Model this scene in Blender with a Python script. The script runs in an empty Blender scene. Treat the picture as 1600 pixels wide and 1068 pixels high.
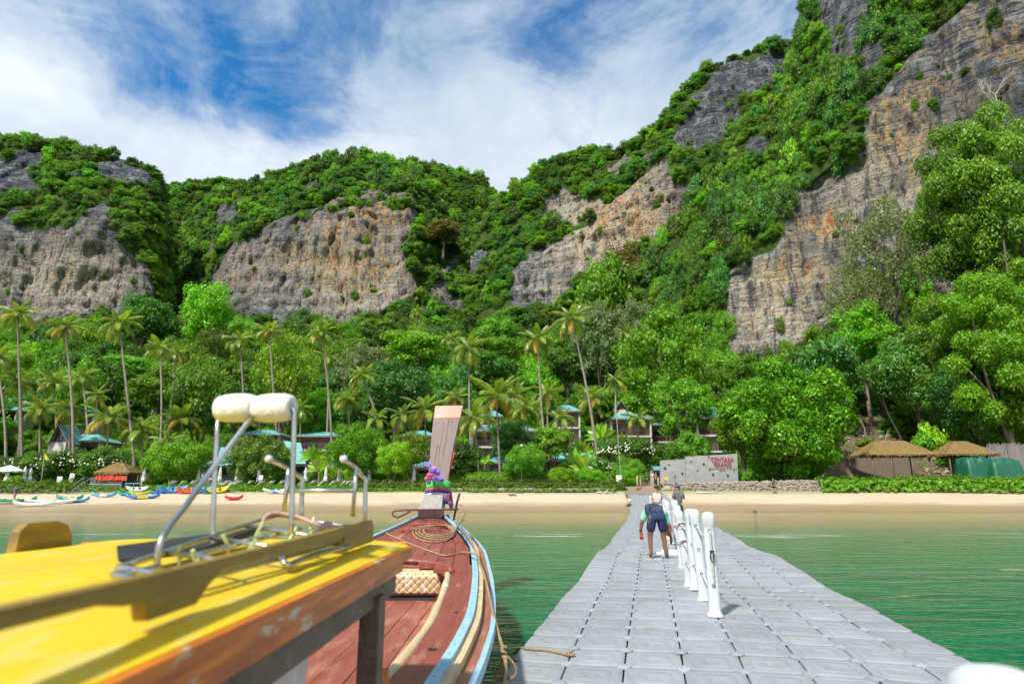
import bpy, math, random
import numpy as np
from mathutils import Vector, Matrix, Euler, Quaternion

random.seed(7); RNG = np.random.default_rng(11)
SC = bpy.context.scene
COL = SC.collection
PI = math.pi

# ------------------------------------------------------------------ camera
EYE = 1.81
FPX = 975.0
TILT = math.atan(234.0/FPX)
CT, ST = math.cos(TILT), math.sin(TILT)
cam_d = bpy.data.cameras.new('camera'); cam = bpy.data.objects.new('camera', cam_d); COL.objects.link(cam)
cam.location = (0, 0, EYE); cam.rotation_euler = (PI/2+TILT, 0, 0)
cam_d.sensor_width = 36; cam_d.lens = 36*FPX/1600
cam_d.clip_start = 0.05; cam_d.clip_end = 6000
cam_d.dof.use_dof = True; cam_d.dof.focus_distance = 11.0; cam_d.dof.aperture_fstop = 2.1
SC.camera = cam

# ------------------------------------------------------------------ light
SUN_EL = math.radians(51); SUN_AZ = math.atan2(-0.45, -0.70)      # direction TO the sun, measured from +Y to +X
world = bpy.data.worlds.new('World'); SC.world = world; world.use_nodes = True
wn, wl_ = world.node_tree.nodes, world.node_tree.links
wn.clear()
def N(nodes, typ, **kw):
    n = nodes.new(typ)
    for k, v in kw.items(): setattr(n, k, v)
    return n
w_out = N(wn, 'ShaderNodeOutputWorld'); w_bg = N(wn, 'ShaderNodeBackground')
w_sky = N(wn, 'ShaderNodeTexSky', sky_type='NISHITA'); w_sky.sun_disc = False
w_sky.sun_elevation = SUN_EL; w_sky.sun_rotation = SUN_AZ % (2*PI)
w_sky.air_density = 1.0; w_sky.dust_density = 0.6; w_sky.ozone_density = 3.0
SKY_S = 0.15
w_bg.inputs['Strength'].default_value = SKY_S
tc = N(wn, 'ShaderNodeTexCoord'); sep = N(wn, 'ShaderNodeSeparateXYZ'); wl_.new(tc.outputs['Generated'], sep.inputs[0])
def M(nodes, links, op, a, b=None, c=None, clamp=False):
    n = nodes.new('ShaderNodeMath'); n.operation = op; n.use_clamp = clamp
    for i, v in enumerate((a, b, c)):
        if v is None: continue
        if isinstance(v, (int, float)): n.inputs[i].default_value = v
        else: links.new(v, n.inputs[i])
    return n.outputs[0]
def WM(*a, **k): return M(wn, wl_, *a, **k)
zz = WM('ADD', WM('MAXIMUM', sep.outputs[2], 0.0), 0.22)
cx_ = WM('DIVIDE', sep.outputs[0], zz); cy_ = WM('DIVIDE', sep.outputs[1], zz)
comb = N(wn, 'ShaderNodeCombineXYZ'); wl_.new(cx_, comb.inputs[0]); wl_.new(cy_, comb.inputs[1])
def wnoise(vec, scale, detail, rough, off=(0,0,0), dist=0.0, rot=0.0, sc=(1,1,1)):
    mp = N(wn, 'ShaderNodeMapping'); mp.inputs['Location'].default_value = off; mp.inputs['Rotation'].default_value = (0,0,rot); mp.inputs['Scale'].default_value = sc
    wl_.new(vec, mp.inputs[0])
    n = N(wn, 'ShaderNodeTexNoise'); n.inputs['Scale'].default_value = scale; n.inputs['Detail'].default_value = detail
    n.inputs['Roughness'].default_value = rough; n.inputs['Distortion'].default_value = dist
    wl_.new(mp.outputs[0], n.inputs['Vector']); return n.outputs[0]
def ramp(nodes, links, fac, stops, interp='LINEAR'):
    r = nodes.new('ShaderNodeValToRGB'); r.color_ramp.interpolation = interp
    el = r.color_ramp.elements
    while len(el) < len(stops): el.new(0.5)
    for e, (p, c) in zip(el, stops):
        e.position = p; e.color = (c, c, c, 1) if isinstance(c, (int, float)) else (*c, 1)
    links.new(fac, r.inputs[0]); return r.outputs[0]
def mixc(nodes, links, fac, a, b, mode='MIX'):
    m = nodes.new('ShaderNodeMix'); m.data_type = 'RGBA'; m.blend_type = mode
    for s, v in ((m.inputs['Factor'], fac), (m.inputs['A'], a), (m.inputs['B'], b)):
        if isinstance(v, (int, float)): s.default_value = v
        elif isinstance(v, tuple): s.default_value = (*v, 1) if len(v) == 3 else v
        else: links.new(v, s)
    return m.outputs['Result']
cl1 = wnoise(comb.outputs[0], 1.3, 9, 0.64, off=(2.3, 0.9, 0), dist=0.4, rot=0.5, sc=(1, 0.85, 1))
cl2 = wnoise(comb.outputs[0], 4.2, 8, 0.68, off=(5.1, 3.0, 1), dist=0.6, rot=0.9, sc=(1, 0.9, 1))
dens = WM('ADD', WM('MULTIPLY', cl1, 0.68), WM('MULTIPLY', cl2, 0.32))
hz = WM('SUBTRACT', 1.0, WM('MULTIPLY', sep.outputs[2], 1.6), clamp=True)      # clouds close up towards the horizon
dens = WM('ADD', dens, WM('MULTIPLY', hz, 0.05)); dens = WM('ADD', dens, ramp(wn, wl_, sep.outputs[2], [(0.0, 0.12), (0.46, 0.12), (0.52, 0.02), (0.60, -0.02)]))
def pdir(x, y): return (P_dir(x, y))
def P_dir(x, y):
    a, b = (x-800.0)/975.0, (534.0-y)/975.0; T = math.atan(234/975.0); v = Vector((a, math.cos(T)-b*math.sin(T), math.sin(T)+b*math.cos(T))); return tuple(v.normalized())
for (bx_, by_, amp_, wid_) in ((430, 190, -.12, .11), (330, 40, -.09, .10), (560, 130, -.07, .09), (865, 60, -.13, .06), (890, 160, -.08, .06), (1215, 10, -.10, .08), (60, 60, -.10, .16), (250, 120, -.05, .07), (1050, 20, -.05, .09), (640, 30, -.06, .09),
                               (120, 150, .07, .14), (740, 190, .10, .12), (350, 90, .05, .05), (980, 200, .07, .10), (60, 330, .06, .2), (540, 240, .08, .10)):
    dt = wn.new('ShaderNodeVectorMath'); dt.operation = 'DOT_PRODUCT'; nv = wn.new('ShaderNodeVectorMath'); nv.operation = 'NORMALIZE'; wl_.new(tc.outputs['Generated'], nv.inputs[0]); wl_.new(nv.outputs[0], dt.inputs[0]); dt.inputs[1].default_value = P_dir(bx_, by_)
    g_ = WM('POWER', 2.718, WM('MULTIPLY', WM('SUBTRACT', dt.outputs['Value'], 1.0), 1.0/(wid_*wid_)*1.0)); dens = WM('ADD', dens, WM('MULTIPLY', g_, amp_))
cover = ramp(wn, wl_, dens, [(0.0, 0.0), (0.37, 0.0), (0.44, 0.30), (0.50, 0.70), (0.58, 0.96), (1.0, 1.0)])
shade = wnoise(comb.outputs[0], 1.7, 5, 0.55, off=(9.0, 1.2, 4), dist=0.5)
K = 1.0/SKY_S
ccol = ramp(wn, wl_, shade, [(0.0, (0.30, 0.40, 0.52)), (0.40, (0.38, 0.48, 0.59)), (0.52, (0.52, 0.60, 0.68)), (0.66, (0.72, 0.76, 0.80)), (1.0, (0.82, 0.84, 0.86))])
lowb = ramp(wn, wl_, sep.outputs[2], [(0.0, 0.75), (0.48, 0.75), (0.54, 0.4), (0.62, 0.0), (1.0, 0.0)])
lowb = WM('MULTIPLY', lowb, ramp(wn, wl_, shade, [(0.0, 0.25), (0.45, 0.55), (0.6, 1.0)]))
ccol = mixc(wn, wl_, lowb, ccol, (0.80, 0.83, 0.87))
ccol = mixc(wn, wl_, 1.0, ccol, (K, K, K), 'MULTIPLY')
blue = mixc(wn, wl_, 1.0, w_sky.outputs[0], (0.20, 0.70, 0.96), 'MULTIPLY')
skyc = mixc(wn, wl_, cover, blue, ccol)
wl_.new(skyc, w_bg.inputs['Color']); wl_.new(w_bg.outputs[0], w_out.inputs['Surface'])

sun_d = bpy.data.lights.new('sun', 'SUN'); sun = bpy.data.objects.new('sun', sun_d); COL.objects.link(sun)
sun_d.energy = 4.6; sun_d.angle = math.radians(3.5); sun_d.color = (1.0, 0.955, 0.88)
to_sun = Vector((math.sin(SUN_AZ)*math.cos(SUN_EL), math.cos(SUN_AZ)*math.cos(SUN_EL), math.sin(SUN_EL)))
sun.rotation_euler = to_sun.to_track_quat('Z', 'Y').to_euler(); sun.location = (-30, -20, 60)
SC.view_settings.view_transform = 'Standard'; SC.view_settings.look = 'None'
SC.view_settings.exposure = 0.42; SC.view_settings.gamma = 1.0; SC.view_settings.use_curve_mapping = False
SC.cycles.max_bounces = 6; SC.cycles.diffuse_bounces = 3; SC.cycles.glossy_bounces = 3; SC.cycles.transmission_bounces = 4
SC.cycles.transparent_max_bounces = 4; SC.cycles.caustics_reflective = False; SC.cycles.caustics_refractive = False
SC.cycles.use_denoising = True
SC.cycles.use_adaptive_sampling = True; SC.cycles.adaptive_threshold = 0.02

# ------------------------------------------------------------------ geometry of the view: where a sight line meets a given distance
def P(x, y, Y):
    a, b = (x-800.0)/FPX, (534.0-y)/FPX
    t = Y/(CT-b*ST)
    return Vector((a*t, Y, EYE+(ST+b*CT)*t))
def proj(X, Y, Z):
    dz = Z-EYE; d = Y*CT+dz*ST
    return 800+FPX*X/d, 534-FPX*(dz*CT-Y*ST)/d
def yrow(y, z):       # forward distance at which height z shows on pixel row y (below the horizon)
    b = (534.0-y)/FPX
    return (z-EYE)*(CT-b*ST)/(ST+b*CT)
def PZ(x, y, z): return P(x, y, yrow(y, z))

# ------------------------------------------------------------------ numpy noise
_perm = np.random.default_rng(3).permutation(256).astype(np.int64)
_perm = np.concatenate([_perm, _perm, _perm])
_grad = np.random.default_rng(4).normal(size=(256, 3)); _grad /= np.linalg.norm(_grad, axis=1)[:, None]
def pnoise(p):
    p = np.asarray(p, float); i = np.floor(p).astype(np.int64); f = p-i; i &= 255
    u = f*f*f*(f*(f*6-15)+10); out = 0
    for dx in (0, 1):
        for dy in (0, 1):
            for dz in (0, 1):
                h = _perm[_perm[_perm[(i[..., 0]+dx) & 255]+((i[..., 1]+dy) & 255)]+((i[..., 2]+dz) & 255)] & 255
                g = _grad[h]; d = f-np.array([dx, dy, dz])
                w = (u[..., 0] if dx else 1-u[..., 0])*(u[..., 1] if dy else 1-u[..., 1])*(u[..., 2] if dz else 1-u[..., 2])
                out = out+w*(g*d).sum(-1)
    return out*1.6
def fbm(p, o=4, lac=2.0, gain=0.5):
    s, a, q = 0, 1.0, np.asarray(p, float)
    for k in range(o): s = s+a*pnoise(q+k*17.3); q = q*lac; a *= gain
    return s
def ridged(p, o=4):
    s, a, q = 0, 1.0, np.asarray(p, float)
    for k in range(o): s = s+a*(1-2*np.abs(pnoise(q+k*11.7))); q = q*2.05; a *= 0.5
    return s
def sstep(a, b, x):
    t = np.clip((x-a)/(b-a), 0, 1); return t*t*(3-2*t)

# ------------------------------------------------------------------ objects
def props(o, label=None, cat=None, group=None, kind=None):
    if label: o['label'] = label
    if cat: o['category'] = cat
    if group: o['group'] = group
    if kind: o['kind'] = kind
    return o
def wloc(o):
    v = Vector((0, 0, 0))
    while o is not None: v += o.location; o = o.parent
    return v
def thing(name, label, cat, loc=(0, 0, 0), rz=0.0, group=None):
    o = bpy.data.objects.new(name, None); COL.objects.link(o); o.location = loc; o.rotation_euler = (0, 0, rz)
    o.empty_display_size = 0.2
    return props(o, label, cat, group)
def kids(o): return [c for c in bpy.data.objects if c.parent is o]
_kidcache = {}
def copy_tree(o, label=None, group=None, depth=0, parent=None, cache=True):
    c = o.copy(); COL.objects.link(c)
    if parent is not None: c.parent = parent
    if label: c['label'] = label
    if group: c['group'] = group
    k = o.name
    if k not in _kidcache: _kidcache[k] = list(o.children)
    for ch in _kidcache[k]: copy_tree(ch, depth=depth+1, parent=c)
    return c
class MB:
    def __init__(s): s.v = []; s.f = []; s.m = []; s.cur = 0
    def add(s, vs, fs):
        b = len(s.v); s.v += [tuple(p) for p in vs]; s.f += [tuple(i+b for i in f) for f in fs]; s.m += [s.cur]*len(fs)
        return s
    def box(s, c, d, rot=None, taper=None):
        hx, hy, hz = d[0]/2, d[1]/2, d[2]/2
        vs = [Vector((x*hx, y*hy, z*hz)) for z in (-1, 1) for y in (-1, 1) for x in (-1, 1)]
        if taper: vs = [Vector((v.x*(taper if v.z > 0 else 1), v.y*(taper if v.z > 0 else 1), v.z)) for v in vs]
        if rot is not None:
            R = rot if isinstance(rot, Matrix) else Euler(rot).to_matrix()
            vs = [R @ v for v in vs]
        c = Vector(c)
        return s.add([v+c for v in vs], [(0, 2, 3, 1), (4, 5, 7, 6), (0, 1, 5, 4), (2, 6, 7, 3), (0, 4, 6, 2), (1, 3, 7, 5)])
    def bar(s, a, b, w, h, up=(0, 0, 1)):           # rectangular bar from a to b
        a, b = Vector(a), Vector(b); d = (b-a); L = d.length; d.normalize()
        x = d.cross(Vector(up))
        if x.length < 1e-4: x = d.cross(Vector((0, 1, 0)))
        x.normalize(); z = x.cross(d)
        vs = [p+x*(i*w/2)+z*(j*h/2) for p in (a, b) for j in (-1, 1) for i in (-1, 1)]
        return s.add(vs, [(0, 1, 3, 2), (4, 6, 7, 5), (0, 4, 5, 1), (2, 3, 7, 6), (0, 2, 6, 4), (1, 5, 7, 3)])
    def tube(s, pts, r, n=8, caps=True, flat=1.0):
        pts = [Vector(p) for p in pts]; m = len(pts)
        rs = r if isinstance(r, (list, tuple)) else [r]*m
        t0 = (pts[1]-pts[0]).normalized()
        u = t0.cross(Vector((0, 0, 1)))
        if u.length < 0.05: u = t0.cross(Vector((0, 1, 0)))
        u.normalize(); vs = []; prev = t0
        for i, p in enumerate(pts):
            t = (pts[min(i+1, m-1)]-pts[max(i-1, 0)]).normalized()
            q = prev.rotation_difference(t); u = q @ u; u = (u-t*u.dot(t)).normalized(); prev = t
            w = t.cross(u)
            for k in range(n):
                a = 2*PI*k/n; vs.append(p+(u*math.cos(a)+w*math.sin(a)*flat)*rs[i])
        fs = [(i*n+k, i*n+(k+1) % n, (i+1)*n+(k+1) % n, (i+1)*n+k) for i in range(m-1) for k in range(n)]
        if caps: fs += [tuple(range(n-1, -1, -1)), tuple(range((m-1)*n, m*n))]
        return s.add(vs, fs)
    def lathe(s, prof, n=16, c=(0, 0, 0), axis=None, sq=0.0):
        c = Vector(c); vs = []; R = Vector((0, 0, 1)).rotation_difference(Vector(axis)).to_matrix() if axis is not None else Matrix.Identity(3)
        for r, z in prof:
            for k in range(n):
                a = 2*PI*k/n; q = r
                if sq: q = r*(1+sq*(abs(math.cos(2*a))**2*-1+0.5))
                vs.append(c+R @ Vector((q*math.cos(a), q*math.sin(a), z)))
        m = len(prof)
        fs = [(i*n+k, i*n+(k+1) % n, (i+1)*n+(k+1) % n, (i+1)*n+k) for i in range(m-1) for k in range(n)]
        fs += [tuple(range(n-1, -1, -1)), tuple(range((m-1)*n, m*n))]
        return s.add(vs, fs)
    def loft(s, rings, closed=False, caps=False):
        n = len(rings[0]); vs = [p for r in rings for p in r]; m = len(rings); kk = n if closed else n-1
        fs = [(i*n+k, i*n+(k+1) % n, (i+1)*n+(k+1) % n, (i+1)*n+k) for i in range(m-1) for k in range(kk)]
        if caps: fs += [tuple(range(n-1, -1, -1)), tuple(range((m-1)*n, m*n))]
        return s.add(vs, fs)
    def prism(s, poly, d):
        d = Vector(d); n = len(poly); a = [Vector(p) for p in poly]; b = [p+d for p in a]
        fs = [tuple(range(n-1, -1, -1)), tuple(range(n, 2*n))]+[(k, (k+1) % n, n+(k+1) % n, n+k) for k in range(n)]
        return s.add(a+b, fs)
    def quad(s, a, b, c, d): return s.add([a, b, c, d], [(0, 1, 2, 3)])
def link_mesh(name, me, mat, parent, label, cat, group, kind, shift, bevel=0, smooth=False, autosm=None):
    mats = mat if isinstance(mat, (list, tuple)) else [mat]
    for m in mats: me.materials.append(m)
    if smooth: me.polygons.foreach_set('use_smooth', [True]*len(me.polygons))
    o = bpy.data.objects.new(name, me); COL.objects.link(o)
    if parent is not None: o.parent = parent
    else: o.location = shift
    if bevel:
        b = o.modifiers.new('edges', 'BEVEL'); b.width = bevel; b.segments = 2; b.limit_method = 'ANGLE'; b.harden_normals = False
    if autosm:
        try: me.set_sharp_from_angle(angle=math.radians(autosm))
        except Exception: pass
    return props(o, label, cat, group, kind)
def obj(name, mb, mat, parent=None, label=None, cat=None, group=None, kind=None, smooth=False, bevel=0, at=None, autosm=None):
    """one mesh object; coordinates are the world's, or the thing's own if the thing stands at the origin"""
    me = bpy.data.meshes.new(name)
    sh = wloc(parent) if parent is not None else Vector(at or (0, 0, 0))
    me.from_pydata([tuple(Vector(v)-sh) for v in mb.v], [], mb.f)
    if any(mb.m): me.polygons.foreach_set('material_index', mb.m)
    me.update()
    return link_mesh(name, me, mat, parent, label, cat, group, kind, sh, bevel, smooth, autosm)
def npmesh(name, V, F, mat, parent=None, label=None, cat=None, group=None, kind=None, smooth=True, attrs=None):
    me = bpy.data.meshes.new(name); V = np.asarray(V, np.float32); F = np.asarray(F, np.int32)
    me.vertices.add(len(V)); me.vertices.foreach_set('co', V.ravel())
    k = F.shape[1]; me.loops.add(F.size); me.loops.foreach_set('vertex_index', F.ravel())
    me.polygons.add(len(F)); me.polygons.foreach_set('loop_start', np.arange(0, F.size, k, dtype=np.int32)); 
    me.update(calc_edges=True); me.validate()
    for an, av in (attrs or {}).items():
        a = me.attributes.new(an, 'FLOAT', 'POINT'); a.data.foreach_set('value', np.asarray(av, np.float32))
    return link_mesh(name, me, mat, parent, label, cat, group, kind, (0, 0, 0), 0, smooth)

# ------------------------------------------------------------------ materials
MATS = {}
def newmat(name):
    m = bpy.data.materials.new(name); m.use_nodes = True; nt = m.node_tree; nt.nodes.clear()
    out = nt.nodes.new('ShaderNodeOutputMaterial'); b = nt.nodes.new('ShaderNodeBsdfPrincipled')
    nt.links.new(b.outputs[0], out.inputs['Surface']); return m, nt.nodes, nt.links, b, out
def noise(n, l, scale, detail=4, rough=0.55, coord='Object', sc=(1, 1, 1), off=(0, 0, 0), dist=0.0, vec=None):
    if vec is None:
        if coord == 'World': g = n.new('ShaderNodeNewGeometry'); vec = g.outputs['Position']
        else: t = n.new('ShaderNodeTexCoord'); vec = t.outputs[coord]
    mp = n.new('ShaderNodeMapping'); mp.inputs['Scale'].default_value = sc; mp.inputs['Location'].default_value = off
    l.new(vec, mp.inputs[0]); t = n.new('ShaderNodeTexNoise'); t.inputs['Scale'].default_value = scale
    t.inputs['Detail'].default_value = detail; t.inputs['Roughness'].default_value = rough; t.inputs['Distortion'].default_value = dist
    l.new(mp.outputs[0], t.inputs['Vector']); return t.outputs[0]
def mat(name, c1, c2=None, rough=0.6, metal=0.0, scale=3.0, lo=0.35, hi=0.65, bump=0.0, bscale=None, coord='Object', sc=(1, 1, 1),
        c3=None, s3=12.0, t3=(0.6, 0.7), spec=0.5, rvar=0.0, objvar=0.0, detail=5, sc3=None):
    """base colour c1 <-> c2 by noise, with worn patches of c3"""
    if name in MATS: return MATS[name]
    m, n, l, b, out = newmat(name)
    fac = noise(n, l, scale, detail, 0.6, coord, sc)
    f = ramp(n, l, fac, [(lo, 0.0), (hi, 1.0)])
    col = mixc(n, l, f, c1, c2 if c2 else tuple(x*0.82 for x in c1))
    if c3:
        g = ramp(n, l, noise(n, l, s3, 6, 0.65, coord, sc3 or sc, off=(3, 7, 1)), [(t3[0], 0.0), (t3[1], 1.0)])
        col = mixc(n, l, g, col, c3)
    if objvar:
        oi = n.new('ShaderNodeObjectInfo'); h = n.new('ShaderNodeHueSaturation')
        mm = n.new('ShaderNodeMapRange'); mm.inputs['To Min'].default_value = 1-objvar; mm.inputs['To Max'].default_value = 1+objvar
        l.new(oi.outputs['Random'], mm.inputs[0]); l.new(mm.outputs[0], h.inputs['Value']); l.new(col, h.inputs['Color']); col = h.outputs[0]
    l.new(col, b.inputs['Base Color'])
    b.inputs['Metallic'].default_value = metal; b.inputs['Specular IOR Level'].default_value = spec
    if rvar:
        mr = n.new('ShaderNodeMapRange'); mr.inputs['To Min'].default_value = rough-rvar; mr.inputs['To Max'].default_value = rough+rvar
        l.new(fac, mr.inputs[0]); l.new(mr.outputs[0], b.inputs['Roughness'])
    else: b.inputs['Roughness'].default_value = rough
    if bump:
        bp = n.new('ShaderNodeBump'); bp.inputs['Strength'].default_value = bump; bp.inputs['Distance'].default_value = 0.02
        l.new(noise(n, l, bscale or scale*6, 5, 0.6, coord, sc), bp.inputs['Height']); l.new(bp.outputs[0], b.inputs['Normal'])
    MATS[name] = m; return m
def leafmat(name, dark, light, tip=None, transl=0.40, hue=0.018, val=0.35, rough=0.45, spec=0.35):
    dark, light = tuple(x*k for x, k in zip(dark, (3.4, 2.4, 1.5))), tuple(x*k for x, k in zip(light, (2.5, 1.85, 1.1)))
    m, n, l, b, out = newmat(name)
    clump = ramp(n, l, noise(n, l, 2.2, 3, 0.55, 'Object'), [(0.35, 0.0), (0.65, 1.0)])
    col = mixc(n, l, clump, dark, light)
    geo = n.new('ShaderNodeNewGeometry')
    if tip:
        tf = ramp(n, l, geo.outputs['Random Per Island'], [(0.72, 0.0), (0.9, 1.0)]); col = mixc(n, l, tf, col, tip)
    isl = n.new('ShaderNodeMapRange'); isl.inputs['To Min'].default_value = 1-val; isl.inputs['To Max'].default_value = 1+val
    l.new(geo.outputs['Random Per Island'], isl.inputs[0])
    oi = n.new('ShaderNodeObjectInfo'); ov = n.new('ShaderNodeMapRange'); ov.inputs['To Min'].default_value = 0.68; ov.inputs['To Max'].default_value = 1.32
    l.new(oi.outputs['Random'], ov.inputs[0])
    hu = n.new('ShaderNodeMapRange'); hu.inputs['To Min'].default_value = 0.5-hue; hu.inputs['To Max'].default_value = 0.5+hue
    r2 = M(n, l, 'FRACT', M(n, l, 'MULTIPLY', oi.outputs['Random'], 7.31)); l.new(r2, hu.inputs[0])
    h = n.new('ShaderNodeHueSaturation'); l.new(hu.outputs[0], h.inputs['Hue'])
    l.new(M(n, l, 'MULTIPLY', isl.outputs[0], ov.outputs[0]), h.inputs['Value']); l.new(col, h.inputs['Color'])
    l.new(h.outputs[0], b.inputs['Base Color']); b.inputs['Roughness'].default_value = rough; b.inputs['Specular IOR Level'].default_value = spec
    tr = n.new('ShaderNodeBsdfTranslucent'); l.new(mixc(n, l, 1.0, h.outputs[0], (1.15, 1.35, 0.55), 'MULTIPLY'), tr.inputs['Color'])
    mx = n.new('ShaderNodeMixShader'); mx.inputs[0].default_value = transl; l.new(b.outputs[0], mx.inputs[1]); l.new(tr.outputs[0], mx.inputs[2])
    l.new(mx.outputs[0], out.inputs['Surface']); MATS[name] = m; return m
# ------------------------------------------------------------------ ground, beach, sea
def gz(X, Y):
    X = np.asarray(X, float); Y = np.asarray(Y, float)
    b = np.interp(Y, [-40, 20, 42, 57, 64, 71.5, 72.6, 78, 92, 110, 128, 145, 180, 230, 280, 350, 600],
                     [-3.5, -2.4, -0.9, 0, 0.85, 1.62, 1.9, 2.05, 2.6, 6.0, 11, 15, 29, 50, 66, 84, 90])
    e = np.interp(Y, [85, 95, 105, 115, 130, 160], [0, 5.5, 10.5, 12, 11, 6])
    return b+sstep(30, 52, X)*e+sstep(-40, -90, X)*0
DECK_BEND = 0
def shore_x(X): return 0.6*np.sin(X*0.09)+0.4*np.sin(X*0.23+1)
xs = np.concatenate([np.linspace(-1500, -220, 14)[:-1], np.linspace(-220, 220, 221), np.linspace(220, 1500, 14)[1:]])
ys = np.concatenate([np.linspace(-1500, 0, 12)[:-1], np.linspace(0, 50, 18)[:-1], np.linspace(50, 80, 76)[:-1], np.linspace(80, 340, 131)[:-1], np.linspace(340, 1800, 14)])
GX, GY = np.meshgrid(xs, ys)
GZ = gz(GX, GY-shore_x(GX)*sstep(80, 60, GY))
land = sstep(56, 60, GY)
GZ = GZ+land*0.06*fbm(np.stack([GX*0.5, GY*0.5, GX*0], -1), 3)+sstep(95, 130, GY)*1.2*fbm(np.stack([GX*0.08, GY*0.08, GX*0], -1), 4)
GZ = GZ-0.25*sstep(-60, -1500, GY)
nx = len(xs)
idx = np.arange(len(ys)*nx).reshape(len(ys), nx)
GF = np.stack([idx[:-1, :-1], idx[:-1, 1:], idx[1:, 1:], idx[1:, :-1]], -1).reshape(-1, 4)
gm, n, l, b, out = newmat('ground_sand_and_soil')
geo = n.new('ShaderNodeNewGeometry'); sp = n.new('ShaderNodeSeparateXYZ'); l.new(geo.outputs['Position'], sp.inputs[0])
fine = noise(n, l, 9.0, 6, 0.7, 'World'); broad = noise(n, l, 0.35, 4, 0.6, 'World', sc=(0.4, 1, 1))
sandc = mixc(n, l, ramp(n, l, broad, [(0.35, 0.0), (0.65, 1.0)]), (0.50, 0.40, 0.27), (0.58, 0.47, 0.325))
sandc = mixc(n, l, ramp(n, l, fine, [(0.3, 0.0), (0.7, 0.35)]), sandc, (0.36, 0.25, 0.13))
wetl = M(n, l, 'ADD', sp.outputs[2], M(n, l, 'MULTIPLY', M(n, l, 'SUBTRACT', broad, 0.5), 0.5))
wet = ramp(n, l, wetl, [(0.02, 1.0), (0.55, 0.75), (0.85, 0.0)])
sandc = mixc(n, l, wet, sandc, (0.30, 0.215, 0.115))
wr = M(n, l, 'ABSOLUTE', M(n, l, 'SUBTRACT', M(n, l, 'ADD', sp.outputs[2], M(n, l, 'MULTIPLY', noise(n, l, 0.25, 4, .6, 'World', sc=(1, .3, 1), off=(3, 1, 0)), 0.5)), 1.02))
wrk = M(n, l, 'MULTIPLY', ramp(n, l, wr, [(0.0, 1.0), (0.07, 0.0)]), ramp(n, l, noise(n, l, 6.0, 5, .7, 'World', sc=(.5, 1, 1), off=(8, 8, 0)), [(0.52, 0.0), (0.60, 0.8)]))
sandc = mixc(n, l, wrk, sandc, (0.10, 0.075, 0.04))
soil = mixc(n, l, ramp(n, l, noise(n, l, 0.9, 6, 0.7, 'World'), [(0.35, 0.0), (0.6, 1.0)]), (0.035, 0.06, 0.015), (0.12, 0.085, 0.045))
lawn = mixc(n, l, ramp(n, l, noise(n, l, 3.0, 5, 0.7, 'World'), [(0.3, 0.0), (0.7, 1.0)]), (0.06, 0.14, 0.02), (0.10, 0.20, 0.03))
isl_ = ramp(n, l, M(n, l, 'MULTIPLY', sp.outputs[1], 0.001), [(0.0722, 0.0), (0.0728, 1.0)])
col = mixc(n, l, isl_, sandc, lawn)
issoil = ramp(n, l, M(n, l, 'MULTIPLY', sp.outputs[1], 0.001), [(0.0795, 0.0), (0.0835, 1.0)])
col = mixc(n, l, issoil, col, soil)
l.new(col, b.inputs['Base Color'])
rr = n.new('ShaderNodeMapRange'); rr.inputs['To Min'].default_value = 0.9; rr.inputs['To Max'].default_value = 0.28; l.new(wet, rr.inputs[0])
l.new(mixc(n, l, isl_, rr.outputs[0], (0.9, 0.9, 0.9)), b.inputs['Roughness'])
bp = n.new('ShaderNodeBump'); bp.inputs['Strength'].default_value = 0.5; bp.inputs['Distance'].default_value = 0.10
vo = n.new('ShaderNodeTexVoronoi'); vo.inputs['Scale'].default_value = 2.2; l.new(geo.outputs['Position'], vo.inputs['Vector'])
foot = M(n, l, 'MULTIPLY', ramp(n, l, vo.outputs['Distance'], [(0.0, 0.0), (0.22, 1.0)]), 0.35)
l.new(M(n, l, 'ADD', noise(n, l, 1.6, 6, 0.65, 'World'), foot), bp.inputs['Height']); l.new(bp.outputs[0], b.inputs['Normal'])
npmesh('ground', np.stack([GX, GY, GZ], -1).reshape(-1, 3), GF, gm, kind='structure', label='sandy beach rising to lawn and wooded ground')

# sea: turbid green water, sand showing where it is shallow
wx = np.concatenate([np.linspace(-2500, -120, 10)[:-1], np.linspace(-120, 120, 121), np.linspace(120, 2500, 10)[1:]])
wy = np.concatenate([np.linspace(-2500, -10, 10)[:-1], np.linspace(-10, 60.5, 90)])
WX, WY = np.meshgrid(wx, wy); WZ = WX*0
ii = np.arange(WX.size).reshape(WX.shape)
WF = np.stack([ii[:-1, :-1], ii[:-1, 1:], ii[1:, 1:], ii[1:, :-1]], -1).reshape(-1, 4)
wm, n, l, b, out = newmat('sea_water')
geo = n.new('ShaderNodeNewGeometry'); sp = n.new('ShaderNodeSeparateXYZ'); l.new(geo.outputs['Position'], sp.inputs[0])
wob = noise(n, l, 0.10, 4, 0.6, 'World', sc=(0.5, 1.6, 1))
dist = M(n, l, 'ADD', sp.outputs[1], M(n, l, 'MULTIPLY', M(n, l, 'SUBTRACT', wob, 0.5), 9.0))
d1 = M(n, l, 'MULTIPLY', dist, 0.01)
wc = ramp(n, l, d1, [(0.0, (0.0008, 0.098, 0.042)), (0.16, (0.0015, 0.125, 0.054)), (0.25, (0.006, 0.130, 0.048)), (0.31, (0.04, 0.155, 0.06)), (0.37, (0.16, 0.165, 0.075)), (0.43, (0.27, 0.22, 0.115)), (0.55, (0.36, 0.29, 0.165))])
patch = ramp(n, l, noise(n, l, 0.5, 4, 0.6, 'World', sc=(0.35, 1.5, 1), off=(4, 2, 0)), [(0.35, 0.82), (0.65, 1.15)])
mm = n.new('ShaderNodeVectorMath'); mm.operation = 'MULTIPLY'; l.new(wc, mm.inputs[0]); l.new(patch, mm.inputs[1])
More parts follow.
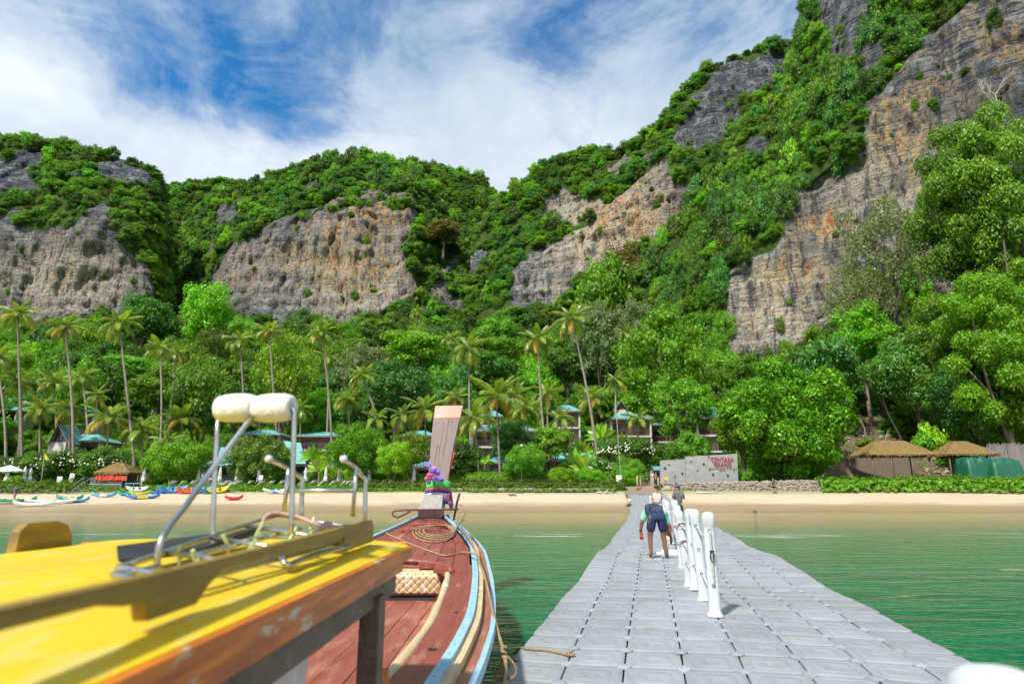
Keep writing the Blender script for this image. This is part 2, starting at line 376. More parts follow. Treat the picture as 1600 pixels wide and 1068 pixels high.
# foam threads where small waves break, and drifting sand-coloured foam streaks
band = ramp(n, l, d1, [(0.255, 0.0), (0.27, 1.0), (0.285, 1.0), (0.30, 0.0)])
fo = ramp(n, l, noise(n, l, 1.2, 5, 0.6, 'World', sc=(0.16, 2.6, 1), off=(1, 5, 0)), [(0.60, 0.0), (0.66, 1.0)])
foam = M(n, l, 'MULTIPLY', band, fo)
st = ramp(n, l, noise(n, l, 1.0, 5, 0.65, 'World', sc=(0.35, 2.2, 1), off=(7, 3, 0), dist=0.6), [(0.615, 0.0), (0.66, 0.55)])
st = M(n, l, 'MULTIPLY', st, ramp(n, l, noise(n, l, 0.2, 2, 0.5, 'World', off=(2, 8, 0)), [(0.45, 0.0), (0.6, 1.0)]))
c2 = mixc(n, l, st, mm.outputs[0], (0.42, 0.42, 0.22))
c2 = mixc(n, l, foam, c2, (0.75, 0.76, 0.72))
l.new(c2, b.inputs['Base Color']); b.inputs['IOR'].default_value = 1.25
l.new(M(n, l, 'ADD', 0.09, M(n, l, 'MULTIPLY', foam, 0.6)), b.inputs['Roughness'])
b.inputs['Specular IOR Level'].default_value = 0.14
h1 = noise(n, l, 1.3, 3, 0.55, 'World', sc=(0.45, 1.5, 1), dist=0.5); h2 = noise(n, l, 5.0, 3, 0.6, 'World', sc=(0.6, 1.4, 1)); h3 = noise(n, l, 16.0, 2, 0.6, 'World', sc=(0.7, 1.2, 1))
hh = M(n, l, 'ADD', M(n, l, 'MULTIPLY', h1, 1.0), M(n, l, 'ADD', M(n, l, 'MULTIPLY', h2, 0.28), M(n, l, 'MULTIPLY', h3, 0.07)))
bp = n.new('ShaderNodeBump'); bp.inputs['Strength'].default_value = 1.0; bp.inputs['Distance'].default_value = 0.085
l.new(hh, bp.inputs['Height']); l.new(bp.outputs[0], b.inputs['Normal'])
npmesh('sea', np.stack([WX, WY, WZ], -1).reshape(-1, 3), WF, wm, kind='structure', label='calm green sea turning sand coloured in the shallows')

# ------------------------------------------------------------------ rock massifs
def inpoly(px, py, poly):
    ins = np.zeros(px.shape, bool); n = len(poly)
    for i in range(n):
        x1, y1 = poly[i]; x2, y2 = poly[(i+1) % n]
        c = ((y1 > py) != (y2 > py)) & (px < (x2-x1)*(py-y1)/((y2-y1)+1e-9)+x1)
        ins ^= c
    return ins
ROCK = [
 [(-600, 350), (0, 335), (60, 362), (112, 352), (130, 322), (160, 318), (185, 355), (200, 400), (235, 430), (243, 470), (180, 500), (-600, 520)],
 [(328, 485), (324, 440), (345, 402), (380, 372), (420, 352), (440, 338), (480, 345), (515, 322), (560, 316), (600, 325), (650, 318), (652, 350), (636, 400), (652, 470), (600, 474), (560, 505), (440, 505)],
 [(905, 440), (870, 475), (800, 485), (798, 425), (850, 385), (905, 352), (950, 312), (1000, 282), (1040, 255), (1062, 285), (1085, 300), (1062, 345), (1030, 372), (960, 402)],
 [(1062, 200), (1112, 112), (1150, 92), (1230, 80), (1238, 108), (1170, 150), (1135, 205), (1095, 240), (1060, 240)],
 [(860, 300), (930, 305), (940, 330), (890, 352), (850, 345)],
 [(1133, 565), (1128, 440), (1160, 402), (1212, 385), (1228, 330), (1245, 300), (1290, 268), (1342, 240), (1352, 160), (1402, 128), (1440, 60), (1500, 30), (1600, -60), (2300, -300), (2300, 480), (1500, 460), (1440, 460), (1330, 455), (1290, 505), (1200, 560), (1150, 600)],
 [(1272, -60), (1345, -60), (1362, 25), (1340, 85), (1300, 112), (1276, 80)],
 [(20, 232), (70, 232), (60, 300), (0, 310), (-100, 260)], [(150, 250), (235, 262), (232, 282), (160, 276)],
]
WARM = [(575, 345, 90, 40, 1.0), (560, 420, 90, 60, .95), (470, 400, 70, 40, .7), (390, 400, 60, 60, .45), (120, 420, 120, 70, .42), (980, 340, 100, 80, 1.0), (1290, 345, 45, 28, 1.35),
        (1240, 420, 70, 80, .8), (1420, 200, 100, 100, .85), (1500, 400, 80, 80, .8), (1560, 60, 80, 80, .7), (1150, 520, 40, 70, .4), (520, 390, 16, 60, 1.4)]
PALE = [(100, 440, 130, 60, .8), (560, 440, 120, 70, .75), (960, 370, 120, 90, 1.1), (870, 450, 70, 40, .55), (1210, 480, 90, 90, 1.05), (1380, 300, 130, 110, .75), (1480, 400, 90, 70, .6), (400, 430, 80, 60, .35)]
def blobs(px, py, L):
    s = np.zeros(px.shape)
    for x, y, rx, ry, a in L: s = np.maximum(s, a*np.exp(-(((px-x)/rx)**2+((py-y)/ry)**2)*0.9))
    return s
rk, n, l, b, out = newmat('limestone_and_scrub')
def attr(n, name): a = n.new('ShaderNodeAttribute'); a.attribute_name = name; return a.outputs['Fac']
v = noise(n, l, 0.30, 7, 0.65, 'World', sc=(1, 1, 0.30)); v2 = noise(n, l, 0.9, 7, 0.72, 'World', sc=(0.7, 0.7, 0.9), off=(5, 1, 3), dist=0.7)
strat = noise(n, l, 0.55, 6, 0.65, 'World', sc=(0.22, 0.22, 1.9), off=(0, 0, 5), dist=0.6)
base = mixc(n, l, ramp(n, l, v, [(0.40, 0.0), (0.60, 1.0)]), (0.10, 0.112, 0.135), (0.34, 0.345, 0.35))
base = mixc(n, l, ramp(n, l, strat, [(0.43, 0.85), (0.50, 0.0)]), base, (0.035, 0.038, 0.046))
big = noise(n, l, 0.075, 5, 0.62, 'World', sc=(1, 1, .55), off=(3, 8, 1), dist=0.8)
base = mixc(n, l, ramp(n, l, big, [(0.42, 0.75), (0.52, 0.0)]), base, (0.085, 0.095, 0.115))
streak = noise(n, l, 0.55, 6, 0.7, 'World', sc=(1, 1, .07), off=(6, 2, 7), dist=0.4)
pf = M(n, l, 'MULTIPLY', attr(n, 'pale'), M(n, l, 'ADD', ramp(n, l, v2, [(0.38, 0.0), (0.54, 0.75)]), ramp(n, l, streak, [(0.46, 0.0), (0.60, 0.6)])), clamp=True)
base = mixc(n, l, pf, base, (0.62, 0.56, 0.43))
base = mixc(n, l, M(n, l, 'MULTIPLY', ramp(n, l, strat, [(0.46, 0.0), (0.40, 1.0)]), 0.0), base, base)
wf = M(n, l, 'MULTIPLY', attr(n, 'warm'), ramp(n, l, noise(n, l, 0.28, 6, 0.7, 'World', off=(9, 4, 2), sc=(1, 1, .5), dist=1.0), [(0.44, 0.0), (0.58, 1.0)]), clamp=True)
base = mixc(n, l, wf, base, (0.60, 0.42, 0.20))
rust = M(n, l, 'MULTIPLY', ramp(n, l, attr(n, 'warm'), [(0.55, 0.0), (1.2, 1.0)]), ramp(n, l, noise(n, l, 0.5, 6, 0.7, 'World', off=(1, 14, 2), sc=(1, 1, .6)), [(0.50, 0.0), (0.62, 1.0)]), clamp=True)
base = mixc(n, l, rust, base, (0.42, 0.14, 0.05))
cr = ramp(n, l, noise(n, l, 0.8, 8, 0.75, 'World', sc=(1, 1, .45), off=(2, 3, 9), dist=0.9), [(0.40, 0.75), (0.47, 0.0)])
base = mixc(n, l, cr, base, (0.03, 0.031, 0.036))
base = mixc(n, l, ramp(n, l, streak, [(0.40, 0.7), (0.46, 0.0)]), base, (0.05, 0.055, 0.065))
scrub = mixc(n, l, ramp(n, l, noise(n, l, 0.6, 6, 0.7, 'World'), [(0.35, 0.0), (0.65, 1.0)]), (0.035, 0.075, 0.014), (0.10, 0.165, 0.03))
rf = M(n, l, 'ADD', attr(n, 'rock'), M(n, l, 'MULTIPLY', M(n, l, 'SUBTRACT', noise(n, l, 0.35, 6, 0.7, 'World', off=(4, 4, 4)), 0.5), 0.7))
col = mixc(n, l, ramp(n, l, rf, [(0.42, 0.0), (0.55, 1.0)]), scrub, base)
l.new(col, b.inputs['Base Color']); b.inputs['Roughness'].default_value = 0.95; b.inputs['Specular IOR Level'].default_value = 0.15
bp = n.new('ShaderNodeBump'); bp.inputs['Strength'].default_value = 1.0; bp.inputs['Distance'].default_value = 2.2
l.new(M(n, l, 'ADD', v2, M(n, l, 'MULTIPLY', strat, 0.9)), bp.inputs['Height']); l.new(bp.outputs[0], b.inputs['Normal'])

def massif(name, cols, res, amp, label, veg_pts, dens, seed=0, skyround=1.0):
    """cols: {px: [(row, distance) from foot to skyline]} -> a displaced rock sheet that folds over its own crest and drops behind"""
    keys = sorted(cols); nr = len(cols[keys[0]])
    pxs = np.array(keys, float)
    rows = np.array([[c for c in cols[k]] for k in keys], float)          # (nk, nr, 2)
    W = abs(P(keys[-1], 400, rows[-1, 2, 1]).x-P(keys[0], 400, rows[0, 2, 1]).x)
    nu = int(W/res)+2
    u = np.linspace(pxs[0], pxs[-1], nu)
    # smooth interpolation (Catmull-like through np.interp, then a small blur)
    R = np.stack([np.stack([np.interp(u, pxs, rows[:, j, c]) for c in (0, 1)], -1) for j in range(nr)], 1)
    kern = np.array([1, 2, 3, 2, 1.])/9
    for j in range(nr):
        for c in (0, 1):
            a = np.pad(R[:, j, c], 2, mode='edge'); R[:, j, c] = np.convolve(a, kern, mode='valid')
    a_ = (u-800)/FPX
    pts = []
    for j in range(nr):
        bb = (534-R[:, j, 0])/FPX; t = R[:, j, 1]/(CT-bb*ST)
        pts.append(np.stack([a_*t, R[:, j, 1], EYE+(ST+bb*CT)*t], -1))
    foot = pts[0].copy(); foot[:, 2] = gz(foot[:, 0], foot[:, 1])-6
    top = pts[-1]; b1 = top.copy(); dirn = top.copy(); dirn[:, 2] = 0; dirn /= np.linalg.norm(dirn, axis=1)[:, None]
    b1 += dirn*14; b1[:, 2] -= 3; b2 = b1+dirn*30; b2[:, 2] -= 22; b3 = b2+dirn*50; b3[:, 2] = 10
    ctrl = np.stack([foot]+pts+[b1, b2, b3], 1)                             # nu x m x 3
    seg = np.linalg.norm(np.diff(ctrl, axis=1), axis=2).mean(0); cum = np.concatenate([[0], np.cumsum(seg)])
    nv = int(cum[-4]/res)+2
    sv = np.concatenate([np.linspace(0, cum[-4], nv), np.linspace(cum[-4], cum[-1], 16)[1:]])
    # Hermite-smooth across rows
    def interp_rows(c):
        out = np.empty((nu, len(sv), 3)); k = np.clip(np.searchsorted(cum, sv, side='right')-1, 0, len(cum)-2)
        t = (sv-cum[k])/(cum[k+1]-cum[k]); tan = np.gradient(c, cum, axis=1)
        h = cum[k+1]-cum[k]; t = t[None, :, None]; hh_ = h[None, :, None]
        return ((2*t**3-3*t**2+1)*c[:, k]+(t**3-2*t**2+t)*hh_*tan[:, k]*0.6+(-2*t**3+3*t**2)*c[:, k+1]+(t**3-t**2)*hh_*tan[:, k+1]*0.6)
    V = interp_rows(ctrl)
    X, Y, Z = V[..., 0], V[..., 1], V[..., 2]
    px, py = proj(X, Y, Z)
    front = np.broadcast_to((sv <= cum[-4]+1e-6)[None, :], X.shape)
    wob = 14*fbm(np.stack([X*.05, Y*.05, Z*.05], -1)+seed, 4)
    wob2 = 14*fbm(np.stack([X*.05, Y*.05, Z*.05], -1)+seed+50, 4)
    rock = np.zeros(X.shape)
    for pl in ROCK: rock = np.maximum(rock, inpoly(px+wob, py+wob2, pl).astype(float))
    for _ in range(2):
        rock[1:-1, 1:-1] = (rock[1:-1, 1:-1]*2+rock[2:, 1:-1]+rock[:-2, 1:-1]+rock[1:-1, 2:]+rock[1:-1, :-2])/6
    patch = sstep(.30, .42, fbm(np.stack([X*.045, Y*.045, Z*.03], -1)+seed*3+70, 4)-.12)*(1-sstep(.02, .12, rock))
    rock = np.maximum(rock, patch)*front
    warm = blobs(px, py, WARM)*rock; pale = blobs(px, py, PALE)*rock
    q = np.stack([X, Y, Z], -1)
    crev = np.clip(1-np.abs(pnoise(q*[.07, .07, .018]+seed+2+0.25*fbm(q*.1, 3)[..., None]))*8, 0, 1)+.25*np.clip(1-np.abs(pnoise(q*[.03, .03, .11]+seed+12))*9, 0, 1)
    d = 0.85*fbm(q*[.035, .035, .02]+seed, 5)+0.45*fbm(q*[.12, .12, .015]+seed+4, 5)+0.45*fbm(q*[.025, .025, .17]+seed+9, 6)+0.22*fbm(q*[.35, .35, .12]+seed+3, 5)-0.55*crev
    d2 = 0.9*fbm(q*[.05, .05, .05]+seed+20, 5)
    disp = amp*np.where(rock > 0, d*rock+d2*(1-rock), d2)
    hd = V.copy(); hd[..., 2] = 0; hd /= np.linalg.norm(hd, axis=-1)[..., None]+1e-6
    V = V-hd*disp[..., None]*np.where(front, 1, 0.4)[..., None]
    crest = np.exp(-((sv-cum[-4])/6.0)**2)[None, :]
    V[..., 2] += crest*amp*0.35*fbm(np.stack([X*.11, Y*.11, X*0+seed], -1), 4)
    ii = np.arange(nu*len(sv)).reshape(nu, len(sv))
    F = np.stack([ii[:-1, :-1], ii[1:, :-1], ii[1:, 1:], ii[:-1, 1:]], -1).reshape(-1, 4)
    o = npmesh(name, V.reshape(-1, 3), F, rk, kind='structure', label=label, smooth=False,
               attrs={'rock': rock.ravel(), 'warm': warm.ravel(), 'pale': pale.ravel()})
    # where plants grow
    c = (V[:-1, :-1]+V[1:, 1:])/2; nrm = np.cross(V[1:, :-1]-V[:-1, :-1], V[:-1, 1:]-V[:-1, :-1]); ar = np.linalg.norm(nrm, axis=-1)
    rr_ = (rock[:-1, :-1]+rock[1:, 1:])/2; fr = front[:-1, :-1]
    cx, cy = proj(c[..., 0], c[..., 1], c[..., 2])
    vis = (cx > -120) & (cx < 1720) & (cy > -90) & (cy < 700) & (fr | (sv[None, :-1] < cum[-3]))
    p = ar*dens*vis*np.where(rr_ > 0.5, 0.045, np.where(rr_ > 0.12, 0.6, 1.0))
    k = np.random.default_rng(seed+5).random(p.shape) < p
    sel = c[k]; fl = rr_[k]
    veg_pts.append((sel, fl, c[..., 1][k]))
    return o
VEG_L, VEG_C, VEG_R, VEG_E = [], [], [], []
def cl(*a): return list(a)
A = {-600: [(560, 260), (480, 262), (330, 266), (262, 285), (215, 310)], -200: [(560, 240), (490, 262), (330, 266), (270, 282), (215, 305)],
     0: [(560, 240), (490, 260), (340, 264), (275, 280), (219, 300)], 50: [(560, 240), (490, 260), (345, 264), (280, 280), (219, 300)],
     75: [(560, 240), (490, 260), (345, 264), (282, 280), (229, 300)], 100: [(560, 240), (490, 260), (330, 263), (285, 280), (236, 300)],
     160: [(560, 240), (490, 260), (335, 263), (290, 280), (244, 300)], 200: [(560, 243), (490, 261), (350, 265), (300, 280), (255, 298)],
     222: [(560, 245), (490, 262), (380, 267), (315, 278), (262, 297)], 240: [(560, 248), (490, 264), (410, 270), (335, 280), (272, 297)],
     252: [(560, 258), (500, 275), (430, 285), (365, 296), (300, 310)], 268: [(560, 300), (525, 312), (480, 322), (450, 335), (425, 350)]}
massif('cliff', A, 1.3, 4.0, 'grey and cream limestone cliff with wooded top at far left', VEG_L, 0.085, 1)
Bk = {190: [(520, 330), (450, 350), (390, 370), (350, 390), (310, 410)], 250: [(520, 330), (440, 352), (380, 372), (330, 392), (300, 412)],
      290: [(520, 330), (440, 352), (380, 372), (330, 392), (286, 412)], 350: [(520, 330), (440, 352), (380, 372), (325, 392), (281, 412)],
      395: [(520, 330), (440, 352), (380, 372), (330, 392), (287, 412)], 440: [(520, 330), (440, 352), (390, 372), (340, 392), (290, 412)],
      520: [(520, 330), (440, 352), (390, 372), (340, 392), (300, 412)]}
massif('hill', Bk, 3.0, 4.0, 'dark wooded hill in the gap right of the left cliff', VEG_L, 0.055, 2)
Cm = {285: [(560, 275), (530, 310), (490, 330), (430, 355), (370, 380)], 315: [(560, 270), (515, 295), (450, 318), (385, 340), (330, 365)],
      345: [(560, 265), (495, 288), (400, 308), (345, 328), (306, 352)], 380: [(560, 262), (500, 285), (372, 300), (330, 318), (293, 346)],
      430: [(560, 262), (505, 284), (352, 298), (320, 315), (279, 345)], 480: [(560, 262), (505, 284), (338, 297), (303, 314), (258, 344)],
      520: [(560, 262), (505, 284), (325, 297), (290, 314), (247, 344)], 560: [(560, 262), (500, 284), (322, 296), (288, 314), (245, 344)],
      600: [(560, 262), (490, 284), (325, 297), (290, 315), (253, 345)], 640: [(560, 262), (482, 285), (322, 298), (292, 316), (262, 346)],
      658: [(560, 262), (482, 290), (345, 308), (298, 324), (262, 348)], 700: [(560, 262), (500, 285), (410, 312), (330, 336), (265, 360)],
      740: [(560, 262), (500, 285), (410, 308), (345, 335), (279, 360)], 772: [(560, 262), (500, 285), (420, 306), (360, 332), (297, 362)],
      800: [(560, 262), (500, 285), (440, 306), (390, 330), (335, 360)], 870: [(560, 262), (510, 285), (460, 306), (430, 330), (400, 360)]}
massif('cliff', Cm, 1.2, 4.0, 'orange and grey limestone cliff under wooded crest in the middle', VEG_C, 0.085, 3)
Dm = {735: [(600, 215), (540, 240), (470, 258), (420, 275), (375, 292)], 765: [(600, 215), (530, 240), (450, 257), (390, 275), (335, 294)],
      795: [(600, 215), (480, 242), (420, 252), (360, 270), (297, 294)], 850: [(600, 213), (480, 238), (400, 250), (335, 270), (262, 294)],
      890: [(600, 212), (472, 236), (375, 246), (315, 266), (246, 290)], 925: [(600, 211), (470, 235), (360, 244), (300, 263), (238, 288)],
      950: [(600, 210), (465, 234), (345, 242), (295, 260), (251, 284)], 985: [(600, 210), (455, 233), (320, 240), (276, 257), (240, 280)],
      1010: [(600, 209), (445, 232), (300, 239), (258, 255), (220, 276)], 1040: [(600, 208), (430, 231), (280, 238), (232, 254), (193, 272)],
      1060: [(600, 208), (420, 231), (270, 238), (205, 251), (148, 270)], 1080: [(600, 208), (420, 230), (262, 237), (190, 250), (135, 269)],
      1110: [(600, 208), (420, 230), (255, 237), (178, 249), (113, 268)], 1150: [(600, 208), (420, 230), (250, 237), (165, 249), (89, 266)],
      1190: [(600, 208), (420, 230), (250, 237), (158, 249), (78, 266)], 1240: [(600, 208), (420, 230), (250, 237), (158, 249), (78, 266)],
      1340: [(600, 208), (420, 230), (250, 237), (160, 249), (80, 266)]}
massif('cliff', Dm, 1.15, 3.6, 'yellow streaked limestone cliff below steep green ridge right of the gap', VEG_R, 0.095, 4)
Em = {960: [(640, 150), (600, 165), (565, 180), (535, 192), (505, 205)], 1000: [(640, 147), (580, 162), (530, 176), (480, 190), (440, 204)],
      1050: [(630, 144), (570, 158), (490, 172), (420, 186), (368, 200)], 1100: [(630, 142), (560, 152), (430, 162), (360, 178), (305, 196)],
      1130: [(630, 140), (560, 149), (400, 156), (320, 172), (262, 192)], 1180: [(630, 138), (560, 145), (370, 150), (285, 166), (200, 188)],
      1225: [(630, 136), (555, 142), (330, 147), (255, 162), (180, 184)], 1253: [(630, 136), (550, 140), (280, 145), (190, 158), (95, 180)], 1268: [(630, 136), (550, 140), (270, 145), (150, 158), (-10, 180)],
      1290: [(630, 135), (540, 138), (250, 143), (110, 152), (-80, 176)], 1330: [(625, 130), (520, 134), (200, 138), (20, 147), (-220, 170)],
      1400: [(622, 125), (500, 129), (150, 132), (-50, 141), (-320, 165)], 1500: [(620, 118), (480, 122), (60, 126), (-150, 134), (-420, 155)],
      1600: [(620, 110), (460, 114), (0, 118), (-200, 126), (-470, 145)], 1800: [(620, 100), (450, 103), (0, 106), (-200, 112), (-470, 130)],
      2100: [(620, 90), (450, 92), (0, 95), (-200, 100), (-470, 115)]}
massif('cliff', Em, 0.6, 2.5, 'towering grey and orange limestone cliff at the right edge', VEG_E, 0.17, 5)
# ------------------------------------------------------------------ foliage
L_DEEP = leafmat('leaves_deep_green', (0.018, 0.060, 0.012), (0.040, 0.115, 0.018), val=0.4)
L_MID = leafmat('leaves_mid_green', (0.035, 0.105, 0.012), (0.075, 0.185, 0.020), val=0.4)
L_LIME = leafmat('leaves_fresh_green', (0.045, 0.150, 0.008), (0.100, 0.250, 0.014), tip=(0.20, 0.38, 0.03), val=0.35)
L_OLIVE = leafmat('leaves_olive', (0.026, 0.068, 0.014), (0.062, 0.115, 0.024), val=0.35)
L_BLUE = leafmat('leaves_bluish_green', (0.020, 0.080, 0.020), (0.050, 0.150, 0.040), val=0.35)
L_CREAM = leafmat('cream_blossom_sprays', (0.075, 0.15, 0.09), (0.165, 0.245, 0.20), tip=(0.10, 0.2, 0.03), val=0.3)
L_YEL = leafmat('leaves_yellow_green', (0.045, 0.12, 0.010), (0.11, 0.19, 0.016), tip=(0.25, 0.33, 0.03), val=0.35)
L_RUST = leafmat('leaves_rusty', (0.040, 0.045, 0.018), (0.085, 0.075, 0.028), val=0.35)
L_GREY = leafmat('leaves_dry_grey_green', (0.038, 0.070, 0.040), (0.080, 0.115, 0.075), val=0.35)
L_HEDGE = leafmat('leaves_clipped_hedge', (0.045, 0.15, 0.012), (0.08, 0.22, 0.02), tip=(0.14, 0.28, 0.03), val=0.4)
L_PALM = leafmat('palm_leaflets', (0.050, 0.115, 0.020), (0.115, 0.190, 0.045), val=0.3, rough=0.35, spec=0.6)
L_PALMDRY = leafmat('dry_palm_leaflets', (0.20, 0.17, 0.05), (0.28, 0.24, 0.09), val=0.3)
L_BAN = leafmat('broad_glossy_leaves', (0.060, 0.17, 0.015), (0.12, 0.26, 0.03), val=0.3, rough=0.3, spec=0.6, transl=0.35)
FLOWER = mat('white_blossom', (0.75, 0.74, 0.62), (0.8, 0.75, 0.5), rough=0.7)
BARK = mat('grey_brown_bark', (0.20, 0.165, 0.12), (0.10, 0.08, 0.055), rough=0.95, scale=2.5, sc=(1, 1, .4), bump=0.6, objvar=0.25)
BARKP = mat('ringed_palm_bark', (0.33, 0.285, 0.225), (0.20, 0.165, 0.125), rough=0.9, scale=1.6, sc=(.4, .4, 4), bump=0.6, objvar=0.2)
BARKW = mat('bleached_bark', (0.55, 0.52, 0.45), (0.38, 0.34, 0.28), rough=0.9, scale=3)

ICO = None
def icos():
    global ICO
    if ICO is None:
        import bmesh
        bm = bmesh.new(); bmesh.ops.create_icosphere(bm, subdivisions=2, radius=1.0)
        ICO = (np.array([v.co[:] for v in bm.verts]), np.array([[v.index for v in f.verts] for f in bm.faces])); bm.free()
    return ICO
def leaf_quads(C, Nn, size, rng, aspect=0.55, fold=0.0):
    """one pointed quad per leaf; C centres, Nn facing directions"""
    n = len(C); r = rng.normal(size=(n, 3)); t = np.cross(Nn, r); t /= np.linalg.norm(t, axis=1)[:, None]+1e-9
    b = np.cross(Nn, t); s = size*(0.65+0.7*rng.random(n))[:, None]
    V = np.stack([C-t*s, C+b*s*aspect+Nn*s*fold, C+t*s, C-b*s*aspect+Nn*s*fold], 1).reshape(-1, 3)
    F = np.arange(4*n).reshape(n, 4); return V, F
def crown_data(seed, rx, rz, lobes, leaves, leaf, lobe_r=(0.28, 0.42), flat=1.0, hollow=0.35, up=0.35, rnd=0.55, bottom=-0.5, droop=0, cores=True, spread=1.0):
    rng = np.random.default_rng(seed)
    d = rng.normal(size=(lobes*4, 3)); d /= np.linalg.norm(d, axis=1)[:, None]; d = d[d[:, 2] > bottom][:lobes]
    # relax lobes apart
    for _ in range(10):
        diff = d[:, None]-d[None]; dist2 = (diff**2).sum(-1)+np.eye(len(d))*9
        d += (diff/dist2[..., None]**1.5).sum(1)*0.012; d /= np.linalg.norm(d, axis=1)[:, None]
    rad = hollow+(1-hollow)*rng.random(len(d))**0.45
    lr = (lobe_r[0]+(lobe_r[1]-lobe_r[0])*rng.random(len(d)))*rx
    c = d*rad[:, None]*np.array([rx, rx, rz])*(1-0.22*rng.random(len(d)))[:, None]
    w = lr**2; cnt = rng.choice(len(d), leaves, p=w/w.sum())
    q = rng.normal(size=(leaves, 3)); q /= np.linalg.norm(q, axis=1)[:, None]; q[:, 2] = np.where((q[:, 2] < -0.3) & (rng.random(leaves) < .45), -q[:, 2]*0.7, q[:, 2])
    sh = (0.50+0.60*rng.random(leaves)**0.7)*(1+0.14*pnoise(q*2.6+cnt[:, None]*3.1))
    C = c[cnt]+q*(lr[cnt]*sh)[:, None]*np.array([spread, spread, flat])
    if droop: C[:, 2] -= droop*(np.hypot(C[:, 0], C[:, 1])/rx)**2*rz
    Nn = q+np.array([0, 0, up])+rng.normal(size=(leaves, 3))*rnd; Nn /= np.linalg.norm(Nn, axis=1)[:, None]
    V, F = leaf_quads(C, Nn, leaf, rng)
    if cores:  # solid blobs added inside the lobes to block sun and see-through
        iv, iF = icos(); vs = []; fs = []
        for k in range(len(d)):
            p = iv*(lr[k]*0.5)*(1+0.25*pnoise(iv*2.3+k*5.0))[:, None]*np.array([spread, spread, flat])+c[k]
            vs.append(p); fs.append(iF+len(iv)*k)
        cv = np.concatenate(vs); cf = np.concatenate(fs); cf = np.concatenate([cf, cf[:, 2:3]], 1)
        return V, F, cv, cf, c
    return V, F, None, None, c
def mesh_mixed(name, V, F, cv, cf, mat_):
    me = bpy.data.meshes.new(name)
    if cv is not None:
        tri = cf[:, :3]+len(V); V = np.concatenate([V, cv])
    else: tri = np.zeros((0, 3), int)
    me.vertices.add(len(V)); me.vertices.foreach_set('co', V.astype(np.float32).ravel())
    loops = np.concatenate([F.ravel(), tri.ravel()]).astype(np.int32)
    starts = np.concatenate([np.arange(len(F))*4, len(F)*4+np.arange(len(tri))*3]).astype(np.int32)
    me.loops.add(len(loops)); me.loops.foreach_set('vertex_index', loops); me.polygons.add(len(starts)); me.polygons.foreach_set('loop_start', starts)
    me.update(calc_edges=True); me.materials.append(mat_); return me
def trunk_mb(seed, h, r, crown_c, limbs=5, lean=(0, 0), fork=0.55):
    rng = random.Random(seed); mb = MB(); pts = []; top = Vector((lean[0], lean[1], h))
    for i in range(7):
        t = i/6; pts.append(Vector((lean[0]*t**1.4+rng.uniform(-.1, .1)*r*3*t, lean[1]*t**1.4+rng.uniform(-.1, .1)*r*3*t, -0.8+(h+0.8)*t)))
    mb.tube(pts, [r*(1.5 if i == 0 else 1.12-0.6*i/6) for i in range(7)], 8)
    for k in range(limbs):
        c = crown_c[k % len(crown_c)]; st = pts[3+(k % 4)]
        mid = (st+Vector(c))*0.5+Vector((rng.uniform(-.2, .2), rng.uniform(-.2, .2), rng.uniform(0, .25)))*r*6
        mb.tube([st, mid, Vector(c)], [r*0.5, r*0.32, r*0.1], 6)
    return mb
# crown kinds, unit radius 1 (scaled per tree)
KIND = {
 'round':  dict(rx=1, rz=.85, lobes=22, leaves=6500, leaf=.046, bottom=-.35),
 'tall':   dict(rx=1, rz=1.35, lobes=30, leaves=7500, leaf=.046, bottom=-.6, lobe_r=(.26, .38)),
 'layer':  dict(rx=1, rz=.62, lobes=28, leaves=6000, leaf=.042, flat=.5, bottom=-.2, lobe_r=(.26, .4), up=.8, spread=1.1),
 'airy':   dict(rx=1, rz=.95, lobes=24, leaves=5000, leaf=.042, lobe_r=(.2, .32), bottom=-.45, rnd=.8, cores=False, hollow=.25),
 'fluffy': dict(rx=1, rz=1.0, lobes=34, leaves=8000, leaf=.038, lobe_r=(.2, .3), bottom=-.5, rnd=.9, hollow=.5),
 'shrub':  dict(rx=1, rz=.72, lobes=8, leaves=900, leaf=.12, lobe_r=(.32, .5), bottom=-.1),
 'scrub':  dict(rx=1, rz=.9, lobes=11, leaves=1300, leaf=.085, lobe_r=(.2, .45), bottom=-.3, rnd=.8, spread=1.25, hollow=.2),
}
KIND['fine'] = dict(rx=1, rz=.8, lobes=34, leaves=20000, leaf=.031, lobe_r=(.2, .3), bottom=-.45, hollow=.5, cores=False)
KIND['glossy'] = dict(rx=1, rz=.86, lobes=46, leaves=38000, leaf=.026, lobe_r=(.15, .25), bottom=-.6, hollow=.4, rnd=.6, cores=False)
KIND['neartall'] = dict(rx=1, rz=1.3, lobes=60, leaves=40000, leaf=.026, lobe_r=(.17, .30), bottom=-.8, hollow=.2, rnd=.6, flat=.7, cores=False)
KIND['sparse'] = dict(rx=1, rz=.95, lobes=34, leaves=9000, leaf=.026, lobe_r=(.14, .26), bottom=-.5, rnd=.9, cores=False, hollow=.2)
CRN = {}
def crown_mesh(kind, variant, mat_):
    k = (kind, variant, mat_.name)
    if k not in CRN:
        V, F, cv, cf, c = crown_data(hash_(kind)+variant*31, **KIND[kind]); CRN[k] = (mesh_mixed(kind+'_crown', V, F, cv, cf, mat_), c)
    return CRN[k]
def hash_(s): return sum(ord(ch)*(i+3) for i, ch in enumerate(s))
TRUNKS = {}
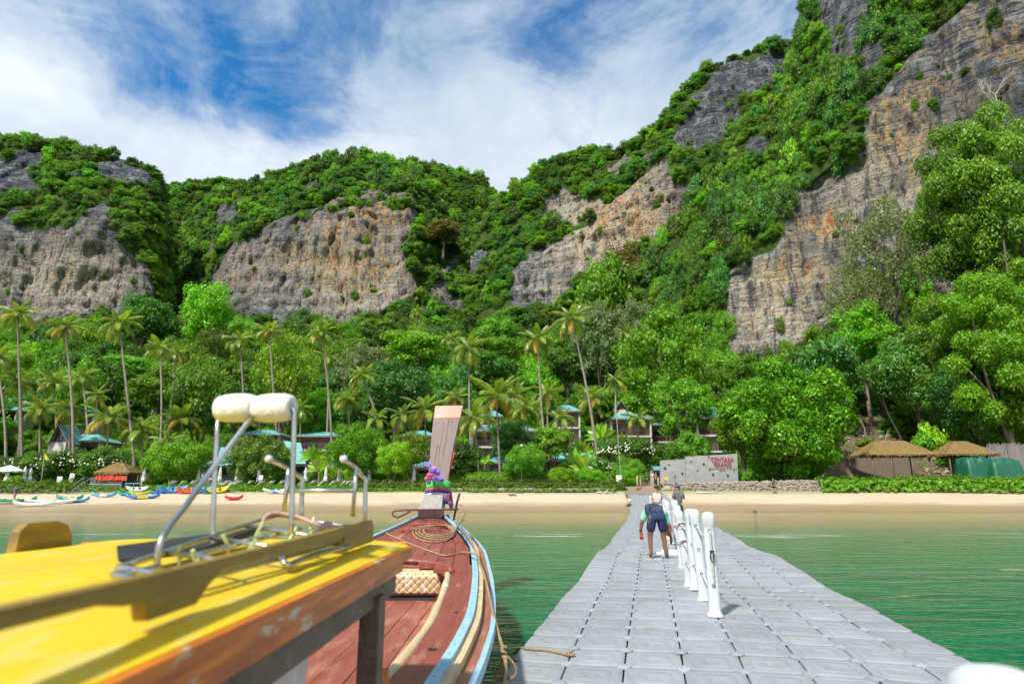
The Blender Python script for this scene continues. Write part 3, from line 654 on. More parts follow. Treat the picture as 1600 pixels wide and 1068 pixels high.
def tree(name, label, cat, base, R, H, kind, variant, mat_, group=None, tr=None, trunk=True, rzs=1.0, rot=None, bark=None, lean=(0, 0)):
    """base point, crown radius R, total height H"""
    me, c = crown_mesh(kind, variant, mat_)
    if name == 'tree' and H > 3*R: rzs = max(rzs, .30*H/(KIND[kind]['rz']*R*.95))
    rot = random.random()*6.28 if rot is None else rot
    o = thing(name, label, cat, base, rot, group)
    cr = bpy.data.objects.new('crown', me); COL.objects.link(cr); cr.parent = o
    rzz = KIND[kind]['rz']*R*rzs*0.95
    cr.location = (lean[0], lean[1], max(H-rzz, rzz*0.55)); cr.scale = (R, R, R*rzs)
    if trunk:
        key = (kind, variant, lean)
        if key not in TRUNKS:
            cc = [Vector((p[0], p[1], p[2]))*0.9 for p in c]
            # a unit tree: crown radius 1, crown centre at height 1.9
            cc = [p+Vector((0, 0, 1.9)) for p in cc]
            TRUNKS[key] = trunk_mb(variant+5, 1.75, 0.085, cc, 7)
            m_ = bpy.data.meshes.new('trunk'); m_.from_pydata(TRUNKS[key].v, [], TRUNKS[key].f); m_.polygons.foreach_set('use_smooth', [True]*len(m_.polygons)); m_.materials.append(bark or BARK); TRUNKS[key] = m_
        t = bpy.data.objects.new('trunk', TRUNKS[key]); COL.objects.link(t); t.parent = o
        t.scale = (R*.9, R*.9, cr.location.z/1.9)
        if bark and bark is not BARK:
            t.material_slots[0].link = 'OBJECT'; t.material_slots[0].material = bark
        if lean != (0, 0): t.rotation_euler = (-math.atan2(lean[1], cr.location.z), math.atan2(lean[0], cr.location.z), 0)
    return o, cr

# ---- palms
def frond_mesh(seed, L, arch, mat_, nl=34, ll=0.26, droop=0.5):
    """rachis leaving along +X, curving down by arch; leaflets hang from both sides"""
    rng = random.Random(seed); mb = MB(); pts = []; x = z = 0; a = 0.25
    n = 12
    for i in range(n+1):
        pts.append(Vector((x, 0, z))); st = L/n; x += math.cos(a)*st; z += math.sin(a)*st; a -= arch/n*(0.6+0.9*i/n)
    mb.tube(pts, [0.03*L*(1-0.85*i/n)*0.55 for i in range(n+1)], 4, caps=False)
    vs, fs = [], []
    for i in range(nl):
        t = 0.14+0.86*i/(nl-1); q = t*n; k = min(int(q), n-1); f = q-k; p = pts[k].lerp(pts[k+1], f); d = (pts[k+1]-pts[k]).normalized()
        w = L*ll*(math.sin(PI*min(1, t*0.9+0.14))**0.6)*rng.uniform(.85, 1.15)
        for s in (-1, 1):
            out = (Vector((0, s, 0))*0.9+d*0.45+Vector((0, 0, 0.12))).normalized()
            m1 = p+out*w*0.5; m2 = p+out*w*0.85+Vector((0, 0, -1))*w*droop*rng.uniform(.7, 1.3)
            th = d*(L*0.0115)
            b = len(vs); vs += [p-th, p+th, m1+th*1.1, m1-th*0.9, m2+th*.15]
            fs += [(b, b+1, b+2, b+3), (b+3, b+2, b+4)]
    mb.add(vs, fs); me = bpy.data.meshes.new('frond'); me.from_pydata([tuple(v) for v in mb.v], [], mb.f); me.materials.append(mat_); return me
FR = [frond_mesh(1, 1, 0.7, L_PALM), frond_mesh(2, 1, 1.35, L_PALM), frond_mesh(3, 1, 1.9, L_PALM), frond_mesh(4, 1, 1.2, L_PALMDRY, 18, .2, .8)]
_nutmb = MB()
for i in range(7):
    a = i*0.9; _nutmb.lathe([(0.01, -.14), (.09, -.08), (.12, 0), (.09, .09), (.01, .14)], 7, (0.26*math.cos(a), .26*math.sin(a), -.32-.1*(i % 2)))
_nutmb.lathe([(.12, -.5), (.2, -.1), (.16, .35), (.05, .8)], 8)
NUT = bpy.data.meshes.new('palm_heart'); NUT.from_pydata([tuple(v) for v in _nutmb.v], [], _nutmb.f)
NUT.materials.append(mat('palm_heart_fibre', (0.24, 0.17, 0.08), (0.14, 0.16, 0.04), rough=.9)); NUT.polygons.foreach_set('use_smooth', [True]*len(NUT.polygons))
def palm(base, top, label, group, FL=3.6, r=0.17, nf=17, seed=0, sway=0.5, up=0.0):
    rng = random.Random(seed*13+5); base = Vector(base); top = Vector(top)
    o = thing('coconut_palm', label, 'palm tree', base, 0, group)
    d = top-base; side = Vector((d.y, -d.x, 0)); side = side.normalized() if side.length > 0.2 else Vector((1, 0, 0))
    pts = []
    for i in range(13):
        t = i/12; b = sway*math.sin(PI*t)*(1 if seed % 2 else -1)
        pts.append(Vector((d.x*t**1.25, d.y*t, -0.5+(d.z+0.5)*t))+Vector((b, 0, 0)))
    mb = MB(); mb.tube(pts, [r*(1.7 if i == 0 else 1.15-0.55*i/12) for i in range(13)], 8)
    me = bpy.data.meshes.new('trunk'); me.from_pydata([tuple(v) for v in mb.v], [], mb.f); me.polygons.foreach_set('use_smooth', [True]*len(me.polygons)); me.materials.append(BARKP)
    t_ = bpy.data.objects.new('trunk', me); COL.objects.link(t_); t_.parent = o
    c = bpy.data.objects.new('palm_heart', NUT); COL.objects.link(c); c.parent = o; c.location = d; c.scale = (FL/3.6,)*3
    for i in range(nf):
        t = i/(nf-1); az = i*2.399+rng.uniform(-.25, .25); el = 1.15-(1.5+.4*(seed % 3)/2)*t**0.9+up+rng.uniform(-.16, .16)
        me = FR[0] if t < .3 else FR[1] if t < .7 else FR[2]
        if t > 0.88 and rng.random() < .6: me = FR[3]
        f = bpy.data.objects.new('frond', me); COL.objects.link(f); f.parent = o; f.location = d+Vector((0, 0, .1))
        f.rotation_euler = (rng.uniform(-.25, .25), -el+0.25, az); s = FL*rng.uniform(.85, 1.1)*(0.8 if t < .12 else 1); f.scale = (s, s, s)
    return o

# ---- scatter as one object (instances of real crowns)
def scatter(name, P_, idx, rz, sc, sources, label, kind='stuff', cat=None):
    me = bpy.data.meshes.new(name); P_ = np.asarray(P_, np.float32)
    me.vertices.add(len(P_)); me.vertices.foreach_set('co', P_.ravel())
    a = me.attributes.new('pick', 'INT', 'POINT'); a.data.foreach_set('value', np.asarray(idx, np.int32))
    rot = np.zeros((len(P_), 3), np.float32); rot[:, 2] = rz
    a = me.attributes.new('turn', 'FLOAT_VECTOR', 'POINT'); a.data.foreach_set('vector', rot.ravel())
    a = me.attributes.new('size', 'FLOAT_VECTOR', 'POINT'); a.data.foreach_set('vector', np.asarray(sc, np.float32).ravel())
    o = bpy.data.objects.new(name, me); COL.objects.link(o)
    ng = bpy.data.node_groups.new(name, 'GeometryNodeTree')
    ng.interface.new_socket('Geometry', in_out='INPUT', socket_type='NodeSocketGeometry'); ng.interface.new_socket('Geometry', in_out='OUTPUT', socket_type='NodeSocketGeometry')
    nn, ll = ng.nodes, ng.links; gi = nn.new('NodeGroupInput'); go = nn.new('NodeGroupOutput'); iop = nn.new('GeometryNodeInstanceOnPoints')
    jn = nn.new('GeometryNodeJoinGeometry')
    for s in sources:
        oi = nn.new('GeometryNodeObjectInfo'); oi.inputs['Object'].default_value = s; oi.inputs['As Instance'].default_value = True; oi.transform_space = 'ORIGINAL'
        ll.new(oi.outputs['Geometry'], jn.inputs[0])
    ll.new(gi.outputs[0], iop.inputs['Points']); ll.new(jn.outputs[0], iop.inputs['Instance']); iop.inputs['Pick Instance'].default_value = True
    for an, dt, sock in (('pick', 'INT', 'Instance Index'), ('turn', 'FLOAT_VECTOR', 'Rotation'), ('size', 'FLOAT_VECTOR', 'Scale')):
        na = nn.new('GeometryNodeInputNamedAttribute'); na.data_type = dt; na.inputs['Name'].default_value = an
        if sock == 'Rotation':
            e = nn.new('FunctionNodeEulerToRotation'); ll.new(na.outputs['Attribute'], e.inputs[0]); ll.new(e.outputs[0], iop.inputs[sock])
        else: ll.new(na.outputs['Attribute'], iop.inputs[sock])
    ll.new(iop.outputs[0], go.inputs[0])
    md = o.modifiers.new('plants', 'NODES'); md.node_group = ng
    return props(o, label, cat, None, kind)

# ------------------------------------------------------------------ the wood at the foot of the cliffs: individual trees
def g1(X, Y): return float(gz(X, Y))
def at_ground(x, Y): 
    p = P(x, 500, Y); return Vector((p.x, Y, g1(p.x, Y)))
WOODKINDS = [('round', L_DEEP, 'deep green round-crowned tree'), ('round', L_MID, 'mid green round-crowned tree'), ('tall', L_DEEP, 'tall dark green tree'),
             ('tall', L_MID, 'tall mid green leafy tree'), ('layer', L_MID, 'mid green tree with layered spreading crown'), ('layer', L_DEEP, 'dark green tree with layered spreading crown'),
             ('fluffy', L_LIME, 'light green feathery tree'), ('airy', L_OLIVE, 'olive green loose airy tree'), ('round', L_BLUE, 'bluish green dense tree'), ('fluffy', L_MID, 'mid green feathery tree'),
             ('tall', L_LIME, 'tall fresh green tree'), ('round', L_OLIVE, 'olive green round-crowned tree')]
WOODW = [.15, .16, .09, .11, .11, .09, .08, .06, .06, .05, .02, .02]
SRC = {}
rw = random.Random(21); placed = []
specials = []
def special(x, ytop, Y, R, kind, mt, label, H=None, variant=0, lift=0.0, rzs=1.0, trunk=True, bark=None, cat='tree', name='tree', rot=None, base_z=None):
    b = at_ground(x, Y); top = P(x, ytop, Y)
    if base_z is not None: b.z = base_z
    if lift: b.z += lift
    placed.append((b.x, Y, R)); Hh = top.z-b.z
    return tree(name, label, cat, b, R, max(Hh, R*1.2) if H is None else H, kind, variant, mt, trunk=trunk, rzs=rzs, bark=bark, rot=rot)
# trees one can single out, by where their crowns top out in the view
special(452, 525, 118, 6.0, 'airy', L_YEL, 'yellow-green tree with spreading crown right of the white floats', variant=3, rzs=.8)
special(575, 535, 150, 7.5, 'fluffy', L_CREAM, 'cream-flowering tree on the slope left of the tall prow', variant=2)
special(655, 515, 150, 8.5, 'layer', L_LIME, 'flat-topped yellowish green tree above the boat prow', variant=1)
special(625, 565, 120, 6.6, 'round', L_BLUE, 'bluish green round tree just left of the boat prow', variant=2)
special(712, 580, 118, 4.2, 'round', L_BLUE, 'small bluish green round tree above the boat prow', variant=4)
special(1035, 495, 112, 8.5, 'fluffy', L_LIME, 'large light green feathery tree above the pontoon end', variant=5, rzs=1.15)
special(1060, 590, 100, 5.2, 'fluffy', L_MID, 'light green feathery tree over the hotel entrance path', variant=6, rzs=.95)
special(942, 410, 190, 9.5, 'round', L_MID, 'dome-shaped green tree standing against the pale cliff', variant=7, rzs=1.05)
special(975, 388, 205, 8.0, 'airy', L_RUST, 'brownish tree behind the dome-shaped tree by the pale cliff', variant=3)
special(935, 475, 150, 6.5, 'fluffy', L_CREAM, 'cream-flowering bush tree under the dome-shaped tree', variant=7)
special(985, 470, 148, 5.5, 'fluffy', L_CREAM, 'pale pinkish flowering tree left of the mossy cliff spine', variant=8)
special(690, 345, 300, 9.5, 'layer', L_RUST, 'rust-brown tree on the wooded slope right of the orange cliff', variant=4, lift=50)
special(1395, 300, 112, 9.0, 'sparse', L_GREY, 'dry grey-green tree with sparse crown against the right cliff', variant=5, rzs=1.2)
special(1345, 420, 110, 6.0, 'sparse', L_GREY, 'pale grey-green loose tree below the dry tree on the right', variant=6)
special(1262, 545, 104, 6.0, 'round', L_DEEP, 'dark round tree behind the big glossy beach tree', variant=9)
special(1415, 525, 92, 6.0, 'fine', L_BLUE, 'bluish green round tree above the thatched pavilions', variant=10, rzs=.85)
special(1290, 520, 95, 4.8, 'layer', L_BLUE, 'small pale-tipped tree behind the big glossy beach tree', variant=6)
special(1340, 470, 100, 5.0, 'tall', L_LIME, 'fresh green tree right of the cliff foot', variant=6)
special(1530, 190, 92, 7.5, 'neartall', L_MID, 'towering green tree at the right edge, upper crown', variant=7, rzs=1.1)
special(1590, 165, 88, 7.5, 'neartall', L_MID, 'tallest green tree cut by the right edge', variant=8, rzs=1.4)
special(1545, 430, 80, 6.8, 'neartall', L_LIME, 'bright green layered tree at the right edge at mid height', variant=8, rzs=1.3)
special(1640, 400, 84, 8.0, 'neartall', L_MID, 'dense green tree at the right edge behind the reed fence', variant=9, rzs=1.2)
special(1480, 450, 88, 5.6, 'neartall', L_MID, 'green layered tree left of the bright right-edge tree', variant=9, rzs=1.4)
special(1500, 560, 84, 5.2, 'fine', L_BLUE, 'bluish green tree above the second thatched pavilion', variant=5, rzs=.9)
special(1585, 590, 80, 4.6, 'fine', L_MID, 'green tree overhanging the reed fence at the right edge', variant=11)
special(1150, 560, 108, 4.5, 'fluffy', L_MID, 'green tree between hotel villa and glossy beach tree', variant=9)
special(320, 450, 200, 8.5, 'round', L_LIME, 'light green dome tree under the gap between the cliffs', variant=12)
special(225, 470, 200, 9.5, 'round', L_DEEP, 'dark green dome tree under the left cliff', variant=13)
special(140, 570, 118, 4.0, 'round', L_LIME, 'bright green tree between the two leftmost tall palms', variant=14)
special(330, 570, 100, 4.6, 'round', L_MID, 'tall green tree right of the thatched kayak hut', variant=15, rzs=1.6)
NSP = len(placed)
for i in range(9000):
    if len(placed) >= 262+NSP: break
    Y = 112+(rw.random()**0.85)*128; half = Y*0.86+4; X = rw.uniform(-half, half)
    if X > 28 and Y < 96: continue
    x_, y_ = proj(X, Y, g1(X, Y))
    if 560 < x_ < 1130 and Y < 128: continue
    if 40 < x_ <= 560 and Y < 121: continue
    R = rw.uniform(4.0, 7.2)*(0.85 if Y < 135 else 1.1)
    cap = float(np.interp(x_, [-100, 250, 300, 340, 640, 700, 790, 850, 1000, 1110, 1150, 1240, 1330, 1420, 1800], [478, 478, 440, 485, 485, 440, 450, 478, 470, 545, 572, 560, 490, 430, 430]))
    hmax = P(x_, cap, Y).z-g1(X, Y)
    if hmax < 3.5: continue
    if any((a-X)**2+(b-Y)**2 < (0.62*(R+r))**2 for a, b, r in placed): continue
    k = rw.choices(range(len(WOODKINDS)), WOODW)[0]; kd, mt, lb = WOODKINDS[k]; v = rw.randrange(3)
    side = 'below the left cliff' if x_ < 330 else 'below the middle orange cliff' if x_ < 660 else 'in the wooded valley behind the hotel' if x_ < 1130 else 'on the slope under the right cliff'
    o, cr = tree('tree', lb+' '+side, 'tree', (X, Y, g1(X, Y)-0.3), min(R, hmax*.62), min(R*rw.uniform(1.9, 2.7), hmax), kd, v, mt, group=lb+'s '+side, rzs=rw.uniform(.85, 1.2))
    SRC.setdefault((kd, mt.name), cr); placed.append((X, Y, R))
SHR_MATS = [L_DEEP, L_MID, L_LIME, L_OLIVE, L_BLUE]
shr = []
for i, mt in enumerate(SHR_MATS):          # five low bushes on the bank whose shape the hillside scrub repeats
    x = [1275, 1330, 1460, 1395, 1520][i]; b = at_ground(x, 93+i)
    o, cr = tree('bush', ['dark green bush on the debris slope behind the left pavilion', 'mid green bush on the debris slope above the left pavilion', 'fresh green bush on the slope between the pavilions',
                 'olive bush on the debris slope above the pavilion roof', 'bluish green bush on the slope above the right pavilion'][i], 'bush', b, 1.4, 1.9, 'scrub', i, mt, trunk=False)
    shr.append(cr)
big = [SRC[k] for k in sorted(SRC)]
srcs = shr+big
bi = {k: len(shr)+i for i, k in enumerate(sorted(SRC))}
def order(n): return n
def mass(name, veg, label, sizes, mix, seed, cut=None, hang=.5):
    rng = np.random.default_rng(seed); P_ = np.concatenate([v[0] for v in veg]); fl = np.concatenate([v[1] for v in veg])
    if cut is not None: k = cut(P_); P_, fl = P_[k], fl[k]
    n = len(P_); isr = fl > 0.5
    kinds = list(mix); w = np.array([mix[k] for k in kinds], float); pick = rng.choice(len(kinds), n, p=w/w.sum())
    # clumps of one kind grow together
    cl_ = fbm(P_*0.03+seed, 3); pick = np.where(rng.random(n) < .55, (np.abs(cl_*7).astype(int)+pick) % len(kinds), pick)
    code = np.array([bi[k] if k in bi else shr_i[k] for k in kinds])[pick]
    code = np.where(isr | (rng.random(n) < .25), rng.integers(0, len(shr), n), code)
    small = code < len(shr)
    s = sizes[0]+(sizes[1]-sizes[0])*rng.random(n)**1.8; s = np.where(small, s*0.75, s); s = np.where(isr, s*0.6, s)
    sc = np.stack([s, s, s*(0.8+hang*rng.random(n)**1.5)], 1); P2 = P_.copy(); P2[:, 2] += s*0.35
    # joined instances are numbered in link order
    return scatter(name, P2, code, rng.random(n)*6.28, sc, srcs, label)
shr_i = {m.name: i for i, m in enumerate(SHR_MATS)}
allb = {k: (1.0 if 'lime' not in k[1] else .7) for k in bi}
def mixof(**kw):
    d = {}
    for k in bi:
        nm = k[1]; d[k] = kw.get('deep', 1) if 'deep' in nm else kw.get('mid', 1) if 'mid' in nm else kw.get('fresh', 1) if 'fresh' in nm else kw.get('olive', .3) if 'olive' in nm else kw.get('blue', .3)
    return d
print('veg', sum(len(v[0]) for v in VEG_L), sum(len(v[0]) for v in VEG_C), sum(len(v[0]) for v in VEG_R), sum(len(v[0]) for v in VEG_E))
mass('hillside_forest', VEG_L, 'dark forest clinging to the left cliff and hill', (1.4, 4.8), mixof(deep=1.3, mid=1.1, fresh=.4, olive=.4, blue=.15), 31)
mass('hillside_forest', VEG_C, 'forest covering the middle cliff crest', (1.4, 4.8), mixof(deep=1.2, mid=1.1, fresh=.6, blue=.15), 32, hang=1.0)
mass('hillside_forest', VEG_R, 'bright forest on the steep ridge right of the gap', (1.3, 4.4), mixof(deep=.4, mid=1.3, fresh=1.6, blue=.1), 33)
mass('hillside_forest', VEG_E, 'bright green trees and creepers hanging on the right cliff', (1.0, 3.6), mixof(deep=.4, mid=1.3, fresh=1.6, olive=.5, blue=.1), 34, hang=1.6)
# undergrowth between the trees
rng = np.random.default_rng(77); n = 5200
Y = 88+rng.random(n)**0.9*165; X = (rng.random(n)*2-1)*(Y*0.88+5); px_, py_ = proj(X, Y, gz(X, Y))
k = ~((px_ > 1235) & (px_ < 1500) & (Y < 104) & (rng.random(n) < .75)) & ~((Y < 116) & (px_ < 1140) & (px_ > -50) & (rng.random(n) < .8)) & ~((Y < 93) & (px_ < 1150)); X, Y = X[k], Y[k]
s = 1.2+1.7*rng.random(len(X)); code = rng.choice(len(shr), len(X), p=[.3, .3, .16, .12, .12])
scatter('undergrowth', np.stack([X, Y, gz(X, Y)+s*.35], -1), code, rng.random(len(X))*6.28, np.stack([s, s, s*.9], 1), srcs, 'leafy undergrowth between the trees at the foot of the hills')
# ------------------------------------------------------------------ floating pontoon
AX = Vector((0.211, 0.9775, 0)); PV = Vector((0.9775, -0.211, 0)); O0 = Vector((-1.301, 0, 0)); PITCH = 0.49; NW = 8
def deck(s, w, lift=0.0):
    p = O0+AX*s+PV*w; Y = O0.y+AX.y*s
    if Y > 28: p.x -= 0.00073*(Y-28)**2
    z = 0.38+0.022*math.sin(s*0.9+0.4)+0.012*math.sin(s*2.1)+0.012*math.sin(w*1.7+s*.6)
    if 12 < Y < 24: z += 0.05*math.sin((Y-12)/12*2*PI)
    zb = float(np.interp(Y, [0, 47, 54, 59, 63, 66.5, 73], [0, 0, 0.36, 0.75, 1.15, 1.50, 1.85]))
    p.z = max(z, zb+0.05) if zb > 0.25 else z
    p.z += lift; return p
PLAST = mat('grey_moulded_plastic', (0.305, 0.318, 0.326), (0.255, 0.267, 0.275), rough=0.55, scale=2.2, bump=0.0, c3=(0.19, 0.19, 0.175), s3=2.0, t3=(.60, .80), coord='World', objvar=0.10)
def ribbed():
    m = PLAST; n, l = m.node_tree.nodes, m.node_tree.links; b = [x for x in n if x.type == 'BSDF_PRINCIPLED'][0]
    t = n.new('ShaderNodeTexCoord'); w = n.new('ShaderNodeTexWave'); w.inputs['Scale'].default_value = 13; w.inputs['Distortion'].default_value = 0.0
    l.new(t.outputs['Object'], w.inputs['Vector']); bp = n.new('ShaderNodeBump'); bp.inputs['Strength'].default_value = 0.35; bp.inputs['Distance'].default_value = 0.004
    nz = noise(n, l, 40, 4, .6, 'Object'); l.new(M(n, l, 'ADD', w.outputs['Fac'], M(n, l, 'MULTIPLY', nz, .6)), bp.inputs['Height']); l.new(bp.outputs[0], b.inputs['Normal'])
ribbed()
PIN = mat('grey_plastic_pin', (0.32, 0.345, 0.365), (0.25, 0.27, 0.29), rough=0.5, scale=9, coord='World', objvar=0.12)
def ring8(h, c, z): return [Vector((x, y, z)) for x, y in ((h-c, -h), (h, -h+c), (h, h-c), (h-c, h), (-h+c, h), (-h, h-c), (-h, -h+c), (-h+c, -h))]
cb = MB(); H_ = PITCH/2
cb.loft([ring8(H_-.012, .07, -.40), ring8(H_-.006, .065, -.33), ring8(H_-.004, .055, -.03), ring8(H_-.006, .055, -.008), ring8(H_-.016, .054, 0.0), ring8(H_-.085, .03, 0.001),
         ring8(H_-.090, .03, -.002), ring8(H_-.096, .03, 0.001), ring8(.045, .008, .002), ring8(.041, .008, -.002), ring8(.03, .004, .002)], closed=True, caps=True)
CUBE = bpy.data.meshes.new('float_cube'); CUBE.from_pydata([tuple(v) for v in cb.v], [], cb.f); CUBE.materials.append(PLAST)
CUBE.polygons.foreach_set('use_smooth', [True]*len(CUBE.polygons)); CUBE.set_sharp_from_angle(angle=math.radians(38))
pb = MB(); pb.lathe([(.052, -.012), (.060, -.004), (.058, .006), (.045, .011), (.02, .012), (.018, .006), (.004, .006)], 14)
pb.box((.06, 0, -.004), (.05, .035, .014)); pb.box((-.06, 0, -.004), (.05, .035, .014))
PINM = bpy.data.meshes.new('corner_pin'); PINM.from_pydata([tuple(v) for v in pb.v], [], pb.f); PINM.materials.append(PIN); PINM.polygons.foreach_set('use_smooth', [True]*len(PINM.polygons)); PINM.set_sharp_from_angle(angle=math.radians(35))
pont = thing('floating_pontoon', 'grey floating pontoon of plastic cubes leading from the boat to the beach', 'pontoon', deck(0, 0))
pl = Vector(pont.location); prng = random.Random(5); s0 = 3.2
def put(me, nm, s, w, jz=0.004, tilt=0.012, rot=0.0):
    p = deck(s, w); a = deck(s+.2, w)-p; side = deck(s, w+.2)-p
    up = side.cross(a).normalized(); a.normalize(); X = a.cross(up).normalized()
    o = bpy.data.objects.new(nm, me); COL.objects.link(o); o.parent = pont
    R = Matrix((X, a, up)).transposed().to_quaternion()
    R = R @ Euler((prng.uniform(-tilt, tilt), prng.uniform(-tilt, tilt), prng.uniform(-.012, .012)+rot)).to_quaternion()
    o.rotation_mode = 'QUATERNION'; o.rotation_quaternion = R; o.location = p-pl+Vector((0, 0, prng.uniform(-jz, jz))); return o
NR = 37
for j in range(NR):
    for i in range(NW): put(CUBE, 'float_cube', s0+(j+.5)*PITCH, (i+.5)*PITCH).scale = (.993, 1.012, 1)
cnt = 0
for j in range(NR):
    for i in range(1, NW):
        if cnt < 296: put(PINM, 'corner_pin', s0+j*PITCH, i*PITCH, 0.001, 0.004, prng.choice((0, PI/2, .8))).location.z += .001; cnt += 1
def bulk(me, nm, cells, jz, extra=0.0):
    V0 = np.array([v.co[:] for v in me.vertices])*(np.array([.993, 1.012, 1]) if nm == 'float_cubes' else 1); F0 = [tuple(p.vertices) for p in me.polygons]; vs, fs = [], []
    for s, w in cells:
        p = deck(s, w); a = deck(s+.2, w)-p; side = deck(s, w+.2)-p; up = side.cross(a).normalized(); a.normalize(); X = a.cross(up).normalized()
        R = np.array(Matrix((X, a, up)).transposed()); o_ = np.array(p-pl)+np.array([0, 0, prng.uniform(-jz, jz)+extra]); b = len(vs)
        vs += [tuple(q) for q in V0 @ R.T+o_]; fs += [tuple(k+b for k in f) for f in F0]
    m_ = bpy.data.meshes.new(nm); m_.from_pydata(vs, [], fs); m_.materials.append(me.materials[0]); m_.polygons.foreach_set('use_smooth', [True]*len(m_.polygons)); m_.set_sharp_from_angle(angle=math.radians(38))
    o = bpy.data.objects.new(nm, m_); COL.objects.link(o); o.parent = pont; o['kind'] = 'stuff'; return o
cells = [(s0-(j+.5)*PITCH, (i+.5)*PITCH) for j in range(16) for i in range(NW)]
j = NR
while s0+(j+.5)*PITCH < 67.9:
    cells += [(s0+(j+.5)*PITCH, (i+.5)*PITCH) for i in range(NW)]; j += 1
NJ = j
bulk(CUBE, 'float_cubes', cells, 0.006)
bulk(PINM, 'corner_pins', [(s0+k*PITCH, i*PITCH) for k in list(range(-16, 0))+list(range(37, NJ)) for i in range(1, NW)], 0.001, .001)

# posts with three lines of rope
WHITE = mat('white_weathered_plastic', (0.60, 0.62, 0.635), (0.52, 0.54, 0.56), rough=0.42, scale=3, c3=(0.40, 0.39, 0.34), s3=6, t3=(.56, .76), coord='World')
ROPEW = mat('white_braided_rope', (0.72, 0.70, 0.66), (0.5, 0.49, 0.46), rough=.85, scale=30, sc=(1, 1, 2), bump=.8)
BLACK = mat('black_rubber', (0.02, 0.02, 0.022), (0.04, 0.04, 0.04), rough=.6)
STEEL = mat('brushed_steel', (0.62, 0.62, 0.60), (0.45, 0.44, 0.41), rough=.28, metal=1.0, scale=8, rvar=.1)
def sq_ring(r, z, n=20):
    out = []
    for k in range(n):
        a = 2*PI*k/n+PI/4; c, s = math.cos(a), math.sin(a); f = (abs(c)**3.2+abs(s)**3.2)**(-1/3.2); out.append(Vector((r*f*c, r*f*s, z)))
    return out
def make_post(label, group):
    o = thing('bollard_post', label, 'post', (0, 0, 0), 0, group)
    mb = MB(); mb.loft([sq_ring(r, z) for r, z in ((.094, 0), (.096, .008), (.084, .022), (.073, .045), (.069, .08), (.0675, .12), (.0665, .94), (.0665, .985), (.070, 1.01), (.0745, 1.03), (.0755, 1.09), (.073, 1.12), (.062, 1.15), (.04, 1.165), (.012, 1.17))], closed=True, caps=True)
    obj('shaft', mb, WHITE, o, smooth=True)
    for z in (.34, .65, .955):
        for sg in (-1, 1):
            hb_ = MB(); hb_.lathe([(.021, 0), (.021, .004), (.014, .004), (.013, -.001)], 12, (0, sg*.0655, z), axis=(0, sg, 0)); obj('rope_hole', hb_, BLACK, o)
    return o
PB = [(1118, 7.24), (1100.7, 8.3), (1087, 9.35), (1077.5, 9.95), (1067, 12.0), (1060.5, 14.0), (1049, 18), (1044, 20), (1039.5, 23), (1035.5, 27), (1032, 31), (1018.5, 42)]
PS = [17, 19.2, 21.4, 23.4, 26.5, 29.6, 40, 43.5, 47, 50.5, 54, 90]
plab = ['nearest full-height white post, with rope and black shackle down its face', 'second white post along the pontoon', 'third white post along the pontoon, behind the second', 'fourth white post, leaning left',
        'fifth white post, beside the white float', 'sixth white post, beside the bending man', 'first white post of the farther row behind the bending man', 'second white post of the farther row', 'third white post of the farther row', 'fourth white post of the farther row',
        'farthest white post of the row behind the man', 'lone white post near the beach end of the pontoon']
lean = [(.0, -.005), (.02, -.055), (-.01, -.02), (.03, -.10), (0, -.04), (.0, -.02), (0, -.05), (0, 0), (0, .02), (0, -.03), (0, .02), (0, -.04)]
proto_post = make_post(plab[0], 'white rope posts on the pontoon'); posts = []
for i, k in enumerate(PS):
    o = proto_post if i == 0 else copy_tree(proto_post, plab[i]); xb_, Zb_ = PB[i]; Yb_ = (Zb_+.33)/.972; s_ = Yb_/.9775; o.location = (P(xb_, 900, Yb_).x*Zb_/(Yb_*CT+(.4-EYE)*ST)*0+(xb_-800)/FPX*Zb_, Yb_, deck(s_, 2).z+.006); o.rotation_euler = (lean[i][0], lean[i][1], -0.213); posts.append(o)
np_ = copy_tree(proto_post, 'blurred white post top at the lower right corner'); q = P(1578, 1180, 1.16); np_.location = Vector((q.x-.0, 1.16, deck(1.0, 2).z+.004)); np_.rotation_euler = (0, 0, -.2)
np_.location.z = 0.352
def on_post(o, z, sg):
    return o.location+(Euler(o.rotation_euler).to_matrix() @ Vector((0, sg*.068, z)))
def strand(pts, r, turns):           # three-strand twist of a rope
    mb = MB(); pts = [Vector(p) for p in pts]; n = len(pts)
    for k in range(3):
        q = []
        for i, p in enumerate(pts):
            t = (pts[min(i+1, n-1)]-pts[max(i-1, 0)]).normalized(); u = t.cross(Vector((.3, 1, .2))).normalized(); w = t.cross(u)
            a = turns*2*PI*i/(n-1)+k*2*PI/3; q.append(p+(u*math.cos(a)+w*math.sin(a))*r*.5)
        mb.tube(q, r*.62, 5)
    return mb
for z, nm in ((.955, 'top'), (.65, 'middle'), (.34, 'bottom')):
    for grp in (posts[:6], posts[6:11]):
        mb = MB()
        for a, b_ in zip(grp[:-1], grp[1:]):
            A_, B_ = on_post(a, z, 1), on_post(b_, z, -1); m = [A_]
            if a is posts[0] and z == .65: continue
            for t in (.15, .35, .5, .65, .85): m.append(A_.lerp(B_, t)+Vector((0.02, 0, -.10*math.sin(PI*t))))
            m.append(B_); mb.tube(m, .0125, 6)
        o = obj('rope', mb, ROPEW, smooth=True); props(o, f'{nm} white rope threaded through the {"nearer" if grp is not posts[6:11] and grp[0] is posts[0] else "farther"} row of white posts', 'rope', 'ropes between the white posts')
A_, B_ = on_post(posts[0], .955, -1), on_post(posts[0], .34, -1)
pts = [A_+Vector((0, .02, 0))]+[A_.lerp(B_, t)+Vector((0, -.022, 0)) for t in [i/40 for i in range(1, 40)]]+[B_+Vector((0, .02, 0))]
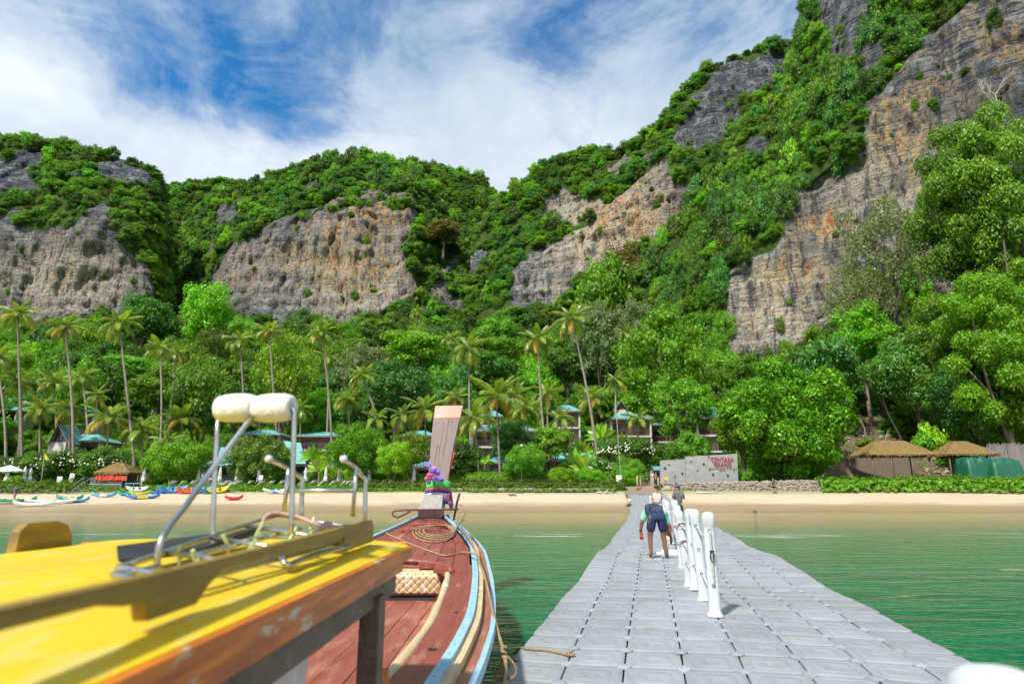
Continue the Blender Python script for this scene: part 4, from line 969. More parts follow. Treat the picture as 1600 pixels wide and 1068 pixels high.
o = obj('rope', strand(pts, .013, 16), ROPEW, smooth=True); props(o, 'twisted white rope hanging down the face of the nearest post', 'rope')
sh = MB(); c0 = A_.lerp(B_, .47)+Vector((0, -.035, 0))
sh.tube([c0+Vector((-.018, 0, .055)), c0+Vector((-.02, 0, 0)), c0+Vector((-.014, 0, -.045)), c0+Vector((0, 0, -.06)), c0+Vector((.014, 0, -.045)), c0+Vector((.02, 0, 0)), c0+Vector((.018, 0, .055)), c0+Vector((0, 0, .068)), c0+Vector((-.018, 0, .055))], .007, 8)
sh.box(c0+Vector((0, 0, .06)), (.05, .016, .016)); o = obj('shackle', sh, BLACK, smooth=True); props(o, 'black shackle on the rope of the nearest white post', 'shackle')
# loops of rope hanging on the fourth post
for zc in (.93, .66):
    q = posts[3]; mb = MB(); pts = [q.location+Euler(q.rotation_euler).to_matrix() @ Vector((.10*math.cos(a)*1.5+.05, -.075+.02*math.sin(a*2), zc+.05*math.sin(a))) for a in np.linspace(0, 5.2, 14)]
    mb.tube(pts, .012, 6); o = obj('rope', mb, ROPEW, smooth=True); props(o, f'loop of white rope hung {"high" if zc > .8 else "low"} on the leaning fourth post', 'rope')
# white cylinder float lying beside the man
fl_c = PZ(1043, 873, .40)+Vector((0, 0, .085))
mb = MB(); mb.lathe([(.01, -.30), (.045, -.30), (.05, -.20), (.09, -.19), (.095, -.17), (.095, .16), (.09, .185), (.045, .19), (.04, .24), (.01, .245)], 16, fl_c+Vector((.07, 0, .02)), axis=(1, -.15, 0))
fo_ = thing('float', 'white cylinder float lying on the pontoon at the bending man\'s feet', 'float', fl_c)
obj('barrel', mb, WHITE, fo_, smooth=True, autosm=40)
mb = MB(); mb.tube([fl_c+Vector((.02, 0, .11)), fl_c+Vector((.03, 0, .17)), fl_c+Vector((.08, 0, .19)), fl_c+Vector((.15, 0, .17)), fl_c+Vector((.16, 0, .11))], .008, 6); obj('handle', mb, ROPEW, fo_, smooth=True)
ORF = mat('orange_buoy_plastic', (0.85, 0.10, 0.04), (0.75, 0.16, 0.06), rough=.45)
for k, (s_, w_, lb) in enumerate([(17.8, 4.45, 'orange buoy on the rope left of the farther posts'), (17.2, 3.85, 'orange buoy behind the fifth white post')]):
    p = P((1044, 1057)[k], (826, 826)[k], (14.6, 15.2)[k]); mb = MB(); mb.lathe([(.01, -.16), (.05, -.13), (.085, -.05), (.09, .03), (.06, .10), (.025, .14), (.02, .18)], 12, p); o = obj('buoy', mb, ORF, smooth=True); props(o, lb, 'buoy')
    # tied between posts: a rope up to the line
    mb = MB(); mb.tube([p+Vector((0, 0, .17)), p+Vector((0, .05, .3)), on_post(posts[5], .955, 1)], .008, 5); o = obj('rope', mb, ROPEW); props(o, ['thin rope holding the left orange buoy', 'thin rope holding the orange buoy behind the fifth post'][k], 'rope')

# ------------------------------------------------------------------ people
def skinfig(name, V, E, m, parent, sub=2, root=None, **kw):
    names = list(V); me = bpy.data.meshes.new(name); me.from_pydata([V[k][0] for k in names], [(names.index(a), names.index(b)) for a, b in E], []); me.materials.append(m)
    o = bpy.data.objects.new(name, me); COL.objects.link(o); o.parent = parent
    sk = o.modifiers.new('body', 'SKIN'); sk.use_smooth_shade = True
    ly = me.skin_vertices[0] if me.skin_vertices else None
    if ly is None:
        return o
    for i, k in enumerate(names):
        r = V[k][1]; ly.data[i].radius = r if isinstance(r, tuple) else (r, r); ly.data[i].use_root = (k == (root or names[0]))
    if sub: sd = o.modifiers.new('smooth', 'SUBSURF'); sd.levels = sub; sd.render_levels = sub
    return props(o, **kw) if kw else o
SKIN1 = mat('brown_skin', (0.20, 0.10, 0.055), (0.17, 0.085, 0.045), rough=.5); SKIN2 = mat('tanned_skin', (0.42, 0.25, 0.16), (0.38, 0.22, 0.14), rough=.5)
HAIRM = mat('black_hair', (0.012, 0.010, 0.009), (0.02, 0.018, 0.016), rough=.55)
def cloth(nm, c, c2=None, sc_=6): return mat(nm, c, c2 or tuple(x*.75 for x in c), rough=.85, scale=sc_, bump=.3)
def figure(label, loc, rz, h, J, skin, top, bottom, hair=HAIRM, hairlen=0, sleeves=.5, legs='shorts', cap=None, cat='person', dress=None, extra=None, group=None):
    """J: joint positions in units of body height, facing +Y"""
    o = thing('person', label, cat, loc, rz, group); S = lambda k: Vector(J[k])*h
    V = {}; R = dict(pelvis=(.085, .065), spine=(.075, .06), chest=(.09, .062), neck=.033, head0=.040, head1=.058, head2=.046)
    for k in ('pelvis', 'spine', 'chest', 'neck', 'head0', 'head1', 'head2'): V[k] = (tuple(S(k)), tuple(x*h for x in R[k]) if isinstance(R[k], tuple) else R[k]*h)
    for s in ('l', 'r'):
        for k, r in (('sh', .036), ('el', .026), ('wr', .017), ('ha', .024), ('fi', .012), ('hip', .055), ('kn', .036), ('an', .022), ('to', .02)): V[k+s] = (tuple(S(k+s)), r*h)
    E = [('pelvis', 'spine'), ('spine', 'chest'), ('chest', 'neck'), ('neck', 'head0'), ('head0', 'head1'), ('head1', 'head2')]
    for s in ('l', 'r'): E += [('chest', 'sh'+s), ('sh'+s, 'el'+s), ('el'+s, 'wr'+s), ('wr'+s, 'ha'+s), ('ha'+s, 'fi'+s), ('pelvis', 'hip'+s), ('hip'+s, 'kn'+s), ('kn'+s, 'an'+s), ('an'+s, 'to'+s)]
    skinfig('body', V, E, skin, o)
    def grow(names, d): return {k: (V[k][0], tuple(x+d*h for x in V[k][1]) if isinstance(V[k][1], tuple) else V[k][1]+d*h) for k in names}
    T = grow(['pelvis', 'spine', 'chest', 'shl', 'shr'], .021); ET = [('pelvis', 'spine'), ('spine', 'chest'), ('chest', 'shl'), ('chest', 'shr')]
    if sleeves:
        for s in ('l', 'r'):
            p = Vector(V['sh'+s][0]).lerp(Vector(V['el'+s][0]), min(sleeves*1.6, 1)); T['sl'+s] = (tuple(p), .040*h); ET.append(('sh'+s, 'sl'+s))
    skinfig('shirt' if not dress else 'dress_top', T, ET, top, o)
    B = grow(['pelvis', 'hipl', 'hipr', 'knl', 'knr'], .012); EB = [('pelvis', 'hipl'), ('pelvis', 'hipr'), ('pelvis', 'waist')]; B['waist'] = (tuple(Vector(V['pelvis'][0]).lerp(Vector(V['spine'][0]), .55)), .082*h)
    for s in ('l', 'r'):
        t = .82 if legs == 'shorts' else 1.0; p = Vector(V['hip'+s][0]).lerp(Vector(V['kn'+s][0]), t); B['kn'+s] = (tuple(p), (.056 if legs == 'shorts' else .048)*h); EB.append(('hip'+s, 'kn'+s))
        if legs == 'long': B['an'+s] = (V['an'+s][0], .032*h); EB.append(('kn'+s, 'an'+s))
    if dress:
        mb = MB(); c = S('pelvis'); hem = (S('knl')+S('knr'))/2
        rings = []
        for t, r in ((-.5, .085), (0, .105), (.5, .125), (1.0, .145)):
            q = c.lerp(hem, t) if t >= 0 else c+(S('spine')-c)*(-t); rings.append([q+Vector((math.cos(a)*r*h*(1+.06*math.cos(5*a)), math.sin(a)*r*h*.75, 0)) for a in np.linspace(0, 2*PI, 14)[:-1]])
        mb.loft(rings, closed=True); me = bpy.data.meshes.new('skirt'); me.from_pydata([tuple(v) for v in mb.v], [], mb.f); me.materials.append(bottom); q = bpy.data.objects.new('skirt', me); COL.objects.link(q); q.parent = o
    else: skinfig('shorts' if legs == 'shorts' else 'trousers', B, EB, bottom, o)
    hd = (S('head1')+S('head2'))/2; up = (S('head2')-S('head1')).normalized(); bk = Vector((0, -1, 0)); bk = (bk-up*bk.dot(up)).normalized()
    HV = {'a': (tuple(hd+up*.028*h+bk*.008*h), .058*h), 'b': (tuple(hd+bk*.022*h), .060*h), 'c': (tuple(hd-up*.035*h+bk*.030*h), .048*h)}; HE = [('a', 'b'), ('b', 'c')]
    if hairlen: HV['d'] = (tuple(hd-up*hairlen*h+bk*.045*h), .04*h); HE.append(('c', 'd'))
    skinfig('hair', HV, HE, hair, o, sub=1)
    if cap is not None:
        mb = MB(); R_ = Vector((0, 0, 1)).rotation_difference(up).to_matrix(); mb.lathe([(.064*h, 0), (.066*h, .02*h), (.05*h, .05*h), (.01, .06*h)], 12, hd+up*.02*h, axis=up)
        f = hd+up*.028*h-bk*.085*h; mb.box(f, (.09*h, .07*h, .008*h)); me = bpy.data.meshes.new('cap'); me.from_pydata([tuple(v) for v in mb.v], [], mb.f); me.materials.append(cap); me.polygons.foreach_set('use_smooth', [True]*len(me.polygons)); q = bpy.data.objects.new('cap', me); COL.objects.link(q); q.parent = o
    # eyes, nose and ears, small but there
    mb = MB()
    for s in (-1, 1): mb.lathe([(.001, -.006*h), (.007*h, 0), (.001, .006*h)], 6, hd-up*.005*h-bk*.052*h+Vector((s*.02*h, 0, 0)))
    me = bpy.data.meshes.new('eyes'); me.from_pydata([tuple(v) for v in mb.v], [], mb.f); me.materials.append(BLACK); q = bpy.data.objects.new('eyes', me); COL.objects.link(q); q.parent = o
    mb = MB(); mb.box(hd-up*.018*h-bk*.058*h, (.014*h, .018*h, .026*h)); [mb.box(hd-up*.012*h+Vector((s*.056*h, 0, 0)), (.008*h, .02*h, .034*h)) for s in (-1, 1)]
    me = bpy.data.meshes.new('nose_and_ears'); me.from_pydata([tuple(v) for v in mb.v], [], mb.f); me.materials.append(skin); q = bpy.data.objects.new('nose_and_ears', me); COL.objects.link(q); q.parent = o
    return o
def standing(arm_l=0, arm_r=0, stride=0.0, bend=0.0):
    J = dict(pelvis=(0, 0, .53), spine=(0, .005, .62), chest=(0, .0, .73), neck=(0, .005, .835), head0=(0, .012, .87), head1=(0, .012, .915), head2=(0, .008, .955))
    for s, sg, ar in (('l', -1, arm_l), ('r', 1, arm_r)):
        J['sh'+s] = (sg*.105, 0, .80); J['hip'+s] = (sg*.055, 0, .50); J['kn'+s] = (sg*.06, .02+sg*stride*.5, .28); J['an'+s] = (sg*.065, sg*stride-.01, .05); J['to'+s] = (sg*.075, sg*stride+.07, .018)
        if ar == 0: J['el'+s] = (sg*.135, -.01, .63); J['wr'+s] = (sg*.145, .03, .49); J['ha'+s] = (sg*.145, .04, .455); J['fi'+s] = (sg*.14, .05, .41)
        else: J['el'+s] = (sg*.15, .01, .645); J['wr'+s] = (sg*.07, .13, .66+.06*ar); J['ha'+s] = (sg*.045, .155, .69+.07*ar); J['fi'+s] = (sg*.03, .17, .72+.07*ar)
    return J
# the bending man
hm = 1.74
Jm = dict(pelvis=(0, -.01, .50), spine=(.01, .08, .515), chest=(.03, .20, .515), neck=(.085, .27, .525), head0=(.12, .30, .52), head1=(.145, .325, .51), head2=(.155, .35, .49),
          shl=(-.10, .21, .52), ell=(-.155, .20, .40), wrl=(-.165, .205, .31), hal=(-.165, .21, .275), fil=(-.155, .215, .24),
          shr=(.155, .21, .50), elr=(.19, .20, .35), wrr=(.205, .17, .225), har=(.205, .165, .19), fir=(.195, .165, .15),
          hipl=(-.06, -.015, .475), knl=(-.088, .02, .265), anl=(-.088, -.01, .05), tol=(-.09, .055, .018),
          hipr=(.06, -.015, .475), knr=(.082, .025, .265), anr=(.094, -.005, .05), tor=(.125, .055, .018))
mp_ = deck(14.25, 2.42); man = figure('man bending over in mint shirt and navy shorts with dark backpack', mp_, -.02, hm, Jm, SKIN1, cloth('mint_cloth', (0.30, 0.62, 0.50)), cloth('navy_cloth', (0.010, 0.030, 0.09)))
mp_ = Vector(man.location); mp_.x, mp_.y = PZ(1029, 872, mp_.z).x, PZ(1029, 872, mp_.z).y; man.location = mp_
bp_ = thing('backpack', 'dark blue backpack on the bending man\'s back', 'backpack', mp_)
NYL = cloth('dark_blue_nylon', (0.035, 0.055, 0.095), (0.02, 0.035, 0.06))
bc = mp_+Vector((-.005*hm, .09*hm, .570*hm)); mb = MB(); rings = []
for t, w_, d_ in ((-1, .06, .04), (-.92, .13, .07), (-.6, .18, .11), (0, .205, .13), (.5, .19, .12), (.85, .14, .09), (1, .07, .04)):
    c = bc+Vector((0, t*.19, t*.055)); rings.append([c+Vector((math.copysign(abs(math.cos(a))**.6, math.cos(a))*w_, .02*math.sin(a), math.copysign(abs(math.sin(a))**.7, math.sin(a))*d_)) for a in np.linspace(0, 2*PI, 17)[:-1]])
mb.loft(rings, closed=True, caps=True); obj('pack', mb, NYL, bp_, smooth=True)
mb = MB(); mb.tube([bc+Vector((-.15, -.19, .02)), bc+Vector((-.13, -.15, .12)), bc+Vector((0, -.08, .17)), bc+Vector((.14, .02, .15))], .012, 6); obj('strap', mb, BLACK, bp_, smooth=True)
mb = MB(); mb.box(bc+Vector((0, -.16, -.045)), (.24, .10, .13)); obj('pocket', mb, NYL, bp_, bevel=.03)
mb = MB(); hp = mp_+Vector(Jm['fil'])*hm; mb.lathe([(.01, -.06), (.035, -.05), (.045, 0), (.035, .045), (.012, .055)], 10, hp); o = obj('red_pouch', mb, mat('red_cloth', (0.65, 0.03, 0.03), (0.5, 0.02, 0.02), rough=.6), smooth=True); props(o, 'small red pouch in the bending man\'s left hand', 'pouch')
mb = MB(); wp = mp_+Vector(Jm['wrl'])*hm; mb.lathe([(.034, -.012), (.036, 0), (.034, .012)], 12, wp+Vector((0, 0, .02))); o = obj('wristwatch', mb, BLACK); props(o, 'black watch on the bending man\'s left wrist', 'watch')
# walkers on the pontoon
def feet(x, y, z): 
    p = PZ(x, y, z); return Vector((p.x, p.y, z))
def on_deck(x, Y):
    p = P(x, 760, Y); s = Y/0.9775; w = (p.x-deck(s, 0).x)/0.9775; q = deck(s, w); return Vector((p.x, Y, q.z+.0))
figure('woman in patterned summer dress and black cap walking down the pontoon', on_deck(1025.5, 27.5), PI, 1.66, standing(0, 0, .05), SKIN2, cloth('pink_print', (0.62, 0.38, 0.32), (0.75, 0.6, 0.52), 25), cloth('pink_print2', (0.62, 0.36, 0.30), (0.8, 0.7, 0.6), 30), cap=BLACK, sleeves=0, dress=True)
figure('man in grey T-shirt and blue cap carrying a bottle down the pontoon', on_deck(1059, 28.5), PI, 1.70, standing(1, 0, .05), SKIN2, cloth('grey_cloth', (0.13, 0.13, 0.14)), cloth('dark_cloth', (0.025, 0.025, 0.03)), cap=cloth('blue_cloth', (0.05, 0.12, 0.35)), legs='long')
figure('person in pink cap and pale top behind the man in grey', on_deck(1056, 37), PI, 1.66, standing(1, 1, .03), SKIN2, cloth('pale_cloth', (0.55, 0.48, 0.47), (0.5, .3, .3), 20), cloth('navy_cloth2', (0.03, 0.04, 0.09)), cap=cloth('pink_cloth', (0.7, 0.10, 0.16)))
js = standing(1, 1); 
for s, sg in (('l', -1), ('r', 1)):
    js['hip'+s] = (sg*.055, .02, .52); js['kn'+s] = (sg*.06, .25, .47); js['an'+s] = (sg*.065, .24, .22); js['to'+s] = (sg*.07, .32, .19)
sp_ = deck(56.5/.9775, .12); figure('person in white top and dark shorts sitting on the left edge of the pontoon', Vector((sp_.x-.1, sp_.y, sp_.z-.78)), 1.45, 1.68, js, SKIN2, cloth('white_cloth', (0.75, 0.75, 0.76)), cloth('dark_cloth3', (0.03, 0.03, 0.04)))
# ------------------------------------------------------------------ longtail boat
BX = -1.355
RED = mat('worn_red_painted_wood', (0.30, 0.072, 0.050), (0.20, 0.05, 0.036), rough=.42, scale=4, sc=(5, .5, 2), coord='World', c3=(0.42, 0.20, 0.13), s3=3.2, t3=(.56, .72), sc3=(3.5, .7, 2), bump=.35, bscale=18, rvar=.08, objvar=.12)
REDF = mat('worn_red_floor_boards', (0.36, 0.10, 0.065), (0.26, 0.065, 0.045), rough=.38, scale=3, sc=(4, .5, 2), coord='World', c3=(0.50, 0.27, 0.17), s3=2.5, t3=(.52, .72), sc3=(3, .6, 2), bump=.3, bscale=18, rvar=.08, objvar=.16)
BLUE = mat('chipped_light_blue_paint', (0.30, 0.52, 0.66), (0.24, 0.44, 0.58), rough=.5, scale=6, coord='World', c3=(0.50, 0.50, 0.47), s3=9, t3=(.58, .66), bump=.3)
YEL = mat('yellow_painted_roof', (0.74, 0.52, 0.008), (0.64, 0.43, 0.008), rough=.42, scale=1.6, sc=(2.5, .5, 1), coord='World', c3=(0.60, 0.52, 0.20), s3=3.5, t3=(.52, .72), sc3=(4, .8, 1), bump=.18, bscale=14, rvar=.08)
VARN = mat('orange_varnished_wood', (0.80, 0.24, 0.025), (0.40, 0.09, 0.014), rough=.38, scale=5, sc=(3, .5, 6), coord='World', c3=(0.60, 0.48, 0.33), s3=5, t3=(.59, .66), sc3=(2, 1.2, 4), bump=.35)
RAILW = mat('brown_varnished_rail', (0.31, 0.20, 0.030), (0.19, 0.115, 0.020), rough=.4, scale=6, sc=(2, .6, 5), coord='World', c3=(0.42, 0.36, 0.25), s3=8, t3=(.66, .75), bump=.3)
DARKW = mat('dark_weathered_beam', (0.17, 0.115, 0.085), (0.10, 0.065, 0.045), rough=.6, scale=5, sc=(2, 1, 2), coord='World', c3=(0.23, 0.20, 0.17), s3=5, t3=(.55, .75), bump=.4)
HULL = mat('hull_outer_planks', (0.34, 0.14, 0.085), (0.24, 0.09, 0.055), rough=.5, scale=5, sc=(3, .5, 4), coord='World', c3=(0.50, 0.32, 0.22), s3=4, t3=(.58, .72), bump=.3)
GREYW = mat('grey_weathered_prow', (0.25, 0.185, 0.17), (0.20, 0.145, 0.13), rough=.75, scale=5, sc=(5, 1, .6), coord='World', c3=(0.13, 0.09, 0.08), s3=4, t3=(.62, .70), sc3=(7, 1, .35), bump=.4)
GREYW2 = mat('silver_weathered_stem', (0.36, 0.33, 0.30), (0.26, 0.23, 0.21), rough=.8, scale=6, sc=(5, 1, .8), coord='World', bump=.4)
CORAL = mat('coral_painted_tip', (0.82, 0.30, 0.22), (0.74, 0.25, 0.18), rough=.6, scale=4, c3=(0.85, 0.55, 0.45), s3=7, t3=(.6, .7), coord='World')
TANR = mat('tan_hemp_rope', (0.50, 0.36, 0.19), (0.33, 0.22, 0.11), rough=.9, scale=40, bump=.8)
TANP = mat('tan_vinyl_padding', (0.62, 0.47, 0.27), (0.52, 0.38, 0.21), rough=.5, scale=6, coord='World', c3=(0.80, 0.76, 0.66), s3=4, t3=(.58, .66), bump=.3)
sta = [(-3.5, .80, .86), (-1, .85, .84), (1.5, .89, .85), (3.1, .955, .87), (4.0, 1.03, .885), (4.9, 1.07, .905), (5.8, 1.045, .93), (6.8, 1.0, .965), (8.0, .91, 1.02), (8.9, .83, 1.08), (9.6, .67, 1.17), (10.3, .45, 1.28), (10.8, .26, 1.38), (11.1, .13, 1.45), (11.25, .06, 1.49)]
sY = [s[0] for s in sta]
def hb(Y): return float(np.interp(Y, sY, [s[1] for s in sta]))
def zg(Y): return float(np.interp(Y, sY, [s[2] for s in sta]))
def smooth_tab(k):
    t = np.linspace(-3.5, 11.25, 200); v = np.interp(t, sY, [s[k] for s in sta]); kern = np.hanning(13); kern /= kern.sum()
    p = np.pad(v, 6, mode='reflect', reflect_type='odd'); return t, np.convolve(p, kern, 'valid')
_t, _hb = smooth_tab(1); _, _zg = smooth_tab(2)
def hb(Y): return float(np.interp(Y, _t, _hb))
def zg(Y): return float(np.interp(Y, _t, _zg))
boat = thing('longtail_boat', 'red wooden longtail boat with yellow roof and tall grey prow', 'boat', (BX, 4, 0))
Ys = list(np.linspace(-3.5, 11.25, 60))
# hull skin, keel and outer planks
mb = MB(); rings = []
for Y in Ys:
    b_, z_ = hb(Y), zg(Y); zk = -.28+1.1*max(0, (Y-8.2)/3.05)**2.2; r = []
    for sgn in (-1, 1):
        pr = [(1.0, z_-.03), (1.035, z_-.12), (.97, z_-.22), (.86, (z_+zk)*.45), (.6, zk+.12), (.0, zk)]
        if sgn == 1: pr = pr[::-1][1:]
        r += [Vector((BX+sgn*b_*f, Y, zz_)) for f, zz_ in pr]
    rings.append(r)
mb.loft(rings); obj('hull', mb, HULL, boat, smooth=True, autosm=50)
def strip(fx, w, dz, th, m, nm, y0=-3.5, y1=11.2, side=(-1, 1), lab=None, absx=0.0, n=60):
    for sg in side:
        mb = MB(); rr = []
        for Y in np.linspace(y0, y1, n):
            x0 = hb(Y)*fx+absx; k = min(1, max(.25, (11.6-Y)/3)); z = zg(Y)+dz
            rr.append([Vector((BX+sg*(x0-w*k/2), Y, z)), Vector((BX+sg*(x0+w*k/2), Y, z)), Vector((BX+sg*(x0+w*k/2), Y, z-th)), Vector((BX+sg*(x0-w*k/2), Y, z-th))])
        mb.loft(rr, closed=True, caps=True); obj(nm, mb, m, boat, label=lab)
strip(1, .058, .034, .03, BLUE, 'gunwale_strip', lab='light blue painted strip along the gunwale', absx=-.02)
strip(1, .052, .006, .05, TANP, 'tan_rubbing_strip', absx=.032)
strip(1, .10, -.045, .05, HULL, 'rub_rail', absx=.085)
strip(1, .035, -.035, .07, BLUE, 'outer_rim', lab='light blue painted outer rim', absx=.15)
# nail heads along the blue strip
mb = MB()
for Y in np.arange(2.6, 10.8, .21): mb.lathe([(.006, 0), (.005, .0025), (.001, .003)], 6, (BX+hb(Y)-.02, Y, zg(Y)+.034))
obj('nail_heads', mb, mat('dark_nails', (.12, .12, .13), rough=.5), boat, kind='stuff')
# side decks round the cockpit
YF = 7.55
def inner(Y):      # half width of the cockpit opening
    b_ = hb(Y)-.27; 
    if Y > YF-.55: b_ *= math.sqrt(max(0, 1-((Y-(YF-.55))/.55)**2.6))
    return b_
for sg in (-1, 1):
    mb = MB(); rr = []
    for Y in list(np.linspace(-3.4, YF-.6, 36))+list(np.linspace(YF-.55, YF-.001, 16)):
        z = zg(Y)-.002; a, c = inner(Y), hb(Y)-.045
        rr.append([Vector((BX+sg*a, Y, z-.01)), Vector((BX+sg*(a+.02), Y, z)), Vector((BX+sg*c, Y, z)), Vector((BX+sg*c, Y, z-.03)), Vector((BX+sg*a, Y, z-.05))])
    mb.loft(rr, closed=True); obj('side_deck', mb, RED, boat)
mb = MB(); mb.lathe([(.028, 0), (.03, .003), (.02, .004), (.018, .001)], 12, PZ(783 - 60, 1001, .89).xyz if False else Vector((BX+hb(4.1)-.16, 4.1, zg(4.1))), axis=(0, 0, 1)); obj('deck_hole', mb, BLACK, boat)
mb = MB(); mb.lathe([(.014, 0), (.015, .003), (.001, .004)], 12, Vector((BX+hb(5.15)-.14, 5.15, zg(5.15)))); obj('deck_hole', mb, BLACK, boat)
# foredeck planks
NP_ = 9
def dz_(Y, f): return zg(Y)-.006+.05*(1-f*f)*min(1, hb(Y)/.8)
seams = [-.98+1.96*i/NP_ for i in range(NP_+1)]
for i in range(NP_):
    mb = MB(); rr = []; f0, f1 = seams[i], seams[i+1]; g = .006
    for Y in np.linspace(YF-.55, 10.75, 30):
        W_ = hb(Y)-.05; a, c = f0*W_+g/2, f1*W_-g/2
        yy = Y
        if Y < YF:      # planks end on the rounded rim of the cockpit
            fm = abs((f0+f1)/2)*W_; 
            ymin = YF-.0 if fm < hb(YF)-.27-.4 else None
            lim = YF if fm < .35 else YF-.55*(max(0, 1-(1-min(1, (fm-.35)/.33))**2))*.9
            if fm > inner(YF-.55): lim = YF-.55
            yy = max(Y, min(lim, YF))
        rr.append([Vector((BX+a, yy, dz_(yy, a/W_))), Vector((BX+c, yy, dz_(yy, c/W_))), Vector((BX+c, yy, dz_(yy, 0)-.06)), Vector((BX+a, yy, dz_(yy, 0)-.06))])
    mb.loft(rr, closed=True, caps=True); obj('deck_plank', mb, RED, boat)
# curved rim and beam at the front of the cockpit
mb = MB(); pts = []
for t in np.linspace(-1, 1, 41):
    a = inner(YF-.55)*t; u = abs(a)/inner(YF-.55); Y = YF-.55+.55*(max(0, 1-u**2.6))**(1/2.0); pts.append(Vector((BX+a, Y, dz_(Y, a/(hb(Y)-.05))+.004)))
mb.tube(pts, .028, 8, flat=.7); obj('cockpit_rim', mb, RED, boat, smooth=True)
mb = MB(); mb.box((BX, YF+.02, .76), (1.5, .05, .34)); obj('bulkhead', mb, RED, boat)
# small cross pieces near the bow
for Y, w_, h_ in ((9.75, .62, .035), (10.15, .40, .04)):
    mb = MB(); mb.tube([Vector((BX+t*w_/2, Y+.03*abs(t), dz_(Y, 0)+.02+(.02 if abs(t) < .9 else -.01))) for t in np.linspace(-1, 1, 9)], h_*.6, 6, flat=.6); obj('deck_cleat', mb, RED, boat, smooth=True)
# floor boards
FZ = .655
for i in range(9):
    x0 = -.92+i*.2045; mb = MB(); Yc = np.linspace(-2.5, YF, 12)
    if i % 2: segs = [(-2.5, 4.9), (4.91, YF)]
    else: segs = [(-2.5, 3.3), (3.31, 6.3), (6.31, YF)]
    for a, c in segs:
        mb = MB(); mb.box((BX+x0+.1, (a+c)/2, FZ-.015+random.uniform(-.002, .002)), (.199, c-a, .03)); obj('floor_board', mb, REDF, boat, bevel=.003)
mb = MB(); mb.box((BX-.62, 5.2, FZ+.006), (.14, .03, .012)); mb.box((BX-.69, 5.2, FZ+.012), (.012, .06, .022)); mb.box((BX-.55, 5.2, FZ+.012), (.012, .06, .022)); obj('hatch_handle', mb, STEEL, boat)
for sg in (-1, 1):      # inner hull lining below the side decks
    mb = MB(); rr = [[Vector((BX+sg*(inner(Y)+.03), Y, zg(Y)-.05)), Vector((BX+sg*(inner(Y)+.01), Y, FZ-.02))] for Y in np.linspace(-3.4, YF-.05, 40)]; mb.loft(rr); obj('inner_side', mb, RED, boat, smooth=True)
# padded bolster along the inner sides
for sg in (-1, 1):
    mb = MB(); pts = [Vector((BX+sg*(inner(Y)-.035), Y, zg(Y)-.03)) for Y in np.linspace(-2, YF-.28, 40)]; mb.tube(pts, [.036+.004*math.sin(k*1.3) for k in range(40)], 10); obj('side_padding', mb, TANP, boat, smooth=True)
# roof
RH = .835; RZ0 = 1.548; RYF = 3.30; RYB = -3.2
def rz_(u): return RZ0+.042*(1-abs(u)**5)-.012*(1-u*u)
def rhf(Y): return RH-.029*(3.3-Y)
mb = MB(); us = np.linspace(-1, 1, 25); rr = []
for Y in (RYB, -1.0, 1.0, 2.2, RYF): rr.append([Vector((BX+u*rhf(Y), Y, rz_(u))) for u in us]+[Vector((BX+u*rhf(Y), Y, rz_(u)-.02)) for u in us[::-1]])
mb.loft(rr, closed=True, caps=True); roof = obj('roof', mb, YEL, boat, smooth=True, autosm=30)
def trim(nm, x, z, w, h, m, y0=RYB, y1=RYF):
    for sg in (-1, 1):
        mb = MB(); mb.bar((BX+sg*(x-RH+rhf(y0)), y0, z), (BX+sg*(x-RH+rhf(y1)), y1, z), w, h); obj(nm, mb, m, boat, bevel=.006)
trim('upper_fascia_board', RH+.004, RZ0-.032, .028, .058, VARN, y1=RYF+.012)
trim('lower_fascia_board', RH-.032, RZ0-.092, .034, .052, VARN, y1=RYF-.05)
trim('roof_beam', RH-.075, RZ0-.165, .06, .10, DARKW, y1=RYF-.06)
mb = MB(); mb.box((BX, RYF+.012, RZ0-.012), (2*RH-.03, .022, .055)); obj('front_fascia_board', mb, VARN, boat, bevel=.004)
mb = MB(); mb.box((BX, RYF-.12, RZ0-.14), (2*RH-.25, .05, .09)); obj('cross_beam', mb, DARKW, boat, bevel=.004)
for sg in (-1, 1):
    for k, Y in enumerate((2.86, .6, -2.2)):
        mb = MB(); mb.box((BX+sg*(RH-.075), Y, (FZ+RZ0-.2)/2+.03), (.085, .125, RZ0-.2-FZ)); obj('roof_post', mb, DARKW, boat, bevel=.006)
    mb = MB(); mb.prism([(BX+sg*(RH-.08), 2.98, .93), (BX+sg*(RH-.08), 3.16, 1.02), (BX+sg*(RH-.08), 3.18, .93), (BX+sg*(RH-.08), 3.02, .82)], (sg*.03, 0, 0)); obj('post_bracket', mb, VARN, boat)
# side curtain gathered and tied below the roof edge
mb = MB(); rr = []
for k in range(11):
    t = k/10; w_ = .66*(1-t)+.22*t+.10*math.sin(t*PI)*-.5; z = RZ0-.19-.62*t
    rr.append([Vector((BX+rhf(2.0)-.135+.016*math.sin(j*1.9+t*2), 1.98-w_/2*1+w_*j/40+.06*t, z)) for j in range(41)])
mb.loft(rr); obj('side_curtain', mb, mat('pale_pink_curtain', (0.74, 0.64, 0.60), (0.64, 0.53, 0.50), rough=.8, scale=10, sc=(1, 6, .4), coord='World'), boat, smooth=True)
